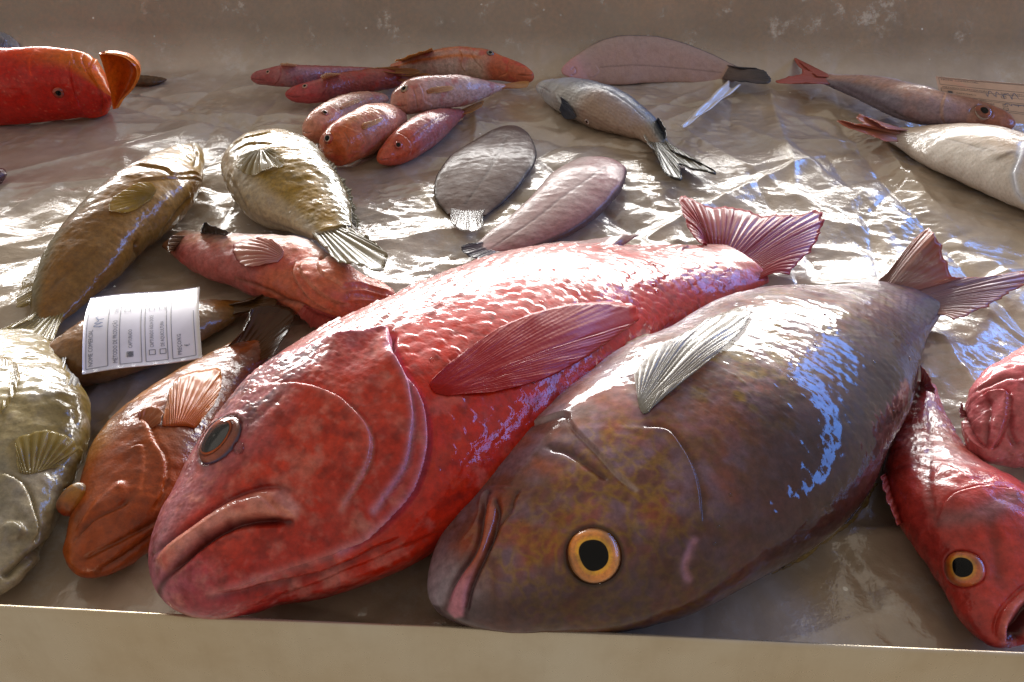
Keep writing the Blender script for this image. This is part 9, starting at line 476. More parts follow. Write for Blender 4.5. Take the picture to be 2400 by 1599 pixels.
# ---- the big red snapper in front
def red_snapper():
    d = DATA['red_snapper']; s = Sculpt(d, 740, 350); P = s.P
    head = head_mask(s, 'operc', 0.0015, 0.12, 0.62)
    body = (1-head)*sm(0.22, 0.30, s.S)
    e = s.scales(0.0105, 0.0094, 0.0013, body*sm(0.98, 0.9, s.S)*(0.55+0.45*sm(0.1, 0.45, s.c))); bedge = e.copy(); rid = s.rid
    e2 = s.scales(0.0058, 0.0054, 0.0009, head*sm(0.10, 0.16, s.S)*sm(-0.05, 0.3, s.c+0.25*fbm(P, 25, 2, 4))*sm(0.4, 0.34, s.S)*(0.5+0.5*sm(-0.3, 0.2, fbm(P, 40, 2, 3))))
    s.step('operc', 0.0085, 0.022, 0.0026); s.step('operin', 0.0030, 0.010, 0.0018); s.step('preop', 0.0032, 0.016, 0.0018); s.groove('preop2', 0.0008, 0.0016)
    s.groove('maxtop', 0.0024, 0.0016); i_m, m_m = s.region('maxilla', 0.0044, 0.006); s.groove('maxfold', 0.0011, 0.0012)
    s.groove('cleft', 0.0070, 0.0022); s.groove('jawmid', 0.0007, 0.004); s.step('jawfold', 0.0018, 0.010, 0.002); s.groove('throat', 0.0030, 0.0022); s.groove('throat2', 0.0030, 0.003)
    s.groove('browline', 0.001, 0.0025); de = s.eye_socket(0, 0.10, 0.07)
    s.D += 0.0009*fbm(P, 28, 3, 1)+head*(0.0004*fbm(P, 90, 2, 2)+0.00022*(1-np.abs(fbm(P, 240, 2, 8))*2.5)+0.0007*np.minimum(0, fbm(P, 55, 2, 9)+0.25))
    deep, rosy, pink, white = lin(184, 34, 8), lin(156, 48, 30), lin(174, 78, 66), lin(206, 150, 132)
    orange, mauve, grey, pale = lin(176, 50, 18), lin(166, 106, 116), lin(92, 82, 94), lin(210, 136, 116)
    n1, n2, n3 = fbm(P, 22, 3, 5), fbm(P, 60, 3, 6), fbm(P, 140, 3, 7)
    up = s.c+0.35*n1
    c = mixc(deep, rosy, sm(-0.1, 0.6, up)); c = mixc(c, orange, 0.5*sm(0.05, 0.5, n2)*sm(0.5, 0.3, s.S))
    c = mixc(c, pink, 0.55*sm(0.62, 0.95, s.S)); c = mixc(c, lin(150, 70, 48), 0.4*sm(0.15, 0.5, n3+0.3*n1)*sm(-0.2, 0.3, s.c))
    c = mixc(c, lin(120, 44, 26), 0.6*sm(0.05, 0.7, np.abs(rid))*body*sm(-0.1, 0.3, s.c)); c = mixc(c, lin(92, 16, 12), 0.5*sm(0.55, 0.9, bedge)*body); c = mixc(c, white, bedge*0.5*sm(-0.1, 0.35, up)*sm(0.95, 0.7, s.S)*sm(-0.35, 0.15, n2))
    hc = mixc(lin(188, 54, 32), mauve, 0.9*sm(-0.1, 0.5, up+0.2*n2)); hc = mixc(hc, lin(198, 92, 76), 0.5*sm(0.1, 0.5, n2)); hc = mixc(hc, lin(150, 40, 40), 0.4*sm(0.1, 0.5, n1))
    hc = mixc(hc, grey, 0.85*sm(-0.15, 0.35, n2+0.6*n3)*sm(0.0, 0.35, s.c+0.2*n1)*sm(0.11, 0.17, s.S)*sm(0.36, 0.28, s.S)); hc = mixc(hc, lin(205, 120, 104), 0.45*sm(0.15, 0.5, fbm(P, 170, 3, 31)))
    hc = mixc(hc, lin(206, 150, 140), e2*0.5); hc = mixc(hc, lin(160, 92, 112), 0.7*sm(0.05, 0.008, s.S))
    hc = mixc(hc, lin(150, 30, 26), 0.6*sm(-0.4, -0.9, s.c))
    hc = mixc(hc, lin(206, 140, 126), 0.25*sm(0.2, 0.5, fbm(P, 80, 4, 21))*sm(0.3, 0.0, s.c)); hc = mixc(hc, lin(120, 30, 28), 0.5*sm(0.1, 0.4, fbm(P, 110, 3, 22)))
    mx = np.zeros(len(P)); mx[i_m] = m_m; hc = mixc(hc, mixc(pale, lin(186, 70, 58), sm(-0.1, 0.4, n2)), mx*0.85)
    c = mixc(c, hc, head); c = mixc(c, lin(216, 150, 132), 0.3*sm(0.05, 0.45, fbm(P, 75, 5, 41)+0.5*fbm(P, 20, 2, 43))*sm(0.5, 0.1, s.S)); c = mixc(c, lin(104, 20, 12), 0.45*sm(0.12, 0.34, fbm(P, 85, 4, 42)))
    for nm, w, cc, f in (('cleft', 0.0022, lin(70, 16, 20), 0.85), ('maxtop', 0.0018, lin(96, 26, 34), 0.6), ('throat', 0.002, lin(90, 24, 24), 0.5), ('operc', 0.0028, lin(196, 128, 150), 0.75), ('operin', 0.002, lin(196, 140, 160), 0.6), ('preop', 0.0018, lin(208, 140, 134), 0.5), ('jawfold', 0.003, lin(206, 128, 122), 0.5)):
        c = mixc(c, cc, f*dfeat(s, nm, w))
    c = mixc(c, lin(70, 30, 36), 0.7*np.exp(-((de-1.05)/0.1)**2))
    root, org = finish_fish('red_snapper', 'big whole red fish with pale lips lying across the front of the counter', 'fish', s, c, 'fish_red', root_name='red_fish')
    x, n, r = d['eyes'][0]
    add_eye(root, org, x, n, r, lin(150, 62, 22), lin(200, 88, 20), pupil=0.66, bulge=0.34, cloudy=True, rim=lin(60, 50, 90))
    rnd = np.random.RandomState(3); add_drops(root, org, s, [(rnd.uniform(0.12, 0.8), rnd.uniform(0.3, 2.6)) for _ in range(26)], 0.0006, 0.0018, 3); add_drops(root, org, s, [(0.12, 1.45)], 0.003, 0.0032)
    f = d['fins']['pectoral_fin']; add_fin(root, org, 'pectoral_fin', f[0], f[1], lin(160, 16, 8), lin(160, 30, 14), skin=(s.finish(), s.Nf), lift=0.0012, rays=34, bulge=0.0, relief=0.00010, ragged=0.01, thick=0.0005, ray_c=lin(166, 26, 12), mat='fin_soft')
    f = d['fins']['dorsal_fin']; add_fin(root, org, 'dorsal_fin', f[0], f[1], lin(150, 60, 50), lin(120, 70, 60), rays=12, ragged=0.05)
    f = d['tail']; add_fin(root, org, 'tail_fin', f[0], f[1], lin(150, 48, 48), lin(160, 20, 18), rays=44, relief=0.0007, bulge=0.005, ragged=0.05, ray_c=lin(176, 66, 70), thick=0.0008)
red_snapper()
# ---- the grey bream in front
def grey_bream():
    d = DATA['grey_bream']; s = Sculpt(d, 740, 350); P = s.P; dv = -s.c
    head = head_mask(s, 'opA', 0.003, 0.14, 0.55); body = (1-head)*sm(0.25, 0.34, s.S)
    e = s.scales(0.0066, 0.0060, 0.00022, body*sm(0.99, 0.93, s.S)+0.35*head*sm(0.16, 0.24, s.S)); rid = s.rid
    s.groove('lipA', 0.0034, 0.0016); i_l, m_l = s.region('lipband', 0.0016, 0.004); s.groove('lipB', 0.0030, 0.0014); s.groove('lipC', 0.0016, 0.0012); s.ridge('lipR', 0.0010, 0.0012)
    s.step('preA', 0.0018, 0.010, 0.002, -1); s.groove('preB', 0.0022, 0.0022); s.step('opA', 0.0022, 0.012, 0.0022); s.groove('opB', 0.0014, 0.0022); s.groove('opC', 0.001, 0.002)
    s.groove('nape', 0.0008, 0.003); de = s.eye_socket(0, 0.10, 0.08); s.D += 0.0011*fbm(P, 22, 3, 1)+0.00025*fbm(P, 120, 2, 2)
    n1, n2, n3 = fbm(P, 18, 3, 5), fbm(P, 70, 3, 6), fbm(P, 160, 3, 7)
    brown, olive, mauve, silver = lin(104, 58, 38), lin(120, 92, 4), lin(106, 72, 76), lin(164, 154, 158)
    dark, orange = lin(54, 32, 24), lin(146, 62, 28)
    c = mixc(brown, mauve, sm(-0.25, 0.35, n2+0.4*n3)); c = mixc(c, olive, 0.75*sm(0.05, 0.4, fbm(P, 85, 3, 9)+0.3*n1)*sm(0.85, 0.2, np.abs(dv-0.05)))
    c = mixc(c, orange, 0.4*sm(0.0, 0.5, fbm(P, 55, 3, 10)))
    c = mixc(c, dark, 0.9*sm(0.15, 0.7, dv+0.2*n1)); c = mixc(c, silver, 0.8*sm(0.5, 0.9, -dv+0.18*n1)); c = mixc(c, lin(112, 102, 110), 0.5*sm(0.7, 0.98, s.S))
    c = mixc(c, lin(64, 40, 30), 0.7*e); c = c*(1+0.18*rid[:, None]*body[:, None])
    worm = np.exp(-(fbm(P, 135, 2, 12)/0.17)**2); hc = mixc(lin(112, 68, 58), lin(120, 90, 100), sm(-0.3, 0.3, n2)); hc = mixc(hc, lin(158, 74, 36), 0.6*sm(-0.1, 0.4, fbm(P, 40, 3, 14)))
    face = sm(0.02, 0.07, s.S)*sm(0.36, 0.2, s.S); hc = mixc(hc, lin(160, 124, 4), worm*0.45*face*sm(-0.45, 0.0, dv)*sm(-0.3, 0.3, n1+0.2))
    hc = mixc(hc, lin(146, 124, 128), 0.6*sm(0.45, 0.9, -dv+0.15*n1)); hc = mixc(hc, lin(150, 138, 148), 0.75*sm(0.05, 0.01, s.S+0.02*n2)); hc = mixc(hc, dark, 0.75*sm(0.45, 0.9, dv))
    ml = np.zeros(len(P)); ml[i_l] = m_l; hc = mixc(hc, mixc(lin(176, 90, 62), lin(186, 116, 132), sm(0.05, 0.02, s.S)), ml*0.9)
    c = mixc(c, hc, sm(0.40, 0.22, s.S+0.05*n1))
    for nm, w, cc, f in (('lipA', 0.0018, lin(84, 50, 50), 0.7), ('lipB', 0.0016, lin(64, 36, 40), 0.8), ('lipC', 0.0014, lin(70, 44, 44), 0.6), ('preB', 0.002, lin(76, 48, 40), 0.6), ('preA', 0.0012, lin(176, 160, 160), 0.5), ('opA', 0.0018, lin(70, 46, 42), 0.55), ('opC', 0.002, lin(170, 120, 140), 0.6)):
        c = mixc(c, cc, f*dfeat(s, nm, w))
    c = mixc(c, lin(46, 32, 26), 0.8*np.exp(-((de-1.08)/0.1)**2))
    root, org = finish_fish('grey_bream', 'big whole brown grey fish with round yellow eye and silver belly in front', 'fish', s, c, 'fish_smooth', root_name='grey_fish')
    x, n, r = d['eyes'][0]; add_eye(root, org, x, n, r, lin(222, 140, 52), lin(252, 186, 10), pupil=0.55, bulge=0.3, rim=lin(120, 80, 50))
    rnd = np.random.RandomState(5); add_drops(root, org, s, [(rnd.uniform(0.1, 0.8), rnd.uniform(0.5, 2.8)) for _ in range(22)], 0.0005, 0.0015, 5)
    f = d['fins']['pectoral_fin']; add_fin(root, org, 'pectoral_fin', f[0], f[1], lin(96, 80, 30), lin(140, 128, 110), skin=(s.finish(), s.Nf), lift=0.002, rays=20, mat='fin_clear', bulge=0.0, relief=0.0004, ragged=0.01, ray_c=lin(200, 194, 184), thick=0.0007)
    f = d['fins']['pelvic_fin']; add_fin(root, org, 'pelvic_fin', f[0], f[1], lin(180, 165, 150), lin(200, 185, 165), rays=8)
    f = d['fins']['dorsal_fin']; add_fin(root, org, 'dorsal_fin', f[0], f[1], lin(60, 44, 26), lin(150, 116, 30), rays=20)
    f = d['tail']; add_fin(root, org, 'tail_fin', f[0], f[1], lin(132, 104, 104), lin(146, 66, 36), rays=44, relief=0.0004, bulge=0.002, ragged=0.08, ray_c=lin(150, 112, 104), edge_c=lin(160, 66, 24), thick=0.0009)
grey_bream()
# ---- everything else shares one builder
def simple(key, name, label, back, side, belly, dors=1, nr=210, ns=110, mat='fish', group=None, head_s=0.26, head_c=None, blotch=None, blotch_f=25, blotch_amt=0.5, blotch_th=0.05,
           scales=None, steps=(), grooves=(), ridges=(), regions=(), eye=None, fins=None, tail=None, lumps=0.0012, extra=None, seed=0, cat='fish', lens=1.0, edge_dark=0.3, sockets=True):
    d = DATA[key]; s = Sculpt(d, nr, ns); P = s.P; dv = s.c*dors; Ln = s.L[-1]
    n1, n2 = fbm(P, 5/Ln*2, 3, seed+1), fbm(P, 14/Ln*2, 3, seed+2)
    e = np.zeros(len(P))
    if scales: e = s.scales(scales[0], scales[0]*0.92, scales[1], sm(head_s, head_s+0.06, s.S)*sm(0.99, 0.92, s.S))
    for nm, h, fall in steps: s.step(nm, h, fall, 0.0014)
    for nm, dep, w in grooves: s.groove(nm, dep, w)
    for nm, h, w in ridges: s.ridge(nm, h, w)
    for nm, h, w in regions: s.region(nm, h, w)
    if eye and sockets:
        for k in range(len(d['eyes'])): s.eye_socket(k, 0.08, 0.08)
    s.D += lumps*n1+lumps*0.4*n2
    v = dv+0.25*n1
    c = mixc(side, back, sm(0.15, 0.8, v)); c = mixc(c, belly, sm(-0.1, -0.75, v))
    if head_c is not None: c = mixc(c, head_c, 0.85*sm(head_s+0.05, head_s-0.08, s.S+0.05*n1))
    if blotch is not None: c = mixc(c, blotch, blotch_amt*sm(blotch_th, blotch_th+0.3, fbm(P, blotch_f, 3, seed+5)))
    c = mixc(c, np.array(back)*0.5, edge_dark*e)
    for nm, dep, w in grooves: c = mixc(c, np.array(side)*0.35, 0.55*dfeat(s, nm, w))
    for nm, h, w in steps: c = mixc(c, np.clip(np.array(side)*1.25, 0, 1), 0.45*dfeat(s, nm, 0.0013))
    if extra: c = extra(s, c, dv, n1, n2)
    root, org = finish_fish(key, label, cat, s, c, mat, group, root_name=name)
    if eye:
        for (x, n, r) in d['eyes']: add_eye(root, org, x, n, r, **eye)
    for nm, kw in (fins or {}).items():
        f = d['fins'][nm]; kw = dict(kw)
        if nm == 'pectoral_fin' or (nm == 'pelvic_fin' and key == 'pink_scorpionfish'): kw.setdefault('skin', (s.finish(), s.Nf)); kw.setdefault('lift', 0.0025)
        add_fin(root, org, nm, f[0], f[1], **kw)
    if tail and 'tail' in d: add_fin(root, org, 'tail_fin', d['tail'][0], d['tail'][1], **tail)
    return root, org, s
yfin = dict(c_base=lin(120, 92, 24), c_edge=lin(150, 122, 36), rays=16, relief=0.0005, ray_c=lin(186, 168, 110), mat='fin_clear')
# orange brown grouper between the pale fish and the red one
def bulging_eye(root, org, d):
    x, n, r = d['eyes'][0]; x = np.array(x)+np.array([0.0, 0.0, 0.004]); ax = np.array([0.35, 0.62, 0.45]); ax /= np.linalg.norm(ax); a = np.cross(ax, [0, 0, 1]); a /= np.linalg.norm(a); b = np.cross(ax, a)
    u = np.linspace(-1, 1, 24); k = 36; th = np.linspace(0, 2*np.pi, k, endpoint=False); V = []; Cc = []
    for q in u:
        rad = math.sqrt(max(0.0004, 1-abs(q)**2.4))*(0.78-0.12*q); V.append(x+r*(1.15*q*ax+rad*(np.cos(th)[:, None]*a+np.sin(th)[:, None]*b)))
        Cc.append(np.tile(mixc(lin(130, 44, 20), lin(170, 116, 40), np.float64(min(1, max(0, (q+0.9)/1.6)))) if q < 0.72 else lin(176, 150, 120), (k, 1)))
    V = np.concatenate(V); Cc = np.concatenate(Cc); Cc = mixc(Cc, lin(80, 60, 50), 0.5*sm(0.1, 0.4, fbm(V, 130, 2, 3)))
    e = link_mesh('eye', V, grid_faces(24, k), M['fish_slick'], root, Cc, origin=org); e['label'] = 'bulging amber eye'
r_, o_, s_ = simple('brown_grouper', 'brown_fish', 'orange brown fish with bulging amber eye squeezed beside the big red fish', lin(170, 108, 44), lin(152, 72, 20), lin(104, 46, 14), dors=1, nr=300, ns=150, mat='fish', head_s=0.34, head_c=lin(150, 64, 20),
  blotch=lin(98, 42, 24), blotch_f=45, scales=(0.0048, 0.0003), steps=(('gill', 0.0024, 0.010), ('preop', 0.0010, 0.008)), grooves=(('cleft', 0.0022, 0.0012), ('jaw', 0.0022, 0.0016), ('jaw2', 0.0024, 0.002), ('gill2', 0.001, 0.0012)), regions=(('maxilla', 0.0022, 0.004),), sockets=False,
  fins=dict(pectoral_fin=dict(c_base=lin(160, 44, 10), c_edge=lin(186, 104, 12), rays=22, relief=0.0004, bulge=0.001, ray_c=lin(190, 110, 22), thick=0.0005), pelvic_fin=dict(c_base=lin(150, 80, 40), c_edge=lin(170, 100, 60), rays=6)),
  tail=dict(c_base=lin(110, 70, 36), c_edge=lin(70, 46, 30), rays=16, ragged=0.05), seed=3)
bulging_eye(r_, o_, DATA['brown_grouper'])
def pale_extra(s, c, dv, n1, n2):
    c = mixc(c, lin(150, 140, 128), 0.5*sm(0.0, 0.5, n1+0.5*n2)); return c
simple('pale_grouper', 'pale_fish', 'pale olive fish cut off by the left edge with fanned yellow fin', lin(120, 100, 48), lin(154, 136, 92), lin(162, 148, 116), dors=-1, nr=300, ns=150, mat='fish_slick', head_s=0.3, head_c=lin(146, 134, 108), blotch=lin(96, 84, 52), blotch_f=30, blotch_amt=0.4,
  scales=(0.0045, 0.0003), steps=(('gill', 0.0048, 0.014), ('gill2', 0.002, 0.006)), grooves=(('jaw', 0.005, 0.0028),), regions=(('lip', 0.0034, 0.003),), lumps=0.0028, extra=pale_extra, seed=5,
  fins=dict(pectoral_fin=dict(yfin, rays=13), pelvic_fin=dict(c_base=lin(150, 146, 140), c_edge=lin(120, 118, 120), rays=10), anal_fin=dict(yfin, c_base=lin(140, 100, 30), rays=8)))
def olive_extra(s, c, dv, n1, n2):
    c = mixc(c, lin(110, 72, 30), 0.6*sm(0.35, 0.75, s.S)*sm(0.4, -0.3, dv)); c = mixc(c, lin(176, 168, 150), 0.6*sm(0.12, 0.04, s.S+0.04*n2)); return c
simple('olive_grouper', 'olive_fish', 'olive brown fish lying belly up with its closed mouth pointing away', lin(100, 86, 44), lin(134, 88, 20), lin(144, 104, 44), dors=1, nr=300, ns=150, mat='fish_slick', head_s=0.3, head_c=lin(156, 124, 56), blotch=lin(116, 70, 8), blotch_f=20, blotch_amt=0.35,
  scales=(0.0052, 0.0003), steps=(('gill', 0.0024, 0.010), ('gill2', 0.0018, 0.010)), grooves=(('lip1', 0.0014, 0.0012), ('lip2', 0.0012, 0.001), ('lip3', 0.0024, 0.0016), ('bellyl', 0.0018, 0.002), ('belly2', 0.003, 0.003), ('latl', 0.0006, 0.002)), lumps=0.0018, extra=olive_extra, seed=7,
  fins=dict(pectoral_fin=dict(yfin, c_base=lin(116, 84, 14), c_edge=lin(150, 112, 14), ray_c=lin(176, 140, 40), relief=0.0004), anal_fin=dict(yfin, rays=16)), tail=dict(yfin, c_base=lin(140, 124, 90), rays=16))
def spot_extra(s, c, dv, n1, n2):
    q = s.P; k = fbm(q, 150, 1, 3); c = mixc(c, lin(60, 52, 30), 0.6*sm(0.42, 0.55, k)*sm(0.25, 0.4, s.S)*sm(0.75, 0.6, s.S)); c = mixc(c, lin(190, 180, 170), 0.4*sm(0.5, 0.8, s.c)); return c
simple('spotted_grouper', 'spotted_fish', 'olive grey fish with a small fanned yellow fin and spiky tail bent towards us', lin(92, 78, 36), lin(146, 108, 20), lin(156, 126, 60), dors=-1, nr=300, ns=150, mat='fish_slick', head_s=0.2, head_c=lin(120, 112, 92), blotch=lin(90, 80, 50), blotch_f=24, blotch_amt=0.3,
  scales=(0.0055, 0.0005), steps=(('gillt', 0.0016, 0.008), ('gill2', 0.0014, 0.008)), grooves=(('bellyl', 0.0015, 0.003), ('belly2', 0.0015, 0.003)), lumps=0.0018, extra=spot_extra, seed=9,
  fins=dict(pectoral_fin=dict(yfin, c_base=lin(120, 96, 20), relief=0.0014, rays=12, ragged=0.2, ray_c=lin(222, 214, 190)), dorsal_fin=dict(c_base=lin(70, 66, 54), c_edge=lin(110, 100, 60), rays=20, relief=0.0012, ragged=0.15)),
  tail=dict(c_base=lin(150, 140, 112), c_edge=lin(112, 92, 30), rays=14, relief=0.002, ragged=0.25, ray_c=lin(206, 200, 184)))
def scorp_extra(s, c, dv, n1, n2):
    c = mixc(c, lin(206, 182, 168), 0.7*sm(0.1, 0.7, s.c+0.3*n2)*sm(0.12, 0.3, s.S)); c = mixc(c, lin(120, 86, 50), 0.8*sm(0.82, 0.96, s.S)); c = mixc(c, lin(180, 100, 100), 0.3*sm(0.0, 0.5, n2)); return c
simple('pink_scorpionfish', 'pink_fish', 'pale pink fish lying on its back with red gill folds and open mouth', lin(210, 182, 164), lin(206, 150, 126), lin(172, 92, 88), dors=1, nr=320, ns=160, mat='fish_dry', head_s=0.42, head_c=lin(194, 98, 64), blotch=lin(176, 66, 56), blotch_f=42, blotch_amt=0.45, blotch_th=0.1,
  steps=(('g1', 0.0028, 0.010), ('g2', 0.0022, 0.008), ('g3', 0.002, 0.008)), grooves=(('g4', 0.002, 0.0014), ('f1', 0.003, 0.002), ('f2', 0.0016, 0.002)), ridges=(('m1', 0.002, 0.0014), ('m2', 0.002, 0.0014), ('m3', 0.0016, 0.0014)), lumps=0.0022, extra=scorp_extra, seed=11,
  fins=dict(pelvic_fin=dict(c_base=lin(186, 90, 80), c_edge=lin(206, 140, 124), rays=12, relief=0.0009, ray_c=lin(226, 186, 170), edge_c=lin(150, 50, 50)), pectoral_fin=dict(c_base=lin(170, 70, 66), c_edge=lin(190, 100, 90), rays=10), dorsal_fin=dict(c_base=lin(70, 60, 44), c_edge=lin(50, 44, 36), rays=8)),
  tail=dict(c_base=lin(130, 92, 56), c_edge=lin(110, 80, 50), rays=8))
simple('hidden_grouper', 'brown_fish', 'brown fish mostly hidden under the front price card', lin(124, 76, 20), lin(130, 82, 22), lin(124, 92, 56), dors=1, mat='fish_slick', blotch=lin(78, 50, 26), blotch_f=30, seed=13, tail=dict(c_base=lin(104, 70, 34), c_edge=lin(84, 56, 30), rays=12))
# orange fish with gaping mouth at the back left
def orange_extra(s, c, dv, n1, n2):
    c = mixc(c, lin(206, 120, 24), 0.65*sm(0.5, 0.85, s.t)*sm(0.55, 0.1, s.S)); c = mixc(c, lin(206, 110, 80), 0.35*sm(0.5, 0.65, fbm(s.P, 420, 1, 4))); return c
org_root, org_org, _ = simple('orange_grouper', 'orange_fish', 'bright orange red fish with gaping mouth at the back left corner', lin(238, 96, 6), lin(226, 58, 6), lin(176, 24, 8), dors=1, nr=260, ns=130, mat='fish', head_s=0.02, grooves=(('neck', 0.002, 0.002), ('lipb', 0.002, 0.0016), ('brow', 0.001, 0.0014)), steps=(('lipa', 0.002, 0.006), ('gill', 0.001, 0.008)), lumps=0.001, extra=orange_extra, seed=15,
  eye=dict(iris_out=lin(150, 40, 12), iris_in=lin(150, 60, 30), pupil=0.5, bulge=0.3, rim=lin(190, 70, 30)))
def jaw_part():
    """gaping lower jaw: a cup from the hinge line to its rim, hollow side towards the front"""
    d = DATA['orange_jaw']; A, B = np.array(d['hinge']), np.array(d['rim']); n, m = len(A), 26
    u = np.linspace(0, 1, n)[:, None]; t = np.linspace(0, 1, m)[None]
    V = A[:, None]+(B-A)[:, None]*t[..., None]; V[..., 1] += 0.034*np.sin(np.pi*u)**0.7*np.sin(np.pi*np.clip(t*0.93, 0, 1))**0.8
    W = V.copy(); W[..., 1] += 0.004+0.006*np.sin(np.pi*t); W[..., 0] += 0.003*t
    k = n*m; F = grid_faces(n, m, False); ring = np.r_[np.arange(m), np.arange(1, n)*m+m-1, (n-1)*m+np.arange(m-2, -1, -1), np.arange(n-2, 0, -1)*m]
    side = np.stack([ring, np.roll(ring, -1), np.roll(ring, -1)+k, ring+k], 1); P = np.concatenate([V.reshape(-1, 3), W.reshape(-1, 3)])
    T = np.concatenate([np.broadcast_to(t, (n, m)).ravel()]*2)
    c = mixc(lin(196, 84, 12), lin(214, 112, 16), sm(0.5, 1, T)); c = mixc(c, lin(176, 58, 12), 0.5*sm(0, 0.4, fbm(P, 50, 3, 3)))
    link_mesh('lower_jaw', P, [F, F[:, ::-1]+k, side], M['fish_slick'], org_root, c, origin=org_org)
jaw_part()
# red mullets heaped at the back
MG = 'red mullets heaped at the back'
me = dict(iris_out=lin(186, 120, 110), iris_in=lin(206, 170, 150), pupil=0.5, bulge=0.3, rim=lin(170, 60, 40))
mt = dict(c_base=lin(186, 116, 84), c_edge=lin(206, 150, 80), rays=12, relief=0.0003, mat='fin_clear')
mf = dict(c_base=lin(206, 140, 90), c_edge=lin(220, 186, 140), rays=8, relief=0.0003, mat='fin_clear')
def mullet(key, label, back, side, belly, head, dors, seed, **kw):
    d = DATA[key]; fins = {k: dict(mf, thick=0.0005) for k in d['fins']}
    gr = tuple((k, 0.0007, 0.0009) for k in ('mouth', 'gill2', 'lat') if k in d['feats']); st = (('gill', 0.0011, 0.004),)
    return simple(key, 'red_mullet', label, back, side, belly, dors=dors, nr=200, ns=100, mat='fish_dry' if kw.pop('dry', False) else 'fish', head_s=0.27, head_c=head, blotch=kw.pop('blotch', lin(176, 50, 40)), blotch_f=70, blotch_amt=0.45, blotch_th=0.1,
      scales=(0.0042, 0.0006), edge_dark=0.6, steps=st, grooves=gr, eye=kw.pop('eye', me), fins=fins, tail=mt, lumps=0.0007, seed=seed, group=MG, **kw)
mullet('mullet_a', 'slim dusky red mullet at the far left end of the heap, furthest back', lin(170, 96, 80), lin(156, 74, 66), lin(160, 110, 112), lin(156, 74, 76), 1, 21)
mullet('mullet_b', 'dark red mullet with rosy snout, second from the back of the heap', lin(176, 98, 70), lin(150, 60, 46), lin(140, 66, 60), lin(176, 66, 70), 1, 22)
def gurn_extra(s, c, dv, n1, n2):
    c = mixc(c, lin(206, 110, 30), 0.8*np.exp(-((s.t-0.62)/0.12)**2)*sm(0.3, 0.45, s.S)); c = mixc(c, lin(206, 180, 164), 0.6*sm(0.45, 0.1, s.t)*sm(0.3, 0.4, s.S)); return c
simple('gurnard', 'gurnard', 'long orange striped fish with pointed snout facing right at the back', lin(186, 96, 50), lin(190, 112, 72), lin(190, 150, 136), dors=1, nr=240, ns=120, head_s=0.36, head_c=lin(184, 84, 46), blotch=lin(186, 50, 50), blotch_f=60, blotch_amt=0.55, scales=(0.004, 0.0003), steps=(('gill', 0.0014, 0.006), ('snout', 0.0016, 0.006)), grooves=(('mouth', 0.001, 0.001), ('gill2', 0.0008, 0.001)),
  eye=dict(me, iris_out=lin(90, 70, 66), iris_in=lin(190, 180, 170)), fins=dict(dorsal_fin=dict(c_base=lin(196, 130, 60), c_edge=lin(206, 140, 40), rays=14)), tail=mt, lumps=0.0008, extra=gurn_extra, seed=23)
mullet('mullet_c', 'pale pink mullet with blunt face lying on top of the heap', lin(200, 164, 150), lin(196, 150, 136), lin(190, 156, 150), lin(190, 130, 116), 1, 24, eye=dict(me, iris_out=lin(150, 120, 90)))
mullet('mullet_d', 'pinkish mullet with dull sunken eye, leftmost of the three lower ones', lin(206, 166, 138), lin(202, 144, 112), lin(196, 146, 126), lin(196, 124, 98), 1, 25, eye=dict(me, iris_out=lin(150, 80, 56), iris_in=lin(130, 80, 60)))
mullet('mullet_e', 'plump mullet with orange head and red ringed eye in the heap middle', lin(204, 160, 132), lin(198, 126, 84), lin(184, 112, 90), lin(188, 86, 36), 1, 26, eye=dict(me, iris_out=lin(186, 60, 36), iris_in=lin(226, 206, 196)))
mullet('mullet_f', 'rosy mullet with orange snout lying nearest in front of the heap', lin(200, 150, 124), lin(182, 104, 90), lin(164, 92, 90), lin(184, 74, 36), 1, 27, eye=dict(me, iris_out=lin(180, 50, 26), iris_in=lin(150, 60, 40)))
# back right
def sole_extra(s, c, dv, n1, n2):
    c = mixc(c, lin(62, 64, 68), 0.85*sm(0.86, 0.97, s.c+0.02*n2)*sm(0.15, 0.3, s.S)); c = mixc(c, lin(188, 130, 124), 0.6*sm(0.14, 0.06, s.S)); return c
simple('sole', 'sole', 'pinkish grey sole leaning on the back board with dark fin edge', lin(164, 138, 126), lin(166, 134, 122), lin(164, 132, 120), dors=1, nr=240, ns=140, mat='fish_pale', head_s=0.16, head_c=lin(182, 136, 126), blotch=lin(138, 110, 98), blotch_f=60, blotch_amt=0.3, scales=(0.003, 0.00018), steps=(('gill', 0.0008, 0.006),), grooves=(('face', 0.001, 0.0012), ('lat', 0.0003, 0.001)), lumps=0.0008, extra=sole_extra, seed=31,
  tail=dict(c_base=lin(130, 112, 108), c_edge=lin(70, 70, 74), rays=14, relief=0.0005, thick=0.0012))
def sb_extra(s, c, dv, n1, n2):
    st = 0.5+0.5*np.sin(s.Yf*2*np.pi/0.0042); c = mixc(c, c*0.55, st*0.6*sm(0.25, 0.35, s.S)); c = mixc(c, lin(150, 112, 80), 0.65*sm(0.3, -0.3, s.c)*sm(0.4, 0.55, s.S)); c = mixc(c, lin(210, 214, 222), 0.5*sm(0.15, 0.05, s.S)); return c
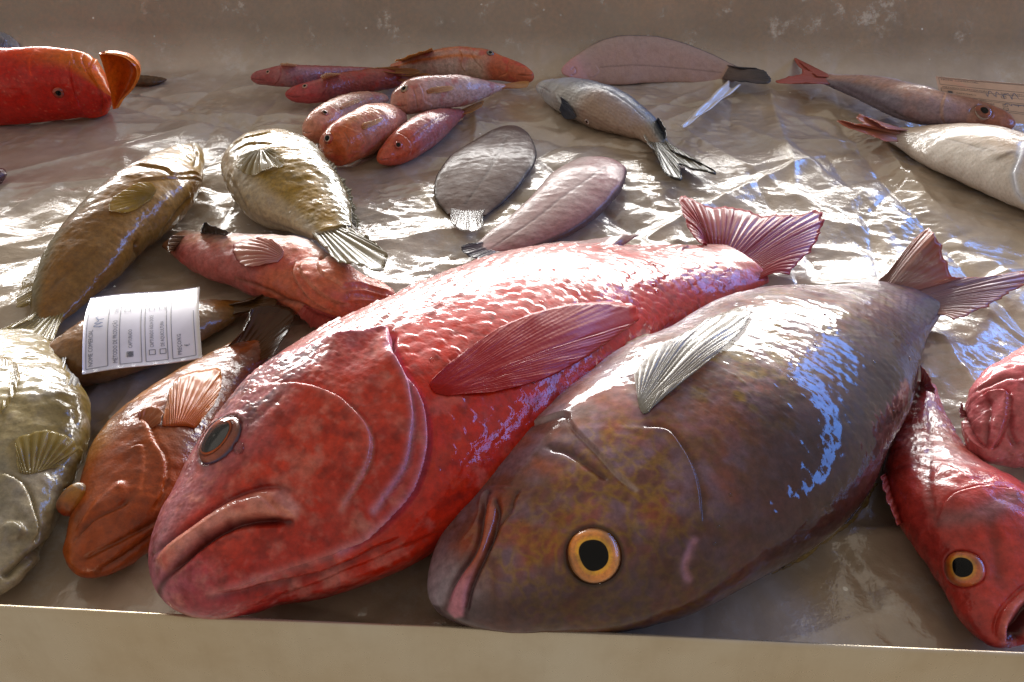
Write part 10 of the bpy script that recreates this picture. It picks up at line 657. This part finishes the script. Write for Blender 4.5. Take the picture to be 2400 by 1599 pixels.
simple('sea_bream', 'silver_bream', 'silver blue bream with lined flanks and forked dusky tail in the middle', lin(120, 128, 136), lin(178, 180, 184), lin(176, 172, 170), dors=1, nr=260, ns=140, mat='fish_silver', head_s=0.28, head_c=lin(186, 190, 198), scales=(0.0042, 0.0005), steps=(('gill', 0.0014, 0.008),), grooves=(('mouth', 0.001, 0.001), ('back', 0.0008, 0.0016)), extra=sb_extra, seed=33,
  eye=dict(me, iris_out=lin(206, 200, 200), iris_in=lin(150, 20, 30), pupil=0.4), fins=dict(pectoral_fin=dict(c_base=lin(60, 66, 84), c_edge=lin(84, 90, 104), rays=10, relief=0.0004), dorsal_fin=dict(c_base=lin(60, 60, 60), c_edge=lin(50, 50, 54), rays=12), anal_fin=dict(c_base=lin(190, 186, 180), c_edge=lin(200, 196, 190), rays=8)),
  tail=dict(c_base=lin(96, 86, 70), c_edge=lin(84, 74, 44), rays=22, relief=0.0006, thick=0.0012, edge_c=lin(50, 48, 46)))
def pp_extra(s, c, dv, n1, n2):
    c = mixc(c, lin(200, 190, 188), 0.7*sm(0.3, 0.75, s.c)); c = mixc(c, lin(104, 100, 118), 0.7*sm(-0.55, -0.8, s.c)*sm(0.3, 0.5, s.S)); c = mixc(c, lin(150, 80, 50), 0.6*sm(0.2, 0.1, s.S+0.05*n2)*sm(0.5, 0.0, s.c)); return c
simple('pink_porgy', 'pink_porgy', 'pinkish brown fish with dark eye beside the upright pink card', lin(206, 190, 182), lin(184, 144, 124), lin(144, 118, 122), dors=1, nr=260, ns=140, mat='fish', head_s=0.28, head_c=lin(150, 104, 86), blotch=lin(160, 106, 84), blotch_f=30, scales=(0.0042, 0.0003), steps=(('gill', 0.0014, 0.008),), grooves=(('mouth', 0.001, 0.0012), ('belly', 0.0012, 0.003), ('brow', 0.0012, 0.0014)), extra=pp_extra, seed=35,
  eye=dict(iris_out=lin(130, 54, 24), iris_in=lin(150, 66, 30), pupil=0.45, bulge=0.25, rim=lin(190, 170, 160)), tail=dict(c_base=lin(176, 110, 96), c_edge=lin(186, 92, 74), rays=18, relief=0.0006))
def wp_extra(s, c, dv, n1, n2):
    c = mixc(c, lin(96, 80, 66), 0.7*dfeat(s, 'spot', 0.004)); c = mixc(c, lin(206, 212, 226), 0.8*dfeat(s, 'gill', 0.003)); return c
simple('white_porgy', 'white_porgy', 'cream white porgy with reddish tail fin cut off by the right edge', lin(190, 166, 138), lin(194, 172, 146), lin(204, 194, 184), dors=1, nr=280, ns=150, mat='fish_pale', head_s=0.3, head_c=lin(196, 182, 160), blotch=lin(178, 150, 118), blotch_f=14, blotch_amt=0.5, scales=(0.0044, 0.00028), steps=(('gill', 0.0016, 0.008),), grooves=(('lat', 0.0003, 0.0012),), extra=wp_extra, seed=37,
  tail=dict(c_base=lin(196, 150, 128), c_edge=lin(190, 110, 84), rays=18, relief=0.0006))
def flat_extra(s, c, dv, n1, n2):
    c = mixc(c, lin(60, 52, 46), 0.8*sm(0.9, 0.985, np.abs(s.c))); return c
simple('grey_flatfish', 'flatfish', 'grey brown flatfish with dark fringe pointing straight away', lin(106, 84, 72), lin(110, 88, 76), lin(106, 86, 76), nr=240, ns=140, mat='fish_dull', head_s=0.05, blotch=lin(100, 82, 74), blotch_f=40, blotch_amt=0.3, grooves=(('lat', 0.0004, 0.0014),), lumps=0.0005, extra=flat_extra, seed=39, scales=(0.0034, 0.0002),
  tail=dict(c_base=lin(112, 92, 80), c_edge=lin(128, 112, 100), rays=18, relief=0.0004, mat='fin_clear'))
simple('pink_flatfish', 'flatfish', 'pink tinted flatfish lying aslant behind the big red fish', lin(150, 122, 114), lin(156, 124, 116), lin(150, 104, 100), nr=240, ns=140, mat='fish_dull', head_s=0.05, blotch=lin(150, 92, 92), blotch_f=22, blotch_amt=0.35, grooves=(('lat', 0.0004, 0.0014),), lumps=0.0005, extra=flat_extra, seed=41, scales=(0.0034, 0.0002),
  tail=dict(c_base=lin(130, 104, 98), c_edge=lin(74, 68, 72), rays=18, relief=0.0004))
def rr_extra(s, c, dv, n1, n2):
    c = mixc(c, lin(206, 160, 150), 0.6*sm(-0.25, 0.0, -s.c)*sm(0.6, 0.2, -s.c)*sm(0.42, 0.5, s.S)); c = mixc(c, lin(120, 100, 104), 0.6*dfeat(s, 'plate', 0.006)); i, sd = s.inside('gape', 0.01); m = np.zeros(len(s.P)); m[i] = sm(-0.001, 0.003, sd); c = mixc(c, lin(44, 10, 10), 0.9*m)
    c = mixc(c, lin(206, 120, 110), 0.6*dfeat(s, 'lip', 0.002)); c = mixc(c, lin(120, 30, 28), 0.5*(0.5+0.5*np.sin(s.X*2*np.pi/0.016))*sm(0.2, 0.6, s.c)*sm(0.4, 0.5, s.S)); return c
simple('red_rockfish', 'red_fish', 'red fish with golden eye and open mouth at the right front corner', lin(132, 34, 24), lin(176, 56, 44), lin(190, 100, 92), dors=1, nr=340, ns=180, mat='fish', head_s=0.5, head_c=lin(182, 58, 50), blotch=lin(140, 40, 40), blotch_f=40, blotch_amt=0.5, scales=(0.0038, 0.00045), steps=(('gill', 0.0022, 0.010), ('shoulder', 0.001, 0.006), ('mouth', 0.0018, 0.008)), grooves=(('cheek', 0.0012, 0.003), ('ridge', 0.0006, 0.002)), ridges=(('lip', 0.0022, 0.0018),), regions=(('gape', -0.012, 0.010),), lumps=0.0016, extra=rr_extra, seed=43,
  eye=dict(iris_out=lin(196, 96, 40), iris_in=lin(216, 150, 20), pupil=0.52, bulge=0.38, rim=lin(176, 60, 60)), fins=dict(dorsal_fin=dict(c_base=lin(150, 40, 36), c_edge=lin(176, 80, 70), rays=8, ragged=0.2), anal_fin=dict(c_base=lin(160, 50, 44), c_edge=lin(170, 70, 60), rays=6)))
simple('rose_rockfish', 'rose_fish', 'rose pink fish head cut off by the right edge above the red fish', lin(200, 130, 126), lin(190, 92, 96), lin(150, 50, 56), dors=1, nr=280, ns=150, mat='fish_slick', head_s=0.3, head_c=lin(190, 98, 104), blotch=lin(160, 50, 60), blotch_f=45, steps=(('m2', 0.0042, 0.008), ('m1', 0.0036, 0.006)), grooves=(('m3', 0.0026, 0.002), ('m4', 0.002, 0.0018), ('m5', 0.0022, 0.002)), lumps=0.003, seed=45, fins=dict(pelvic_fin=dict(c_base=lin(130, 50, 40), c_edge=lin(110, 44, 34), rays=5)))
simple('silver_tail', 'silver_fish', 'silvery fish end poking in at the far left behind the orange fish', lin(176, 174, 172), lin(150, 148, 144), lin(120, 112, 104), mat='fish_silver', seed=47)
simple('dark_tail', 'brown_fish', 'dark brown fish end showing just behind the orange fish mouth', lin(96, 70, 40), lin(88, 62, 36), lin(80, 56, 34), mat='fish_dry', seed=49)
simple('dark_snout', 'dark_fish', 'dark red fish tip at the left edge below the orange fish', lin(90, 40, 40), lin(80, 30, 32), lin(70, 30, 30), mat='fish', seed=51)

# ------------------------------------------------------------------ price cards
def flat_mat(name, c, rough=0.6, coat=0.0, coat_rough=0.1, noise=0.0):
    t = NT(name); t.b.inputs['Base Color'].default_value = (*c, 1); set_in(t.b, Roughness=rough, Coat_Weight=coat, Coat_Roughness=coat_rough)
    if noise:
        n = t.noise(60, 4); r = t.ramp(n.outputs['Fac'], [(0.3, tuple(np.array(c)*(1-noise))), (0.7, tuple(np.minimum(1, np.array(c)*(1+noise*0.4))))]); t.l.new(r.outputs['Color'], t.b.inputs['Base Color'])
    return t.m
INK = flat_mat('black_ink', (0.11, 0.11, 0.13), 0.5, 0.6); PEN = flat_mat('blue_ink', (0.12, 0.15, 0.27), 0.5, 0.6)
def text_mesh(txt, size):
    cu = bpy.data.curves.new('print', 'FONT'); cu.body = txt; cu.size = size; cu.resolution_u = 2
    o = bpy.data.objects.new('print', cu); col.objects.link(o); bpy.context.view_layer.update()
    me = o.to_mesh(); V = np.array([v.co[:] for v in me.vertices]) if len(me.vertices) else np.zeros((0, 3)); F = [list(p.vertices) for p in me.polygons]
    o.to_mesh_clear(); bpy.data.objects.remove(o); return V, F
def price_card(name, label, Q, bend, paper, hand):
    """Q: corners where (text start, top), (text end, top), (text end, bottom), (text start, bottom)"""
    Q = np.array(Q); W = np.linalg.norm(Q[1]-Q[0]); Hh = np.linalg.norm(Q[3]-Q[0])
    nrm = np.cross(Q[1]-Q[0], Q[3]-Q[0]); nrm /= np.linalg.norm(nrm)
    if nrm[2] < 0: nrm = -nrm
    def at(u, v, h=0.0):
        u = np.asarray(u)[..., None]; v = np.asarray(v)[..., None]
        return Q[0]*(1-u)*(1-v)+Q[1]*u*(1-v)+Q[2]*u*v+Q[3]*(1-u)*v+nrm*(h+bend*np.sin(np.pi*u)+0.1*bend*np.sin(np.pi*v*2))
    base = Q.mean(0); root = empty(name, base); tag(root, label, 'price card')
    n = 24; g = np.linspace(0, 1, n); U, Vv = np.meshgrid(g, g); G = at(U, Vv); B = at(U, Vv, -0.0005)
    F = grid_faces(n, n, False); k = n*n; ring = np.r_[np.arange(n), np.arange(1, n)*n+n-1, (n-1)*n+np.arange(n-2, -1, -1), np.arange(n-2, 0, -1)*n]
    side = np.stack([ring, np.roll(ring, -1), np.roll(ring, -1)+k, ring+k], 1)
    link_mesh('paper', np.concatenate([G.reshape(-1, 3), B.reshape(-1, 3)]), [F, F[:, ::-1]+k, side], flat_mat(name+'_laminated_paper', paper, 0.45, 1.0, 0.06, 0.12), root, origin=base)
    LV, LF = [], []; PV, PF = [], []
    def put(Vs, Fs, uv, faces):
        o = len(Vs); Vs.extend(at(uv[:, 0], uv[:, 1], 0.00035).tolist()); Fs.extend([[i+o for i in f] for f in faces])
    def rule(u0, v0, u1, v1, w=0.0008, Vs=LV, Fs=LF):
        m = 9; t = np.linspace(0, 1, m); p = np.stack([u0+(u1-u0)*t, v0+(v1-v0)*t], 1); d = np.array([(u1-u0)*W, (v1-v0)*Hh]); d /= np.linalg.norm(d)+1e-9
        o = np.array([-d[1]/W, d[0]/Hh])*w/2*0.5; put(Vs, Fs, np.concatenate([p+o, p-o]), [[i, i+1, m+i+1, m+i] for i in range(m-1)])
    def write(txt, u, v, hgt, width=None, Vs=LV, Fs=LF):
        V, F = text_mesh(txt, 1.0)
        if not len(V): return
        x = (V[:, 0]-V[:, 0].min()); sx = (width/x.max()) if width else hgt*Hh/W*0.62
        put(Vs, Fs, np.stack([u+x*sx, v-V[:, 1]*hgt], 1), F)
    def box(u, v, w=0.045, h=0.05):
        rule(u, v, u+w, v); rule(u+w, v, u+w, v+h); rule(u, v+h, u+w, v+h); rule(u, v, u, v+h)
    for a, b in ((0.03, 0.21), (0.31, 0.49), (0.525, 0.71), (0.75, 0.95)):
        for q in (a, b): rule(0.03, q, 0.97 if q != 0.95 else 0.52, q)
        rule(0.03, a, 0.03, b)
    write('NOME COMERCIAL', 0.05, 0.085, 0.052, 0.36); write('MÉTODO DE PRODUÇÃO', 0.05, 0.29, 0.052, 0.44); write('CAPTURADO', 0.17, 0.415, 0.045, 0.19); box(0.09, 0.37)
    rule(0.095, 0.385, 0.13, 0.41, 0.004); rule(0.095, 0.41, 0.13, 0.385, 0.004)
    write('CAPTURADO ÁGUA DOCE', 0.16, 0.595, 0.045, 0.36); box(0.09, 0.555); write('DE AQUICULTURA', 0.16, 0.685, 0.045, 0.27); box(0.09, 0.645)
    write('ZONA DE CAPTURA', 0.60, 0.29, 0.045, 0.26); write('ATLÂNTICO', 0.70, 0.385, 0.036, 0.16); box(0.60, 0.345); box(0.60, 0.555); box(0.60, 0.645)
    write('PREÇO/KG', 0.06, 0.83, 0.05, 0.20); write('€', 0.13, 0.90, 0.06)
    def scrawl(u, v, w, h, seed, loops):
        r = np.random.RandomState(seed); t = np.linspace(0, 1, 40); x = u+w*t+0.012*np.sin(t*loops*6.28+1); y = v+h*0.5*np.sin(t*loops*6.28)*(0.6+0.4*r.rand())+h*0.25*np.sin(t*loops*2.3*6.28)
        for i in range(39): rule(x[i], y[i], x[i+1], y[i+1], 0.0012, PV, PF)
    for a in hand:
        PV.clear(); PF.clear(); scrawl(*a); link_mesh('handwriting', np.array(PV), list(PF), PEN, root, smooth=False, origin=base)
    # small fish emblem by the price box
    th = np.linspace(0, 2*np.pi, 24, endpoint=False); ev = np.stack([0.86+0.035*np.cos(th), 0.86+0.045*np.sin(th)], 1)
    for i in range(24): rule(*ev[i], *ev[(i+1) % 24], 0.0012)
    for q in (-0.02, 0, 0.02): rule(0.835, 0.86+q, 0.885, 0.86+q, 0.0016)
    rule(0.86, 0.905, 0.85, 0.925, 0.0016); rule(0.86, 0.905, 0.87, 0.925, 0.0016); rule(0.86, 0.80, 0.86, 0.785, 0.004)
    pr = link_mesh('printing', np.array(LV), LF, INK, root, smooth=False, origin=base)
c = DATA['card_front']   # corners as seen: far left, far right, near right, near left; the text runs from near to far
price_card('price_card', 'white printed price card lying on the brown fish at left', [c[3], c[0], c[1], c[2]], 0.008, lin(214, 208, 212), [(0.42, 0.13, 0.14, 0.07, 1, 3), (0.76, 0.45, 0.20, 0.04, 2, 6), (0.74, 0.66, 0.2, 0.05, 3, 6)])
c = DATA['card_back']
price_card('price_card', 'pinkish price card leaning on the back board at right', [c[0], c[1], c[2], c[3]], 0.002, lin(206, 176, 160), [(0.45, 0.33, 0.3, 0.12, 4, 4), (0.6, 0.55, 0.25, 0.06, 5, 4)])
# ------------------------------------------------------------------ torn white plastic strip
def strip():
    Q = np.array(DATA['strip']); a, b = Q[0], (Q[3]+Q[7])/2
    t = NT('white_plastic'); t.b.inputs['Base Color'].default_value = (*lin(206, 198, 190), 1); set_in(t.b, Roughness=0.35, Coat_Weight=0.5)
    base = np.array([a[0], a[1], 0]); V = []; m = 40; k = 14
    for i in range(m):
        f = i/(m-1); c = a+(b-a)*f; d = (b-a)/np.linalg.norm(b-a); p = np.array([-d[1], d[0], 0]); w = 0.002+0.011*f**0.8
        for j in range(k):
            g = j/(k-1)*2-1; notch = 0.012*max(0, 1-abs(g+0.1)*3)*(f > 0.8)*(f-0.8)*5
            V.append(c+p*w*g-d*notch+np.array([0, 0, 0.004+0.006*f*(1-abs(g))+0.004*f*math.sin(g*5)+0.001*math.sin(f*17+g*3)]))
    o = link_mesh('plastic_strip', V, grid_faces(m, k, False), t.m, origin=base); o.location = base
    md = o.modifiers.new('thickness', 'SOLIDIFY'); md.thickness = 0.0008
    tag(o, 'small torn white plastic strip lying near the silver bream', 'plastic strip')
strip()
